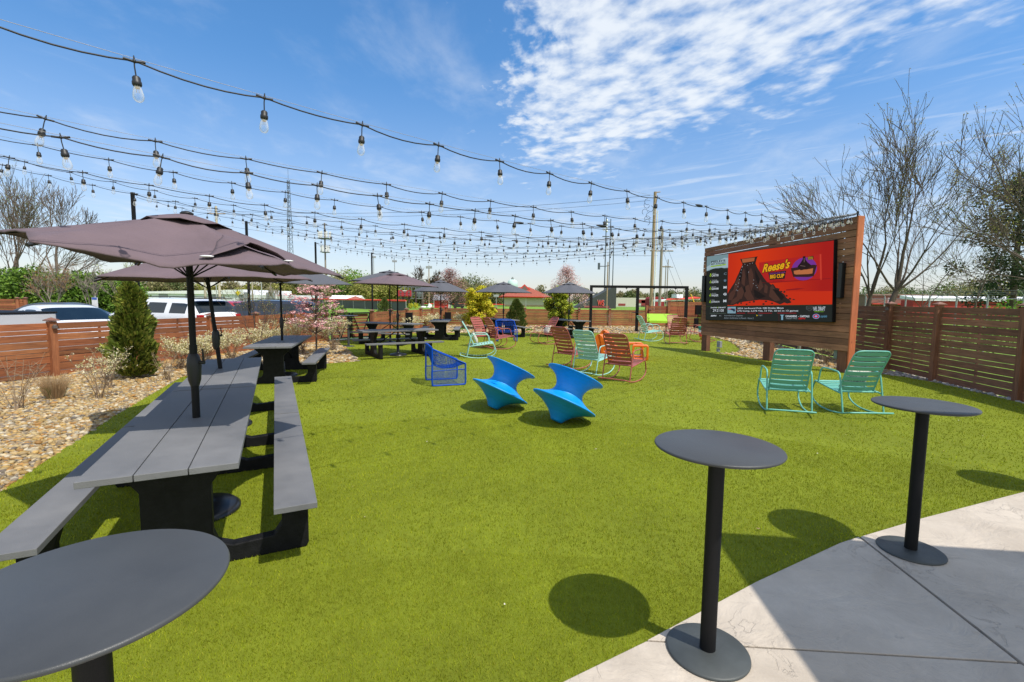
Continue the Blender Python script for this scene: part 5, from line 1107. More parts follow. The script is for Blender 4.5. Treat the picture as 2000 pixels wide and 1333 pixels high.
# ------------------------------------------------------------------ plants
BARK = pm('bark_grey_brown', (.085, .062, .046), .9, 0, .35, 9, .6, 60, stretch=(3, 3, .6))
BARKP = pm('bark_pale', (.30, .25, .20), .9, 0, .25, 9, .4, 60, stretch=(3, 3, .6))
TWIG = pm('twig_tan', (.27, .19, .12), .9, 0, .3, 9)
LEAF = pm('foliage', (1, 1, 1), .65, 0, .15, 20, vcol=True, trans=.3, spec=.25)
def grow(mb, p, d, ln, r, lev, rng, spread=.55, grav=.0, nch=(3, 4), up=.15, tips=None, sides=(7, 5, 4, 3, 3, 3), wob=.12, taper=.62, bias=None, minr=.002, shrink=(.55, .8)):
    seg = 4 if lev < 3 else 3; pts = [p.copy()]; rs_ = [r]; dd = d.normalized(); q_ = p.copy()
    for i in range(seg):
        dd = (dd + Vector((rng.gauss(0, wob), rng.gauss(0, wob), rng.gauss(0, wob) + up * .3)) + (bias * .06 if bias else Vector((0, 0, 0)))).normalized()
        q_ = q_ + dd * (ln / seg); pts.append(q_.copy()); rs_.append(max(r * (1 - (1 - taper) * (i + 1) / seg), minr))
    mb.tube(pts, rs_, sides[min(lev, 5)], caps=False)
    if lev == 0 or lev >= rng_max[0]:
        if tips is not None and lev >= rng_max[0]: tips.append((pts[-1], dd)); tips.append((pts[-2], dd))
        if lev >= rng_max[0]: return
    k = rng.randint(*nch)
    for j in range(k):
        t = 1.0 if j == 0 else rng.uniform(.3 if lev else .35, .98)
        i = min(int(t * seg), seg - 1); f = t * seg - i; q2 = pts[i].lerp(pts[i + 1], f); rr = rs_[i] * (.80 if j == 0 else rng.uniform(.38, .58))
        a = rng.uniform(0, 2 * PI); o_ = dd.orthogonal().normalized(); o_ = Matrix.Rotation(a, 3, dd) @ o_
        sp_ = spread * (rng.uniform(.15, .5) if j == 0 else rng.uniform(.7, 1.25))
        nd = (dd * math.cos(sp_) + o_ * math.sin(sp_) + Vector((0, 0, up - grav))).normalized()
        grow(mb, q2, nd, ln * rng.uniform(*shrink) , max(rr, minr), lev + 1, rng, spread, grav, nch, up, tips, sides, wob, taper, bias, minr, shrink)
rng_max = [4]
def leafquads(mb, c, n, rad, size, cols, rng, sq=(1, 1, 1), up=.3, shell=.0):
    for _ in range(n):
        while True:
            v = Vector((rng.uniform(-1, 1), rng.uniform(-1, 1), rng.uniform(-1, 1)))
            if shell <= v.length <= 1: break
        p = Vector(c) + Vector((v.x * sq[0], v.y * sq[1], v.z * sq[2])) * rad
        nrm = (Vector((rng.gauss(0, 1), rng.gauss(0, 1), rng.gauss(0, 1) + up * 2)) + v * .8).normalized(); a = nrm.orthogonal().normalized(); a = Matrix.Rotation(rng.uniform(0, 6.3), 3, nrm) @ a; b_ = nrm.cross(a)
        s = size * rng.uniform(.6, 1.3); cc = rng.choice(cols); f = rng.uniform(.75, 1.25)
        mb.add([p - a * s * .5, p - b_ * s * .28, p + a * s * .5, p + b_ * s * .28], [(0, 1, 2, 3)], 0, False, tuple(x * f for x in cc))
def bare_tree(loc, label, h, seed, lean=(0, 0), r=.2, levels=4, spread=.5, bark=BARK, buds=None, budn=1, nch=(3, 4), first=.30, forks=None, group=None, minr=.006, name='bare_tree', up=.15, bs=.06, shrink=(.55, .8), wob=.12):
    rng = random.Random(seed); rng_max[0] = levels
    T = thing(name, label, 'tree', loc, 0, group)
    tips = []; mb = MB()
    top = Vector((lean[0] * h * first, lean[1] * h * first, h * first))
    mb.tube(bez([(0, 0, -.1), top * .5 + Vector((rng.gauss(0, .03) * h * .2, 0, 0)), top], 3), [r * 1.25, r * 1.1, r * 1.03, r, r * .95, r * .92, r * .88], 10); mb.build('trunk', bark, T)
    mb = MB(); forks = forks or [(lean[0], lean[1], 1), (lean[0] + .35, lean[1], 1), (lean[0] - .35, lean[1] + .2, 1)]
    for k, fk in enumerate(forks):
        grow(mb, top, Vector(fk), h * (1 - first) * .42 * (1 if k == 0 else .85), r * (.70 if k == 0 else .42), 1, rng, spread, 0, nch, up, tips, minr=minr, shrink=shrink, wob=wob)
    mb.build('crown', bark, T)
    if buds:
        mb = MB()
        for p, d in tips:
            for _ in range(budn): leafquads(mb, p, 2, bs * 2, bs, buds, rng)
        mb.build('buds', LEAF, T)
    return T
def leafy_tree(loc, label, h, w, seed, cols, trunk=.12, clumps=16, n=60, ls=.35, base=.18, sq=1.0, bark=BARK, name='leafy_tree', group=None, trunkr=None, gaps=.0):
    rng = random.Random(seed); T = thing(name, label, 'tree', loc, 0, group)
    mb = MB(); tr_ = trunkr or h * .02; mb.tube([(0, 0, -.1), (rng.gauss(0, .02) * h, 0, h * base), (rng.gauss(0, .03) * h, 0, h * .6)], [tr_, tr_ * .8, tr_ * .4], 7)
    cs_ = []
    for _ in range(clumps):
        while True:
            v = Vector((rng.uniform(-1, 1), rng.uniform(-1, 1), rng.uniform(-1, 1)))
            if .25 < v.length < 1: break
        cs_.append((Vector((v.x * w * .40, v.y * w * .40, h * (base + (1 - base) * .5) + v.z * h * (1 - base) * .42)), rng.uniform(.16, .30) * w * sq))
    for c_, r_ in cs_[:8]: mb.tube([(0, 0, h * base * 1.1), c_ * .6 + Vector((0, 0, h * base * .4)), c_], [tr_ * .5, tr_ * .3, tr_ * .12], 4)
    mb.build('trunk', bark, T); mb = MB()
    for c_, r_ in cs_: leafquads(mb, c_, n, r_, ls, cols, rng, sq=(1, 1, .8))
    mb.build('crown', LEAF, T); return T
def conifer(loc, label, h, w, seed, cols, n=2600, ls=.09, name='conifer', taper=1.0, base=.03, group=None, rag=.18, core=(.02, .03, .01)):
    rng = random.Random(seed); T = thing(name, label, 'conifer', loc, 0, group)
    mb = MB(); mb.tube([(0, 0, -.05), (0, 0, h * .9)], [w * .06, w * .01], 8); mb.build('trunk', BARK, T); mb = MB()
    ph = [rng.uniform(0, 6.3) for _ in range(6)]
    for _ in range(n):
        t = rng.random() ** .8; a = rng.uniform(0, 2 * PI); z = h * (base + (1 - base) * t)
        R0 = w / 2 * (min(1, (1 - t) ** taper * 1.15 + .03)) * min(1, .55 + t * 4) * (1 + rag * (math.sin(3 * a + ph[0] + 9 * t) + .7 * math.sin(5 * a + ph[1] - 14 * t) + .6 * math.sin(2 * a + ph[2] + 23 * t)))
        rr = R0 * (1 - .55 * rng.random() ** 2.2); p = Vector((rr * math.cos(a), rr * math.sin(a), z))
        d = Vector((math.cos(a), math.sin(a), .9 + rng.gauss(0, .4))).normalized(); s = ls * rng.uniform(.6, 1.4)
        o_ = d.cross(Vector((rng.gauss(0, 1), rng.gauss(0, 1), rng.gauss(0, 1)))).normalized() * s * .22; cc = rng.choice(cols); f = rng.uniform(.7, 1.3)
        mb.add([p - d * s * .4, p + o_, p + d * s * .6, p - o_], [(0, 1, 2, 3)], 0, False, tuple(x * f for x in cc))
    mb.build('crown', LEAF, T); return T
# beds near the fence
lp = lambda s, off: Vector((*(LP + LD * s), 0)) + Vector((LD.y, -LD.x, 0)) * off
p = at(264, 738); conifer((p.x, p.y, 0), 'tall narrow dark green arborvitae in front of the left fence', 2.02, .74, 2, [(.16, .22, .03), (.22, .28, .04), (.08, .11, .02), (.32, .32, .06)], n=8000, ls=.12, taper=.50, name='arborvitae', rag=.23)
GOLD = [(.62, .58, .03), (.72, .66, .04), (.45, .48, .03), (.66, .50, .04)]
def clump_conifer(loc, label, h, w, seed, cols, n=22, m_=300, ls=.12, taperp=.8):
    rng = random.Random(seed); T = thing('golden_conifer', label, 'conifer', loc, 0, 'golden conifers along the far fence'); mb = MB(); mb.tube([(0, 0, -.05), (0, 0, h * .85)], [w * .05, w * .01], 7)
    br = MB(); 
    for i in range(n):
        t = (i + .5) / n; a = i * 2.4 + rng.uniform(-.4, .4); R0 = w / 2 * (math.sin(PI * min(1, (1 - t) * .75 + .12)) ** taperp) * rng.uniform(.15, .95); c_ = Vector((R0 * math.cos(a), R0 * math.sin(a), h * (.12 + .84 * t)))
        mb.tube([(0, 0, max(.05, c_.z - R0 * .8)), c_], [w * .02, w * .008], 4)
        leafquads(br, c_, m_, w * rng.uniform(.10, .17), ls, cols, rng, sq=(1, 1, .75), up=.8)
    mb.build('trunk', BARK, T); br.build('crown', LEAF, T); return T
p = at(925, 648); clump_conifer((p.x + .1, 27.9, 0), 'bushy bright yellow conifer against the far fence', 2.45, 2.1, 4, GOLD, n=46)
p = atY(1095, 640, 28.5); clump_conifer((p.x - .15, 28.4, 0), 'yellow-green upright conifer left of the swing frame', 2.5, 1.75, 6, [(.26, .34, .03), (.45, .50, .04), (.18, .26, .03), (.55, .55, .05)], n=50, taperp=.9)
p = atY(1008, 640, 28.2); conifer((p.x, 28.0, 0), 'dense green cone-shaped dwarf spruce between two picnic tables', 1.78, 1.22, 7, [(.09, .15, .03), (.15, .20, .04), (.06, .10, .02), (.22, .24, .06)], n=9000, ls=.09, name='dwarf_spruce', taper=.60, rag=.13)
p = at(742, 662); conifer((p.x - .6, 23.6, 0), 'small green spruce behind the fence corner post by the gate', 1.75, 1.3, 8, [(.13, .20, .05), (.20, .24, .06)], n=2600, ls=.10, name='small_spruce', taper=.8, rag=.25)
# dogwood
PINK = [(.75, .38, .40), (.85, .52, .53), (.68, .30, .34), (.85, .64, .58), (.8, .46, .46)]
def blossom_tree(loc, label, h, w, seed, cols, n=26, m_=40, ls=.08, name='blossom_tree', trunkh=.3, tr_=.03, flat=.35, prof=None):
    rng = random.Random(seed); T = thing(name, label, 'tree', loc, 0); mb = MB(); fl = MB(); mb.tube([(0, 0, -.05), (.02, 0, h * trunkh), (0, .02, h * .8)], [tr_, tr_ * .85, tr_ * .3], 7)
    for i in range(n):
        t = (i + .5) / n; a = i * 2.4 + rng.uniform(-.5, .5); pf = prof(t) if prof else (math.sin(PI * (t * .8 + .12)) ** .7)
        R0 = w / 2 * pf * rng.uniform(.3, 1.0); c_ = Vector((R0 * math.cos(a), R0 * math.sin(a), h * (trunkh + (.97 - trunkh) * t)))
        mb.tube([(0, 0, max(h * trunkh * .8, c_.z - R0 * .7)), c_ * .5 + Vector((0, 0, (c_.z - R0 * .35) * .5)), c_], [tr_ * .4, tr_ * .25, tr_ * .12], 4)
        leafquads(fl, c_, m_, w * rng.uniform(.10, .18), ls, cols, rng, sq=(1, 1, flat), up=1.5)
    mb.build('trunk', BARK, T); fl.build('blossom', LEAF, T); return T
p = at(618, 697); blossom_tree((p.x, p.y, 0), 'pink flowering dogwood standing in the gravel wedge', 2.35, 1.9, 3, PINK, n=38, m_=52, ls=.085, name='dogwood', trunkh=.36, tr_=.03, flat=.22)
p = atY(650, 640, 19); leafy_tree((p.x, 19, 0), 'loose green shrub behind the dogwood by the gate', 1.9, 1.5, 12, [(.22, .34, .06), (.14, .24, .04), (.30, .36, .10)], clumps=10, n=50, ls=.12, name='green_shrub')
pw_ = [(.80, .72, .44), (.72, .64, .34), (.85, .80, .58), (.55, .52, .22)]
def blossom_shrub(loc, label, h, w, seed, n=60, cols=pw_, stems=26, rr=.045, m_=10, ls=.035, group='cream blossoming shrubs in the left bed', name='viburnum_shrub', join=False):
    rng = random.Random(seed); T = thing(name, label, 'shrub', loc, 0, group); st_ = MB(); fl = MB()
    for i in range(stems):
        a = rng.uniform(0, 6.3); e = Vector((math.cos(a) * w / 2 * rng.uniform(.2, 1), math.sin(a) * w / 2 * rng.uniform(.2, 1), h * rng.uniform(.6, 1)))
        mid = e * .45 + Vector((rng.gauss(0, .04), rng.gauss(0, .04), h * .05)); b0 = Vector((rng.gauss(0, .05), rng.gauss(0, .05), -.02)); st_.tube([b0, mid, e], [.006, .004, .0025], 4, caps=False)
        for k in range(3):
            e2 = mid.lerp(e, rng.uniform(.2, .9)) ; e3 = e2 + Vector((rng.gauss(0, w * .10), rng.gauss(0, w * .10), rng.uniform(.0, h * .18))); st_.tube([e2, e3], [.004, .002], 3, caps=False)
            if rng.random() < n / (stems * 4): leafquads(fl, e3, m_, rr * 1.3, ls, cols, rng)
        if rng.random() < n / (stems * 2): leafquads(fl, e, m_, rr * 1.5, ls, cols, rng)
    if join:
        b0 = len(st_.v); st_.v += fl.v; st_.f += [[i + b0 for i in f] for f in fl.f]; st_.m += [1] * len(fl.f); st_.sm += fl.sm; st_.c += fl.c
        st_.build('stems', [TWIG, LEAF], T); return T  # this mesh holds the stems and the flowers together
    st_.build('stems', TWIG, T)
    if n > 10: fl.build('flowers', LEAF, T)
    return T
vl_ = ['cream blossoming shrub just right of the arborvitae', 'cream blossoming shrub behind the umbrella crank', 'cream blossoming shrub behind the leaning umbrella pole', 'cream blossoming shrub under the third fence light', 'full cream blossoming shrub behind the third picnic table', 'tall cream blossoming shrub left of the dogwood trunk', 'cream blossoming shrub in front of the black gate']
for i, (px, py, h_, w_) in enumerate(((352, 722, .75, .8), (400, 716, .8, 1.0), (455, 708, .85, 1.1), (508, 700, .85, 1.1), (548, 694, 1.05, 1.4), (592, 690, 1.1, 1.3), (652, 686, 1.05, 1.1))):
    p = at(px, py); blossom_shrub((p.x, p.y, 0), vl_[i], h_, w_, 30 + i, n=400, stems=34, rr=.045, m_=16, ls=.04)
for i, (px, py, h_, lab) in enumerate(((30, 800, .85, 'nearly bare twiggy shrub at the left edge in the gravel'), (193, 778, .80, 'sparse shrub with a few cream flowers between the dry grass and the arborvitae'), (213, 758, .78, 'sparse flowering shrub close to the foot of the arborvitae'), (328, 742, .62, 'small bare shrub right of the arborvitae'))):
    p = at(px, py); blossom_shrub((p.x, p.y, 0), lab, h_, h_ * 1.15, 60 + i, n=(0, 260, 260, 0)[i], stems=18, rr=.03, m_=7, ls=.028, group='twiggy shrubs in the left bed', name='twiggy_shrub', join=True)
p = at(108, 778); T = thing('ornamental_grass', 'clump of dry tan ornamental grass in front of the left fence post', 'grass clump', (p.x, p.y, 0)); rng = random.Random(9); mb = MB()
for i in range(420):
    a = rng.uniform(0, 6.3); r_ = rng.random() ** .5 * .10; e = .06 + rng.random() * .16; hh = rng.uniform(.22, .43)
    mb.tube([(r_ * math.cos(a), r_ * math.sin(a), 0), (r_ * math.cos(a) * 1.8, r_ * math.sin(a) * 1.8, hh * .6), ((r_ + e) * math.cos(a), (r_ + e) * math.sin(a), hh)], [.003, .0026, .0012], 3, caps=False, col=(lambda f: (.72 * f, .52 * f, .30 * f))(rng.uniform(.7, 1.2)) if hh > .235 else (.2, .28, .06))
mb.build('blades', LEAF, T)
p = at(502, 700); bare_tree((p.x, p.y, 0), 'young multi-stemmed budding tree behind the third picnic table', 2.7, 5, r=.028, levels=4, spread=.42, bark=BARK, buds=[(.22, .26, .06), (.38, .28, .12)], forks=[(.1, 0, 1), (.45, .1, 1), (-.45, 0, 1), (-.1, .3, 1), (.3, -.2, 1)], first=.06, minr=.0022, name='young_tree', bs=.035, nch=(3, 4))
p = atY(1193, 640, 29.5); bare_tree((p.x, 29.6, 0), 'small bare shrub against the far fence right of the swing post', 1.3, 15, r=.014, levels=3, spread=.5, bark=BARKP, first=.08, minr=.003, name='bare_shrub', forks=[(.1, 0, 1), (.4, .1, 1), (-.4, 0, 1)])
for i, (px, Y, h_) in enumerate(((843, 27.5, .8), (905, 28.6, .85), (800, 24.2, .8))):
    p = atY(px, 640, Y); blossom_shrub((p.x, Y, 0), ('cream blossoming shrub left of the end-on picnic table', 'cream blossoming shrub right of the end-on picnic table', 'cream blossoming shrub below the hanging waste bin')[i], h_, 1.3, 80 + i, n=300, stems=26, rr=.07, ls=.07, m_=14, group='cream shrubs by the side fence')
p = at(1612, 715); blossom_shrub((p.x + .2, p.y + .3, 0), 'cream flowering shrub seen under the right end of the screen wall', .75, 1.0, 90, n=60, stems=22, rr=.06, ls=.05, group='shrub')
for i, (px, Y) in enumerate(((888, 25.4), (1033, 26.6), (900, 26.6))):
    p = atY(px, 640, Y); T = thing('weed_tuft', ('green weed tuft in the far gravel beside a bench end', 'green weed tuft in the far gravel right of the spruce', 'green weed tuft in the far gravel below the yellow conifer')[i], 'weeds', (p.x, Y, -.02)); mb = MB(); rng = random.Random(i)
    leafquads(mb, (0, 0, .07), 160, .24, .12, [(.16, .30, .03), (.22, .34, .05)], rng, sq=(1, 1, .3), up=0); mb.build('leaves', LEAF, T)
# ------------------------------------------------------------------ parked vehicles
def vehicle(name, label, loc, rz, Lc, Wc, top, wins, shield, rear, paint_, rail=False, belt=.95, arch=(-1.45, 1.45)):
    """faces +x; top = (x, z) centre-line profile; wins = side window x ranges; shield / rear = x range of sloping glass"""
    T = thing(name, label, 'car', loc, rz); hw = Wc / 2
    xs0 = [p[0] for p in top]; zs0 = [p[1] for p in top]; nx = 92; XS = [xs0[0] + (xs0[-1] - xs0[0]) * i / nx for i in range(nx + 1)]
    Zr = np.interp(XS, xs0, zs0); ker = np.array([1, 2, 3, 2, 1.]) / 9; Zs = np.convolve(np.pad(Zr, 2, mode='edge'), ker, mode='valid')
    G = []; 
    for x, zt in zip(XS, Zs):
        e = max(0, (abs(x - (xs0[0] + xs0[-1]) / 2) / ((xs0[-1] - xs0[0]) / 2))); ws = (1 - max(0, e - .72) ** 2 * 3.2); w = hw * max(.55, ws)
        zb = min(belt, zt - .05); cab = max(0, zt - .07 - zb); wr = w * .965 - cab * .36 - .02
        sec = [(w * .90, .26), (w * .985, .34), (w, .55), (w * .995, zb * .80), (w * .975, zb * .93), (w * .965, zb)]
        sec += [(w * .965 + (wr - w * .965) * (k / 6) ** 1.15, zb + cab * k / 6) for k in range(1, 7)]
        r_ = .07
        sec += [(wr * math.cos(k / 8 * PI / 2) ** .55, zt - r_ + r_ * math.sin(k / 8 * PI / 2) ** .8) for k in range(1, 9)]
        G.append([(x, -a_, z) for a_, z in sec] + [(x, a_, z) for a_, z in sec[::-1][1:]])
    n = len(G[0]); V = [p for r in G for p in r]; mid = n // 2; F = {}
    def put(k, f): F.setdefault(k, []).append(f)
    for i in range(nx):
        x = (XS[i] + XS[i + 1]) / 2; zc = (Zs[i] + Zs[i + 1]) / 2
        for j in range(n - 1):
            jj = j if j < mid else n - 2 - j; f = (i * n + j, (i + 1) * n + j, (i + 1) * n + j + 1, i * n + j + 1); key = 'body'
            if 6 <= jj <= 9 and zc - belt > .24:
                for q_, (xa, xb) in enumerate(wins):
                    if xa < x < xb: key = ('side_window', q_, j < mid)
            if jj >= 12 and shield[0] < x < shield[1]: key = ('windshield', 0, 0)
            if jj >= 12 and rear[0] < x < rear[1]: key = ('rear_window', 0, 0)
            put(key, f)
    F['body'].append(tuple(range(n))); F['body'].append(tuple(nx * n + j for j in range(n))[::-1])
    for key, fs in F.items():
        used = sorted({i for f in fs for i in f}); mp = {k: q_ for q_, k in enumerate(used)}
        mb = MB(); mb.add([V[k] for k in used], [[mp[k] for k in f] for f in fs], 0, True)
        mb.build(key if key == 'body' else key[0], paint_ if key == 'body' else MT['car_glass'], T)
    for x in arch:
        for s_ in (-1, 1):
            mb = MB(); mb.cyl((x, s_ * (hw - .24), .32), (x, s_ * (hw + .005), .32), .33, n=24); ty = mb.build('wheel', pm_tyre, T); mb = MB(); mb.cyl((x, s_ * (hw - .02), .32), (x, s_ * (hw + .014), .32), .21, n=16); mb.build('rim', pm_rim, ty)
    for s_ in (-1, 1):
        mb = MB(); mb.box((xs0[-1] - .16, s_ * (hw - .30), belt - .28), (.16, .30, .12)); mb.build('headlight', MT['white'], T, bevel=.02)
        mb = MB(); mb.box((xs0[0] + .14, s_ * (hw - .24), belt - .08), (.16, .18, .26)); mb.build('tail_light', pm_tail, T, bevel=.02)
        mb = MB(); mb.box((shield[1] - .45, s_ * (hw + .07), belt + .07), (.11, .18, .13)); mb.build('mirror', paint_, T, bevel=.04)
    if rail:
        zr_ = max(zs0); xa, xb = rear[1] + .05, shield[0] - .1
        for s_ in (-1, 1):
            y = s_ * (hw * .965 - (zr_ - belt) * .36 - .10); mb = MB(); mb.tube([(xa, y, zr_ - .03), (xa + .1, y, zr_ + .03), (xb - .1, y, zr_ + .03), (xb, y, zr_ - .03)], .018, 6); mb.build('roof_rail', MT['black_metal'], T)
        mb = MB(); mb.box((rear[1] - .12, 0, zr_ - .02), (.26, hw * 1.35, .035)); mb.build('spoiler', MT['black_metal'], T, bevel=.012)
    return T
pm_tyre = pm('tyre', (.02, .02, .02), .8); pm_rim = pm('rim', (.4, .4, .42), .3, .8); pm_tail = pm('tail_light', (.4, .01, .01), .2)
paint = lambda nm, c, r=.28: pm(nm, c, r, 0, .02, 1, coat=.6)
SED = [(-2.42, .60), (-2.36, .88), (-2.15, 1.0), (-1.75, 1.04), (-.95, 1.38), (-.4, 1.455), (.15, 1.45), (.55, 1.38), (1.38, 1.0), (2.0, .88), (2.32, .72), (2.44, .5)]
SUVP = [(-2.55, .65), (-2.52, 1.0), (-2.42, 1.18), (-2.12, 1.62), (-1.8, 1.70), (-.3, 1.73), (.5, 1.70), (.85, 1.60), (1.55, 1.14), (2.2, 1.02), (2.48, .85), (2.56, .55)]
def prof(p, sx, sz): return [(x * sx, z * sz) for x, z in p]
SW = dict(wins=[(-1.45, -.62), (-.52, .30), (.38, .98)], shield=(.56, 1.32), rear=(-1.7, -1.0))
UW = dict(wins=[(-2.0, -1.25), (-1.05, -.15), (-.02, .85)], shield=(.86, 1.48), rear=(-2.44, -2.14))
WP = paint('white_car_paint', (.75, .76, .78))
def gp(px, Y): p = atY(px, 600, Y); return p.x, Y, -.05
vehicle('sedan_car', 'white sedan parked behind the left fence, its windscreen over the boards', gp(125, 15.2), R_(-28), 4.8, 1.85, prof(SED, 1, 1.02), SW['wins'], SW['shield'], SW['rear'], WP, belt=.95)
vehicle('sedan_car', 'dark grey car parked behind the white sedan', gp(125, 21), R_(-10), 4.9, 1.9, prof(SED, 1.05, 1.0), SW['wins'], SW['shield'], SW['rear'], paint('dark_grey_paint', (.05, .055, .065)), belt=.93)
vehicle('suv_car', 'large white suv with a dark rear window, parked behind the arborvitae', gp(328, 18.0), R_(163), 5.3, 2.0, prof(SUVP, 1.03, 1.0), UW['wins'], UW['shield'], UW['rear'], WP, rail=True, belt=1.10)
vehicle('suv_car', 'dark blue suv parked behind the fence near the third table', gp(520, 22.5), R_(172), 4.9, 1.95, prof(SUVP, .98, .96), UW['wins'], UW['shield'], UW['rear'], paint('dark_blue_paint', (.012, .022, .045)), rail=True, belt=1.05)
vehicle('sedan_car', 'red car parked between the white and the dark blue suv', gp(452, 28), R_(160), 4.8, 1.9, prof(SED, 1, 1.05), SW['wins'], SW['shield'], SW['rear'], paint('red_paint', (.42, .02, .02)), belt=.97)
T = thing('pickup_truck', 'silver pickup truck bed corner at the left edge above the fence', 'pickup', gp(-60, 12.6), R_(-14)); mb = MB()
mb.box((.4, 0, 1.02), (2.4, 1.9, .55)); mb.box((-1.3, 0, .75), (3.4, 1.85, .5)); mb.box((.4, 0, .6), (5.2, 1.8, .45)); mb.build('body', paint('silver_paint', (.45, .45, .46)), T, bevel=.04, seg=2)
mb = MB(); mb.box((.4, 0, 1.315), (2.44, 1.94, .05)); mb.build('bed_rail', MT['black_metal'], T, bevel=.02)
for x in (-1.6, 1.6):
    for s in (-1, 1): mb = MB(); mb.cyl((x, s * .75, .36), (x, s * .97, .36), .36, n=20); mb.build('wheel', pm_tyre, T)

# ------------------------------------------------------------------ far buildings
def col(nm, c, **k): return pm(nm, c, k.pop('rough', .8), **k)
def block(name, label, cat, px0, px1, Y, zt, depth, wallm, zb=-.05, roofm=None, roofh=.25):
    a = atY(px0, 600, Y); b_ = atY(px1, 600, Y); wd = b_.x - a.x
    T = thing(name, label, cat, ((a.x + b_.x) / 2, Y + depth / 2, zb)); T['w'] = wd
    mb = MB(); mb.box((0, 0, (zt - zb) / 2), (wd, depth, zt - zb)); mb.build('wall', wallm, T)
    if roofm: mb = MB(); mb.box((0, 0, zt - zb + roofh / 2), (wd + .4, depth + .4, roofh)); mb.build('roof', roofm, T)
    return T, wd
zat = lambda px, py, Y: atY(px, py, Y).z
metal_w = col('white_metal_siding', (.68, .69, .72), var=.06, stretch=(6, 6, .2)); redm = col('red_metal', (.50, .03, .025)); redr = col('red_trim', (.62, .05, .03))
Y = 75; T, wd = block('warehouse', 'long low white metal warehouse beyond the parked cars', 'warehouse', 283, 552, Y, zat(420, 575, Y), 16, metal_w)
z1 = zat(420, 571, Y); mb = MB(); mb.prism([(-wd / 2 - .3, zat(420, 575, Y) + .05), (wd / 2 - 6, zat(420, 575, Y) + .05), (wd / 2 - 6, z1 + .5), (-wd / 2 - .3, z1)], -8.2, 8.2, lambda a, b_, d: Vector((a, d, b_))); mb.build('roof', col('white_roof', (.75, .75, .76)), T, fix=True)
_gd = col('grey_door', (.25, .26, .28))
for i in range(5): mb = MB(); mb.box((-wd / 2 + 3 + i * 4.2, -8.03, 1.3), (1.4, .06, 2.2)); mb.build('door', _gd, T)
# hipped red roof building
Y = 118; aL, aR = atY(984, 600, Y).x, atY(1067, 600, Y).x; ze = zat(1020, 580.5, Y); zr_ = zat(1028, 560, Y); cx = (aL + aR) / 2; wd = aR - aL
T = thing('red_roof_building', 'beige building with a red hipped roof beyond the far field', 'building', (cx, Y + 4, -.05))
mb = MB(); mb.box((0, 0, (ze + .05) / 2), (wd, 8, ze + .05)); wl = mb.build('wall', col('beige_block_wall', (.52, .50, .42), var=.05), T)
mb = MB(); mb.box((.2, -4.06, ze / 2), (.16, .08, ze)); mb.build('downpipe', MT['white'], wl); mb = MB(); mb.box((0, -4.03, .2), (wd, .05, .4)); mb.build('plinth', col('tan_plinth', (.48, .36, .2)), wl)
o_ = 1.3; mb = MB(); ez = ze - .0; rx = .9
B = [(-wd / 2 - o_, -4 - o_, ez), (wd / 2 + o_, -4 - o_, ez), (wd / 2 + o_, 4 + o_, ez), (-wd / 2 - o_, 4 + o_, ez)]
mb.add(B + [(-rx - .8, 0, zr_), (rx + .2, 0, zr_)], [(0, 1, 5, 4), (1, 2, 5), (2, 3, 4, 5), (3, 0, 4), (3, 2, 1, 0)]); rf = mb.build('roof', col('red_roof', (.30, .075, .045), var=.2, scale=3), T)
mb = MB(); zg = zat(1028, 554.5, Y); mb.add([(-1.9, -1.6, zr_ - .9), (1.6, -1.6, zr_ - .9), (-.15, -1.6, zg), (-1.9, 1.6, zr_ - .9), (1.6, 1.6, zr_ - .9), (-.15, 1.6, zg)], [(0, 1, 2), (3, 5, 4), (0, 2, 5, 3), (1, 4, 5, 2)]); mb.build('roof_vent', redr, rf)
mb = MB(); mb.add([(-1.2, -1.66, zr_ - .8), (.9, -1.66, zr_ - .8), (-.15, -1.66, zg - .35)], [(0, 1, 2)]); mb.build('louvre', col('louvre', (.16, .12, .1)), rf)
mb = MB(); mb.tube([Vector(B[0]) + Vector((0, 0, .02)), Vector(B[1]) + Vector((0, 0, .02)), Vector(B[2]), Vector(B[3])], .16, 4, closed=True); mb.build('eave', redr, rf)
# water tower
Y = 420; p = atY(1001, 556, Y); zb_ = atY(1001, 563, Y).z; r_ = 4.6
T = thing('water_tower', 'pale green round water tower on the horizon', 'water tower', (p.x, Y, -.1)); mb = MB(); zt_ = atY(1001, 546, Y).z
mb.lathe([(0, zb_ - 2.2), (r_ * .7, zb_ - 1.6), (r_, zb_), (r_, zb_ + 3.2), (r_ * .85, zt_ - 1.2), (r_ * .45, zt_ - .2), (0, zt_)], 28); mb.build('tank', col('tower_green', (.48, .62, .60)), T); mb = MB(); mb.lathe([(1.4, 0), (1.2, zb_ - 2)], 14); mb.build('leg', col('tower_green', (.48, .62, .60)), T); mb = MB(); mb.lathe([(1.1, zt_ - .3), (1.1, zt_ + 1.0), (.3, zt_ + 2.2)], 10); mb.build('vent', col('tower_dark', (.2, .22, .22)), T)
# red shed
Y = 88; T, wd = block('red_shed', 'small bright red shed with a grey roof on the field', 'shed', 847.5, 875, Y, zat(860, 586.5, Y), 3.2, redm)
ze = zat(860, 586.5, Y) + .05; zr_ = zat(860, 575.5, Y) + .05; mb = MB(); mb.prism([(-2.0, ze - .02), (2.0, ze - .02), (0, zr_)], -wd / 2 - .2, wd / 2 + .2, lambda a, b_, d: Vector((d, a, b_))); mb.build('roof', col('grey_shingle', (.20, .20, .22)), T, fix=True)
mb = MB(); mb.box((wd / 2 + .3, -1.3, ze / 2), (.45, .3, ze)); mb.box((-wd / 2, -1.62, ze / 2), (.12, .08, ze)); mb.build('trim', MT['white'], T)
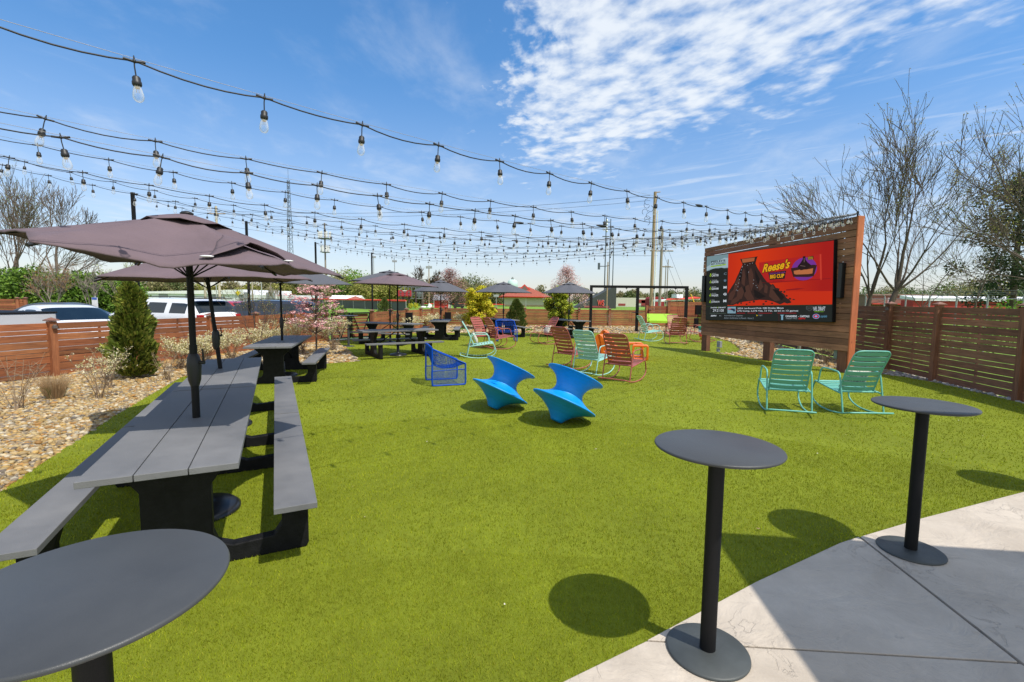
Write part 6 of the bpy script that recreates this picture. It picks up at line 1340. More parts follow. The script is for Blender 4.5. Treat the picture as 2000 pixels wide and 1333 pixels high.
# dugout shed with pink gable
Y = 92; T, wd = block('ballpark_shed', 'white ballpark shed with a pink gable and white roof', 'shed', 645, 695, Y, zat(680, 586, Y), 4, MT['white'])
ze = zat(680, 586, Y) + .05; zr_ = zat(680, 577.5, Y) + .05; mb = MB(); mb.prism([(-2.4, ze), (2.4, ze), (0, zr_)], -wd / 2 - .3, wd / 2 + .6, lambda a, b_, d: Vector((d, a, b_))); mb.build('roof', col('white_roof', (.8, .78, .76)), T, fix=True)
mb = MB(); mb.add([(wd / 2 - 1.9, -2.1, ze + .1), (wd / 2 + 1.9, -2.1, ze + .1), (wd / 2 - .0, -2.1, zr_ - .1)], [(0, 1, 2)]); mb.add([(wd / 2 - 1.9, -2.16, ze + .1), (wd / 2 + 1.9, -2.16, ze + .1), (wd / 2 + 0, -2.16, zr_ - .1)], [(0, 2, 1)]); mb.build('gable', col('faded_red', (.55, .18, .16)), T)
mb = MB(); mb.box((0, -2.05, ze * .42), (wd * .6, .1, ze * .65)); mb.build('opening', col('dugout_dark', (.06, .06, .065)), T)
# ballpark fence with red rail
def rail_fence(p0, p1, h, label, screen=True, name='ballpark_fence', posts=9, topm=redr):
    p0 = Vector(p0); p1 = Vector(p1); d = p1 - p0; T = thing(name, label, 'fence', p0, math.atan2(d.y, d.x)); L_ = d.length
    mb = MB(); mb.tube([(0, 0, h), (L_, 0, h)], .12, 8); mb.build('top_rail', topm, T)
    for i in range(posts + 1): mb = MB(); mb.cyl((L_ * i / posts, 0, -.05), (L_ * i / posts, 0, h), .05, n=6); mb.build('post', pm_galv, T)
    if screen: mb = MB(); mb.box((L_ / 2, .04, h * .47), (L_, .02, h * .86)); mb.build('windscreen', col('grey_windscreen', (.075, .08, .085), var=.2, scale=.6), T)
pm_galv = pm('galvanised_steel', (.38, .39, .40), .45, .3)
rail_fence((atY(597, 600, 88).x, 88, -.05), (atY(793, 600, 64).x, 64, -.05), zat(793, 588, 64) + .05, 'ballpark fence with a bright red top rail and grey windscreen')
rail_fence((atY(822, 600, 110).x, 110, -.05), (atY(985, 600, 112).x, 112, -.05), zat(900, 594.5, 110) + .05, 'low far fence line with a thin red rail behind the shed', False, 'ballpark_fence', 12)
# scoreboard
Y = 84; T = thing('scoreboard', 'red scoreboard on dark posts with a steel frame beside it', 'scoreboard', (atY(800, 600, Y).x, Y, -.05))
def lx(px): return atY(px, 600, Y).x - atY(800, 600, Y).x
z0, z1 = zat(790, 578.5, Y), zat(790, 567, Y); mb = MB(); mb.box(((lx(779) + lx(804)) / 2, -.2, (z0 + z1) / 2), (lx(804) - lx(779), .3, z1 - z0)); bd_ = mb.build('board', col('scoreboard_red', (.42, .03, .045)), T)
_sw = col('score_window', (.16, .10, .11))
for px in (780.5, 788.5, 796.5):
    for k in range(2): mb = MB(); mb.box((lx(px + 3.2), -.37, z0 + (z1 - z0) * (.68 if k else .25)), ((lx(4) - lx(0)) * (.9 if k else .7), .04, (z1 - z0) * (.30 if k else .2)), mi=0); mb.build('score_panel', _sw, bd_)
mb = MB(); mb.box((lx(791.5), -.37, z0 + (z1 - z0) * .93), ((lx(8) - lx(0)), .04, .12)); mb.build('title_strip', MT['white'], bd_)
for px in (787, 799, 812): mb = MB(); mb.cyl((lx(px), 0, 0), (lx(px), 0, z1), .16, n=8); mb.build('post', col('dark_steel_post', (.06, .035, .035)), T)
mb = MB(); za, zb_ = zat(800, 583, Y), zat(800, 547, Y)
for z in (za, za + .6, za + .9, zb_ - 1.2, zb_): mb.tube([(lx(776), .15, z), (lx(825), .15, z)], .07, 5)
for px in range(776, 827, 7): mb.tube([(lx(px), .15, za), (lx(px), .15, zb_)], .07, 5)
mb.box((lx(817), .2, (za + zb_) / 2 - .3), (lx(823) - lx(811), .05, (zb_ - za) * .62)); mb.build('frame', col('grey_frame', (.17, .19, .20)), T)
# tan long building, bleachers, barn, canopies on the right
Y = 135; T, wd = block('school_building', 'long tan building with dark red bands beyond the swing frame', 'building', 1196, 1266, Y, zat(1230, 582, Y), 12, col('tan_panel', (.55, .52, .45), var=.04))
_mm = col('maroon_band', (.28, .04, .04))
for c_, d_ in (((3, -6.03, 1.6), (2.6, .06, 1.0)), ((-2.4, -6.03, .6), (2.0, .06, .6)), ((wd / 2 - 1.2, -6.03, 1.0), (1.6, .06, 1.8))): mb = MB(); mb.box(c_, d_); mb.build('red_band', _mm, T)
Y = 105; T = thing('bleachers', 'dark triangular bleacher stand with large red letters', 'bleachers', (atY(1165, 600, Y).x, Y, -.05)); X = lambda px: atY(px, 600, Y).x - atY(1165, 600, Y).x
mb = MB(); mb.prism([(X(1122), .0), (X(1203), 0), (X(1203), zat(1195, 561, Y)), (X(1196), zat(1195, 561, Y)), (X(1180), zat(1180, 570, Y)), (X(1150), zat(1150, 586, Y))], 0, 6, lambda a, b_, d: Vector((a, d, b_))); mb.build('stand', col('black_banner', (.05, .055, .055)), T, fix=True)
mb = MB(); mb.box((X(1165), -.03, .35), (X(1190) - X(1142), .04, .35)); mb.build('lower_sign', col('maroon_sign', (.30, .05, .06)), T)
def txt3(name, s, loc, w_, h_, m, parent, depth=.04, flipx=False):
    cu = bpy.data.curves.new('t', 'FONT'); cu.body = s; cu.offset = .03; cu.extrude = .01; ob = bpy.data.objects.new('t', cu); C.objects.link(ob); bpy.context.view_layer.update()
    me = bpy.data.meshes.new_from_object(ob.evaluated_get(_dg())); C.objects.unlink(ob); bpy.data.objects.remove(ob)
    xs = [v.co.x for v in me.vertices]; ys = [v.co.y for v in me.vertices]
    for v in me.vertices: v.co = Vector(((v.co.x - min(xs)) / (max(xs) - min(xs)) * w_ + loc[0], loc[1] - (v.co.z + .01) * 2, (v.co.y - min(ys)) / (max(ys) - min(ys)) * h_ + loc[2]))
    me.materials.clear(); me.materials.append(m); o = bpy.data.objects.new(name, me); C.objects.link(o); o.parent = parent; return o
txt3('letter_outline', 'WS', (X(1166), -.04, zat(1170, 597.5, Y)), X(1180) - X(1166), zat(1170, 585.5, Y) - zat(1170, 597.5, Y), col('light_grey_letter', (.45, .45, .46)), T); txt3('letters', 'WS', (X(1166.6), -.10, zat(1170, 597, Y)), X(1179.4) - X(1166.6), zat(1170, 586, Y) - zat(1170, 597, Y), redr, T)
Y = 90; T = thing('red_barn', 'dark red round-roofed barn behind the wooden utility poles', 'barn', (atY(1287, 600, Y).x, Y, -.05)); r_ = (atY(1297, 600, Y).x - atY(1277, 600, Y).x) / 2; ht = zat(1287, 580, Y) + .05
mb = MB(); mb.prism([(-r_, 0), (r_, 0), (r_, ht * .8), (r_ * .7, ht * .96), (0, ht), (-r_ * .7, ht * .97), (-r_, ht * .85)], 0, 6, lambda a, b_, d: Vector((a, d, b_))); mb.build('wall', col('barn_red', (.30, .02, .025)), T, fix=True)
Y = 60; T = thing('market_canopy', 'low building with a white curved canopy edge and red peaked roof behind the corner fence', 'building', (atY(1322, 600, Y).x, Y, -.05)); X = lambda px: atY(px, 600, Y).x - atY(1322, 600, Y).x
mb = MB(); mb.box(((X(1292) + X(1366)) / 2, 2, .5), (X(1366) - X(1292), 3.5, 1.0)); mb.build('wall', redm, T)
mb = MB(); mb.hexa([(X(1290), 0, zat(1290, 589, Y)), (X(1366), 0, zat(1366, 585, Y)), (X(1366), 5, zat(1366, 585, Y)), (X(1290), 5, zat(1290, 589, Y)), (X(1290), 0, zat(1290, 586, Y)), (X(1366), 0, zat(1366, 582, Y)), (X(1366), 5, zat(1366, 582, Y)), (X(1290), 5, zat(1290, 586, Y))]); mb.build('canopy_edge', MT['white'], T)
mb = MB(); mb.add([(X(1298), -.1, zat(1300, 586, Y)), (X(1345), -.1, zat(1345, 584, Y)), (X(1318), -.1, zat(1318, 582.6, Y)), (X(1318), 3, zat(1318, 582.6, Y))], [(0, 1, 2), (0, 2, 3), (1, 3, 2)]); mb.add([(X(1336), -.15, zat(1345, 584.6, Y)), (X(1366), -.15, zat(1366, 580.3, Y)), (X(1366), 2, zat(1366, 580.3, Y) + .1), (X(1336), 2, zat(1345, 584, Y) + .1), (X(1366), -.15, zat(1366, 583, Y))], [(0, 1, 2, 3), (0, 4, 1)]); mb.build('roof', redr, T)
mb = MB(); mb.box((X(1354), 6, zat(1354, 577.5, Y)), (X(1361) - X(1347), 2, .5)); mb.build('roof_unit', MT['white'], T)
mb = MB(); mb.tube([(X(1342), -1, zat(1342, 574, Y)), (X(1349), -1.3, zat(1349, 593, Y))], .05, 6); o = mb.build('guy_wire_guard', col('yellow_plastic', (.75, .45, .02)), None, loc=T.location); tag(o, 'yellow guy wire guard slanting beside the right swing post', 'wire guard')
# right buildings behind the tall fence
Y = 62; brick = col('brown_brick', (.20, .12, .09), var=.25, scale=30)
T, wd = block('brick_building', 'low brown brick building with a small window behind the bare trees', 'building', 1690, 1822, Y, zat(1760, 577.5, Y), 10, brick, roofm=col('flat_roof_edge', (.30, .20, .16)), roofh=.15)
mb = MB(); mb.box((wd / 2 - 5.6, -5.04, zat(1780, 586.5, Y)), (.5, .08, .45)); wn = mb.build('window', col('window_pane', (.30, .33, .34), rough=.2), T); mb = MB(); mb.box((wd / 2 - 5.6, -5.02, zat(1780, 586.5, Y)), (.66, .06, .6)); mb.build('frame', MT['white'], wn)
mb = MB(); mb.box((-.6, -5.6, zat(1750, 593.5, Y)), (wd - 1.2, 1.1, .12)); mb.build('awning', redr, T)
Y = 50; T, wd = block('red_wall_building', 'red walled building with a white metal roof at the far right', 'building', 1783, 2120, Y, zat(1900, 588, Y), 1.6, col('red_wall', (.36, .035, .03), var=.15))
mb = MB(); zz0 = zat(1900, 588, Y); mb.hexa([(-wd / 2, -1.0, zz0), (wd / 2, -1.0, zz0), (wd / 2, 1, zz0 + .25), (-wd / 2, 1, zz0 + .25), (-wd / 2, -1.0, zz0 + .30), (wd / 2, -1.0, zz0 + .30), (wd / 2, 1, zz0 + .55), (-wd / 2, 1, zz0 + .55)]); mb.build('roof', metal_w, T)
# galvanised chain-link fence line behind the right fence
a = Vector((atY(1690, 600, 24).x, 24, -.05)); b_ = Vector((atY(2080, 600, 15).x, 15, -.05)); d = b_ - a
T = thing('chain_link_fence', 'galvanised chain-link fence with barbed wire behind the tall right fence', 'fence', a, math.atan2(d.y, d.x)); L_ = d.length; hh = 2.15
for i in range(8): mb = MB(); x = L_ * i / 7; mb.cyl((x, 0, 0), (x, 0, hh), .03, n=8); mb.tube([(x, 0, hh), (x, -.16, hh + .18)], .014, 5); mb.build('post', pm_galv, T)
mb = MB()
for yy, z in ((0, hh - .12), (-.03, hh + .05), (-.09, hh + .11), (-.15, hh + .17)): mb.tube([(0, yy, z), (L_, yy, z)], .004 if yy else .014, 4)
mb.build('wires', pm_galv, T)

# field details
for px, py0, py1, wd_, lab in ((827, 602, 598, 12, 'low pale stone pile on the field left of the red shed'), (838, 601, 597, 9, 'white wrapped bale on the field left of the red shed'), (845 - 7.5, 601, 593.5, 0, '')):
    if not lab: continue
    Y = 86; p = atY(px, 602, Y); T = thing('covered_pile', lab, 'pile', (p.x, Y, -.06)); mb = MB(); h_ = zat(px, py1, Y) - zat(px, py0, Y); w2 = wd_ / 2 * Y / FPX; mb.ball((0, 0, h_ * .45), 1, 12, 8, sq=(w2, w2 * .6, h_ * .6)); mb.build('cover', MT['white'], T)
p = atY(844, 602, 87); T = thing('covered_pile', 'tall white wrapped bale just left of the red shed', 'pile', (p.x - .4, 87, -.06)); mb = MB(); mb.ball((0, 0, .35), 1, 12, 8, sq=(.42, .35, .42)); mb.ball((-.1, 0, .65), 1, 10, 6, sq=(.22, .2, .18)); mb.build('cover', MT['white'], T)
T = thing('utility_cart', 'dark utility vehicle parked on the field right of the red shed', 'vehicle', (atY(896, 602, 85).x, 85, -.06), R_(180)); mb = MB(); mb.box((0, 0, .45), (1.9, .9, .35)); mb.box((-.5, 0, .7), (.9, .85, .35)); mb.hexa([(.0, -.4, .6), (.8, -.4, .6), (.8, .4, .6), (0, .4, .6), (.1, -.38, 1.15), (.55, -.38, 1.15), (.55, .38, 1.15), (.1, .38, 1.15)]); mb.build('body', col('cart_black', (.02, .022, .02)), T, bevel=.04)
for x in (-.6, .65):
    for s in (-1, 1): mb = MB(); mb.cyl((x, s * .35, .2), (x, s * .48, .2), .2, n=12); mb.build('wheel', pm_tyre, T)
for px, Y, s_, lab in ((802, 80, 'a', 'small golden bush at the foot of the scoreboard'), (812.5, 82, 'b', 'round golden bush right of the scoreboard'), (795, 83, 'c', 'dark evergreen bush at the left foot of the scoreboard'), (808, 86, 'd', 'dark evergreen bush behind the golden one at the scoreboard')):
    T = thing('bush', lab, 'bush', (atY(px, 600, Y).x, Y, -.06)); mb = MB(); rng = random.Random(px); leafquads(mb, (0, 0, .5), 260, .55 if s_ in 'ab' else .7, .16, GOLD if s_ in 'ab' else [(.04, .07, .02), (.07, .1, .03)], rng, sq=(.8, .8, 1)); mb.build('crown', LEAF, T)
p = atY(1261, 612, 40); T = thing('bench', 'small black sculpture-like bench on the grass behind the swing post', 'bench', (atY(1234, 605, 42).x, 42, -.06)); mb = MB(); mb.tube([(0, 0, 0), (0, 0, .75), (.6, 0, .85), (.6, 0, 1.35), (1.1, 0, 1.35)], .05, 5); mb.build('frame', MT['black_metal'], T); 
T = thing('parking_sign', 'small white and blue parking sign behind the cars left of the arborvitae', 'sign', (atY(187, 600, 22).x, 22, -.05)); mb = MB(); mb.cyl((0, 0, 0), (0, 0, 1.75), .03, n=6); mb.build('post', pm_galv, T); mb = MB(); mb.box((0, -.03, 1.45), (.26, .02, .45)); sg = mb.build('plate', MT['white'], T); mb = MB(); mb.box((0, -.042, 1.62), (.22, .01, .10)); mb.build('blue_band', col('sign_blue', (.05, .12, .45)), sg)
T = thing('road_sign', 'yellow diamond sign in front of the white warehouse', 'sign', (atY(466, 600, 55).x, 55, -.05)); mb = MB(); mb.cyl((0, 0, 0), (0, 0, 2.3), .04, n=6); mb.build('post', pm_galv, T); mb = MB(); mb.box((0, -.05, 2.15), (.42, .03, .42), mat=Matrix.Rotation(PI / 4, 4, 'Y')); mb.build('plate', col('sign_yellow', (.8, .62, .02)), T)
fence((atY(-60, 590, 26).x, 26), (atY(60, 590, 27).x, 27), 1.45, [0, 2.0, (atY(60, 590, 27).x - atY(-60, 590, 26).x)], 'separate piece of cedar fence beyond the parked cars at the left edge', seed=30, z0=-.03)

# ------------------------------------------------------------------ poles, towers, wires
POLEW = pm('weathered_pole', (.34, .24, .15), .9, 0, .25, 4, .3, 30, stretch=(3, 3, .3)); POLEG = pm('grey_pole', (.27, .23, .19), .9, 0, .25, 4, .3, 30, stretch=(3, 3, .3)); DK = pm('dark_steel', (.09, .11, .13), .5, .3)
def pole(name, label, px, pyt, Y, wpx, m, extra=None, group=None):
    p = atY(px, 600, Y); zt_ = zat(px, pyt, Y); r_ = wpx / 2 * Y / FPX; T = thing(name, label, name.replace('_', ' '), (p.x, Y, -.06), 0, group)
    mb = MB(); mb.cyl((0, 0, 0), (0, 0, zt_ + .06), r_ * 1.08, r_ * .85, 10); mb.build('shaft', m, T); T['h'] = zt_
    return T, zt_, r_, Y
def arm(T, z, w_, m, y=0, r_=.07, name='crossarm'): mb = MB(); mb.tube([(-w_, y, z), (w_, y, z)], r_, 5); mb.build(name, m, T)
T, z, r_, Y = pole('utility_pole', 'tall tan wooden utility pole with loops of cable near its top', 1271.5, 375, 48, 6.5, POLEW)
mb = MB(); rng = random.Random(3); mb.tube([(0, 0, z), (.5, 0, z + .05)], .05, 5); mb.build('bracket', POLEW, T); mb = MB()
for i in range(7): a = rng.uniform(0, 6); c_ = Vector((-.35 - rng.random() * .7, 0, z - .9 - i * .33)); mb.tube([c_ + Vector((math.cos(a + k * .8) * .28, .05, math.sin(a + k * .8) * .3)) for k in range(6)], .02, 4)
mb.build('cable_loops', MT['bulb_black'], T)
T, z, r_, Y = pole('steel_pole', 'thin white pole beside the tall wooden utility pole', 1277.5, 412, 50, 2.4, MT['white'])
T, z, r_, Y = pole('utility_pole', 'shorter grey wooden utility pole right of the tall one', 1288, 447, 50, 5.4, POLEG); arm(T, z - 2.2, 1.2, POLEG)
T, z, r_, Y = pole('utility_pole', 'slim distant wooden pole with a crossarm, left of a pair', 1297.5, 519, 90, 2.0, POLEG); arm(T, z - .1, .9, POLEG)
T, z, r_, Y = pole('utility_pole', 'slim distant wooden pole with a crossarm, right of a pair', 1301.5, 507, 92, 2.0, POLEG); arm(T, z - 1.4, 1.0, POLEG)
T, z, r_, Y = pole('floodlight_mast', 'dark steel stadium mast with antennas left of the tan pole', 1179.5, 425, 110, 2.2, DK)
for k in range(3): arm(T, z - 1 - k * 1.6, .8, DK, r_=.12, name='antenna')
mb = MB(); mb.box((-1.4, 0, z - 10.9), (.5, .3, 1.5)); mb.tube([(-1.4, 0, z - 10.9), (0, 0, z - 10.9), (1.0, 0, z - 10.7)], .1, 5); mb.build('antenna_panel', DK, T)
T, z, r_, Y = pole('floodlight_mast', 'steel stadium mast with floodlights, middle of three', 1188, 428, 112, 1.9, DK)
mb = MB()
for k in range(4): mb.ball((-.9, 0, z - .3 - k * .8), .28, 8, 6)
mb.build('floodlights', MT['white'], T)
T, z, r_, Y = pole('floodlight_mast', 'thin steel stadium mast, right one of three', 1195, 470, 114, 1.8, DK); mb = MB(); mb.box((-1.6, 0, z - 13.6), (2.0, 1, 2.2)); mb.build('equipment_box', pm_galv, T)
T, z, r_, Y = pole('utility_pole', 'tan wooden pole in front of the stadium masts', 1185, 512, 100, 2.4, POLEW)
T, z, r_, Y = pole('utility_pole', 'pale utility pole with a crossarm above the umbrellas on the left', 430, 403, 62, 4.6, pm('pale_pole', (.55, .47, .38), .85)); arm(T, z - .9, 1.15, POLEW)
mb = MB(); 
for i in range(5): c_ = Vector((rng.uniform(-.8, .8), -.1, z - 1.8 - i * .5)); mb.tube([c_ + Vector((math.cos(k * .8 + i) * .35, 0, math.sin(k * .8 + i) * .4)) for k in range(5)], .025, 4)
mb.build('cable_loops', MT['bulb_black'], T)
T, z, r_, Y = pole('cell_mast', 'cell phone mast with a ring of white antennas', 637.5, 436, 115, 3.2, POLEG)
mb = MB()
for zz_, w_ in ((z - 2.7, 1.3), (z - 6.0, .85)):
    for k in range(7): a = k * .9; mb = MB(); mb.box((math.cos(a) * w_, math.sin(a) * w_, zz_), (.35, .3, 1.5)); mb.build('antenna', MT['white'], T)
mb = MB(); mb.box((0, 0, z - 3.6), (2.6, 2.6, .12)); mb.box((0, 0, z - 6.8), (1.8, 1.8, .12)); mb.build('platform', DK, T); arm(T, z - .2, .5, DK, name='antenna_mount')
# lattice tower
Y = 160; p = atY(570, 600, Y); zt_ = zat(567, 352, Y); T = thing('lattice_tower', 'tall thin steel lattice tower rising above the umbrellas', 'tower', (p.x, Y, -.06)); mb = MB(); br = MB(); w0, w1 = 1.35, .42; nn = 26
for k in range(3):
    a = k * 2.094; mb.tube([(math.cos(a) * w0, math.sin(a) * w0, 0), (math.cos(a) * w1, math.sin(a) * w1, zt_)], .075, 4)
for i in range(nn):
    f = i / nn; f2 = (i + 1) / nn
    for k in range(3):
        a, b2 = k * 2.094, (k + 1) * 2.094; wa = w0 + (w1 - w0) * f; wb = w0 + (w1 - w0) * f2
        br.tube([(math.cos(a) * wa, math.sin(a) * wa, zt_ * f), (math.cos(b2) * wb, math.sin(b2) * wb, zt_ * f2)], .04, 3, caps=False); br.tube([(math.cos(b2) * wa, math.sin(b2) * wa, zt_ * f), (math.cos(a) * wb, math.sin(a) * wb, zt_ * f2)], .04, 3, caps=False)
mb.tube([(0, 0, zt_), (0, 0, zt_ + 3.5)], .05, 4); mb.build('legs', DK, T); br.build('bracing', DK, T)
for px, pyt, Yp, w_, lab in ((731, 500, 130, 1.4, 'thin ballpark light pole just right of the farthest black pole'), (771.5, 508, 125, 1.5, 'thin ballpark light pole left of the scoreboard'), (838, 519, 95, 2.0, 'wooden pole in front of the round bare tree'), (969, 575, 110, 1.2, 'short light pole left of the red hipped roof')):
    T, z, r_, Y = pole('ballpark_pole', lab, px, pyt, Yp, w_, pm_galv if px != 838 else POLEW)
    mb = MB(); mb.box((0, 0, z - .3), (1.2, .2, .5)); mb.build('lamp_bar', pm_galv, T)
for px, w_, lab in ((402, 4.6, 'pale wooden pole in front of the warehouse, under the leaning umbrella'), (424, 2, 'slim metal pole in front of the warehouse'), (494, 3, 'thin pale pole at the warehouse corner'), (512, 2, 'thin metal pole right of the warehouse corner')):
    T, z, r_, Y = pole('street_pole', lab, px, 545 if px < 450 else 540, 58, w_, pm('pale_street_pole_%d' % px, (.42, .36, .28) if px in (402, 494) else (.35, .36, .37), .8))
def wire(label, pts, r_=.012, sag=.6):
    a, b_ = Vector(pts[0]), Vector(pts[1]); mb = MB(); mb.tube([a.lerp(b_, t / 16) - Vector((0, 0, sag * 4 * (t / 16) * (1 - t / 16))) for t in range(17)], r_, 4); tag(mb.build('overhead_wire', MT['bulb_black']), label, 'overhead wire', 'overhead wires')
wire('highest overhead wire running left from the cable loops of the tall pole', (atY(430, 412, 62), atY(1270, 382, 48)), .016, .9)
wire('second overhead wire running left from the tall wooden pole', (atY(430, 418, 62), atY(1270, 392, 48)), .014, .9)
wire('overhead wire low across the sky behind the string bulbs', (atY(430, 440, 62), atY(1285, 500, 50)), .014, 1.0)
wire('faint overhead wire leaving the left pole towards the left edge', (atY(430, 412, 62), atY(-40, 470, 55)), .014, .5)
wire('steep guy wire running down right from the grey utility pole', (atY(1290, 450, 50), atY(1345, 590, 49)), .012, 0)
wire('steep guy wire running down right from the tall utility pole', (atY(1275, 440, 48), atY(1332, 590, 47)), .012, 0)

# ------------------------------------------------------------------ trees
BUD = [(.30, .28, .06), (.38, .30, .10), (.26, .30, .08)]
def bt(px, Y, pyt, label, seed, hk=1.0, **k):
    p = atY(px, 600, Y); h = (zat(px, pyt, Y) + .1) * hk; return bare_tree((p.x, Y, -.06), label, h, seed, **k)
bt(1716, 21, 225, 'tall leaning bare tree with buds right behind the screen wall', 41, hk=.80, r=.125, levels=6, spread=.46, wob=.09, lean=(.30, 0), first=.30, buds=BUD, forks=[(.22, 0, 1), (.62, .1, 1), (-.5, .1, .95), (.95, -.1, .8), (.1, .3, 1), (.45, -.25, 1)], nch=(2, 3), minr=.010, bs=.06, up=.06, budn=2, shrink=(.66, .9))
bt(1684, 22, 228, 'slender bare tree with twin stems nearest the screen wall edge', 42, hk=.80, r=.10, levels=6, wob=.09, spread=.46, lean=(.16, 0), first=.25, buds=BUD, forks=[(.2, 0, 1), (-.35, 0, 1), (0, .2, 1), (.05, -.2, 1)], nch=(2, 3), minr=.009, bs=.05, up=.06, shrink=(.66, .9))
bt(2075, 16, 150, 'bare budding tree reaching in from the right edge', 43, hk=.84, r=.12, levels=6, wob=.07, spread=.40, lean=(.05, 0), first=.28, buds=BUD, forks=[(-.5, 0, 1), (-.9, .1, .8), (.1, 0, 1), (-1.0, -.1, .45)], nch=(3, 3), minr=.006, bs=.05, up=.06, shrink=(.62, .84))
bt(1800, 27, 330, 'low spreading bare tree between the leaning one and the right edge', 44, hk=.85, r=.05, levels=5, wob=.1, spread=.5, first=.20, forks=[(.5, 0, .8), (-.6, 0, .8), (.1, .1, 1), (.9, .1, .5)], nch=(3, 3), minr=.006, up=.04, shrink=(.6, .82))
bt(1905, 24, 260, 'tangled bare tree in front of the dark pine', 45, hk=.85, r=.05, levels=5, wob=.09, spread=.46, first=.22, forks=[(.3, 0, 1), (-.5, 0, .9), (.0, .1, 1), (-.9, .1, .5)], nch=(3, 3), minr=.006, up=.06, buds=BUD, bs=.04, shrink=(.6, .82))
PN = [(.035, .06, .025), (.06, .09, .035), (.08, .09, .04)]
p = atY(1975, 600, 30); T = thing('pine_tree', 'dark green pine behind the bare branches at the right edge', 'pine', (p.x, 30, -.06)); rng = random.Random(50); h = zat(1975, 335, 30); mb = MB(); mb.tube([(0, 0, 0), (0, 0, h * .97)], [.25, .06], 8); pc = MB()
for i in range(30):
    t = .15 + .85 * i / 30; a = i * 2.4; R0 = 2.9 * (1 - t) ** .55 * rng.uniform(.55, 1.0) + .3; e = Vector((math.cos(a) * R0, math.sin(a) * R0, h * t + .2)); mb.tube([(0, 0, h * t), e], [.05, .015], 4, caps=False)
    for f in (.55, .8, 1.0): leafquads(pc, (e.x * f + rng.gauss(0, .3), e.y * f + rng.gauss(0, .3), h * t + .2 * f + rng.gauss(0, .35)), 130, .75, .20, PN, rng, sq=(1, 1, .7), up=.6)
mb.build('trunk', BARK, T); pc.build('crown', LEAF, T)
# left edge bare trees
bt(18, 40, 285, 'big bare multi-stemmed tree at the left edge', 51, hk=.72, r=.26, levels=6, wob=.08, spread=.42, first=.14, forks=[(.05, 0, 1), (.45, 0, 1), (-.4, 0, 1), (.22, .2, 1), (.75, 0, .8)], nch=(3, 3), bark=pm('bark_tan', (.15, .11, .08), .9, 0, .3, 3), minr=.014, up=.09, buds=[(.28, .34, .10)], bs=.07, shrink=(.62, .84))
bt(118, 36, 305, 'bare forked tree above the parked cars', 52, hk=.75, r=.17, levels=6, wob=.08, spread=.44, first=.30, forks=[(-.05, 0, 1), (.55, 0, 1), (-.6, .1, .9), (.9, .1, .6)], nch=(3, 3), bark=pm('bark_tan', (.16, .12, .09), .9, 0, .3, 3), minr=.012, up=.07, shrink=(.62, .84))
bt(104, 25, 512, 'small young bare tree with reddish buds behind the white sedan', 53, r=.045, levels=5, spread=.5, first=.28, bark=BARKP, buds=[(.45, .20, .08), (.38, .24, .10)], bs=.05, nch=(3, 4), minr=.006, forks=[(0, 0, 1), (.5, 0, .9), (-.5, 0, .9), (.2, .4, 1)])
bt(177, 25, 512, 'small pale bare tree behind the parking sign', 54, r=.045, levels=5, spread=.48, first=.28, bark=BARKP, nch=(3, 3), minr=.006, forks=[(0, 0, 1), (.6, 0, .8), (-.5, 0, .9), (-.2, .4, 1)])
bt(246, 24, 505, 'thin young tree with pale leaf buds beside the arborvitae', 55, r=.035, levels=5, spread=.34, first=.2, bark=BARKP, buds=[(.35, .40, .12)], bs=.07, nch=(3, 3), minr=.006)
bt(538, 52, 556, 'pale small bare tree right of the warehouse', 56, r=.10, levels=5, spread=.4, first=.25, bark=BARKP, nch=(3, 3), minr=.015)
# hedge trees on the left
GR1 = [(.10, .20, .02), (.15, .28, .03), (.07, .13, .02), (.20, .32, .04)]
hl = ['bright green hedge tree at the far left', 'bright green hedge tree behind the left bare trees', 'green hedge tree behind the red-budded young tree', 'green hedge tree between the two young bare trees', 'green hedge tree behind the parking sign', 'green hedge tree left of the arborvitae', 'low green hedge tree behind the arborvitae']
for i, (px, pyt, Y) in enumerate(((-40, 528, 33), (12, 520, 34), (62, 522, 33), (112, 530, 35), (158, 528, 33), (205, 532, 34), (250, 548, 36))):
    p = atY(px, 600, Y); h = zat(px, pyt, Y) + .1; leafy_tree((p.x, Y, -.06), hl[i], h, 3.4, 100 + i, GR1, clumps=26, n=150, ls=.22, base=.05, sq=1.0, name='hedge_tree', group='green hedge trees beyond the parking', trunkr=.08)
# yellow-green wood behind the field
YG = [[(.30, .30, .06), (.24, .26, .05), (.36, .32, .10)], [(.16, .30, .04), (.20, .36, .05)], [(.26, .24, .10), (.20, .20, .08), (.32, .27, .14)], [(.13, .17, .06), (.18, .20, .08)], [(.34, .35, .06), (.28, .32, .05)]]
ORD = ['first', 'second', 'third', 'fourth', 'fifth', 'sixth', 'seventh', 'eighth', 'ninth', 'tenth', 'eleventh', 'twelfth', 'thirteenth', 'fourteenth', 'fifteenth', 'sixteenth', 'seventeenth', 'eighteenth', 'nineteenth', 'twentieth', 'twenty-first', 'twenty-second', 'twenty-third', 'twenty-fourth', 'twenty-fifth', 'twenty-sixth', 'twenty-seventh', 'twenty-eighth']
WT = [(300, 548, 2, 100), (330, 540, 3, 105), (358, 548, 2, 108), (388, 556, 4, 110), (425, 558, 0, 110), (455, 552, 2, 112), (490, 560, 0, 105), (520, 548, 2, 112), (556, 552, 0, 108), (590, 540, 3, 112), (618, 556, 2, 104), (655, 523, 4, 118), (678, 535, 2, 112), (697, 528, 1, 110), (714, 545, 0, 104), (738, 540, 2, 114), (757, 548, 0, 108), (775, 552, 4, 112), (795, 545, 3, 118), (815, 552, 2, 122), (850, 545, 2, 118), (868, 555, 3, 122), (890, 548, 2, 124), (906, 552, 3, 128), (925, 543, 3, 135), (945, 550, 2, 138), (965, 562, 3, 142)]
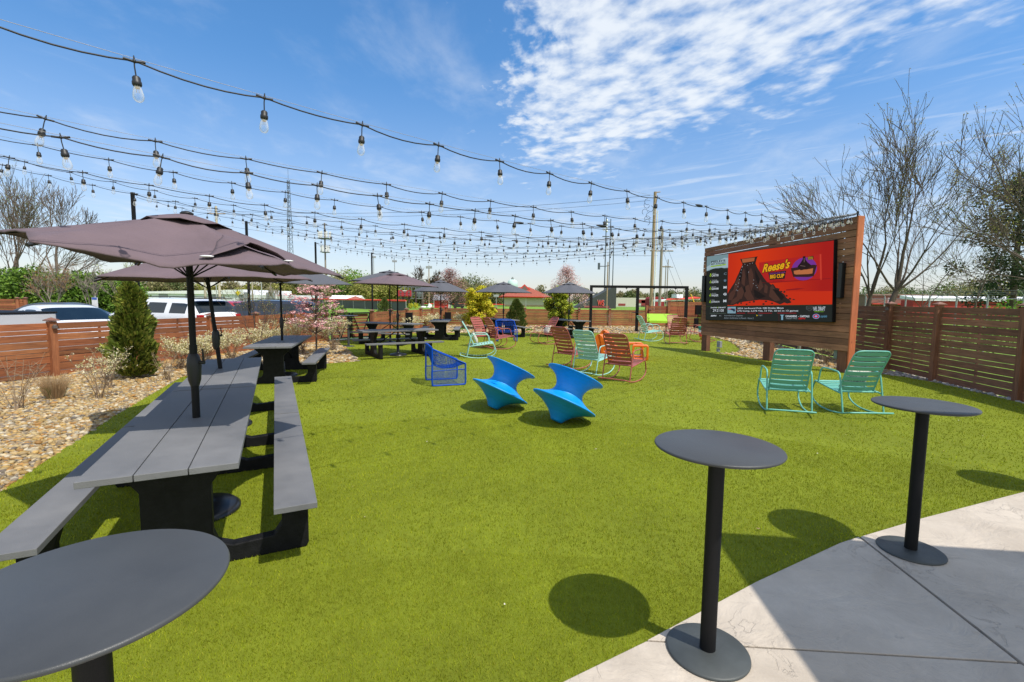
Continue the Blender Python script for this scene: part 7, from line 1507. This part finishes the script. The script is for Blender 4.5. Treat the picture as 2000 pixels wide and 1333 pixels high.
kinds = ['golden-green budding', 'fresh bright green', 'brownish budding', 'dull green', 'yellow-green']
seen = {}
for i, (px, pyt, k, Y) in enumerate(WT):
    p = atY(px, 600, Y); h = zat(px, pyt, Y) + .1; lab = '%s tree, %s from the left in the wood behind the field' % (kinds[k], ORD[i])
    leafy_tree((p.x, Y, -.06), lab, h, h * 1.6, 200 + i, YG[k], clumps=30, n=120, ls=.50, base=.04, name='wood_tree', group='trees of the wood behind the field', trunkr=.14, sq=.9)
bt(826, 108, 517, 'round bare tree right of the scoreboard', 61, r=.35, levels=5, spread=.5, first=.22, nch=(3, 4), minr=.04, up=.06, forks=[(0, 0, 1), (.6, 0, .8), (-.6, 0, .8), (.3, .3, 1), (-.3, .3, 1)])
# blossom trees
PK1 = [(.42, .22, .22), (.50, .30, .28), (.36, .18, .17), (.46, .28, .24)]; PK2 = [(.66, .42, .42), (.72, .50, .48), (.60, .36, .38), (.70, .52, .46)]
p = atY(879, 600, 70); blossom_tree((p.x, 70, -.06), 'dusky pink blossom tree in front of the red shed', zat(883, 526, 70), 6.6, 12, PK1, n=70, m_=110, ls=.20, trunkh=.2, tr_=.10, flat=.8, name='blossom_tree', prof=lambda t: (1 - t) ** .75 * 1.15 + .05)
p = atY(1106, 600, 76); blossom_tree((p.x, 76, -.06), 'pale pink blossom tree behind the last grey umbrella', zat(1099, 520, 76), 6.2, 13, PK2, n=74, m_=120, ls=.20, trunkh=.18, tr_=.10, flat=.8, name='blossom_tree', prof=lambda t: (1 - t) ** .75 * 1.15 + .05)
# distant tree line to the right
FT = [(1025, 565, 3), (1058, 559, 2), (1078, 566, 3), (1130, 560, 3), (1148, 568, 2), (1160, 572, 3), (1207, 570, 2), (1218, 574, 3), (1228, 568, 3), (1240, 566, 2), (1252, 572, 2), (1262, 571, 3), (1282, 573, 3), (1308, 568, 3), (1318, 566, 3), (1330, 571, 2), (1350, 566, 2), (1360, 566, 3), (1372, 570, 3), (1400, 572, 2)]
for i, (px, pyt, k) in enumerate(FT):
    Y = 190 + (i % 4) * 9; p = atY(px, 600, Y); h = zat(px, pyt, Y) + .1
    leafy_tree((p.x, Y, -.1), '%s distant tree, %s from the left along the horizon right of the hipped roof' % (('dull green' if k == 3 else 'brownish'), ORD[i]), max(h, 2.5), max(h * 1.2, 3.5), 300 + i, YG[k], clumps=16, n=70, ls=.8, base=.02, name='distant_tree', group='distant trees on the horizon', trunkr=.2)
FR = [(1700, 566, 3), (1735, 562, 2), (1762, 558, 3), (1800, 566, 3), (1840, 556, 3), (1862, 551, 3), (1890, 552, 2), (1918, 548, 3), (1945, 545, 3), (1972, 540, 3), (2010, 545, 3)]
for i, (px, pyt, k) in enumerate(FR):
    Y = 95 + (i % 3) * 8; p = atY(px, 600, Y); h = zat(px, pyt, Y) + .1
    leafy_tree((p.x, Y, -.1), '%s tree, %s from the left above the roofs on the right' % (('green' if k == 3 else 'brownish'), ORD[i]), h, h * 1.3, 400 + i, [(.16, .22, .06), (.11, .15, .05)] if k == 3 else YG[2], clumps=22, n=90, ls=.42, base=.03, name='far_right_tree', group='trees over the roofs at the right', trunkr=.12)
# bright shrubs behind the tall right fence
for i, (px, pyt, Y) in enumerate(((1985, 575, 14.5), (1925, 596, 14.2), (1780, 606, 17))):
    p = atY(px, 600, Y); T = thing('wild_shrub', ('bright green shrub behind the right fence at the picture edge', 'green shrub just over the right fence top', 'low green undergrowth seen through the right fence slats')[i], 'shrub', (p.x, Y, -.06)); mb = MB(); rng = random.Random(500 + i); h = zat(px, pyt, Y)
    for k in range(14): leafquads(mb, (rng.uniform(-1, 1) * .9, rng.uniform(-.4, .4), h * rng.uniform(.3, .85)), 90, .35, .10, [(.14, .30, .03), (.20, .36, .05)], rng)
    mb.build('crown', LEAF, T)
# hidden-from-view safe: nothing else
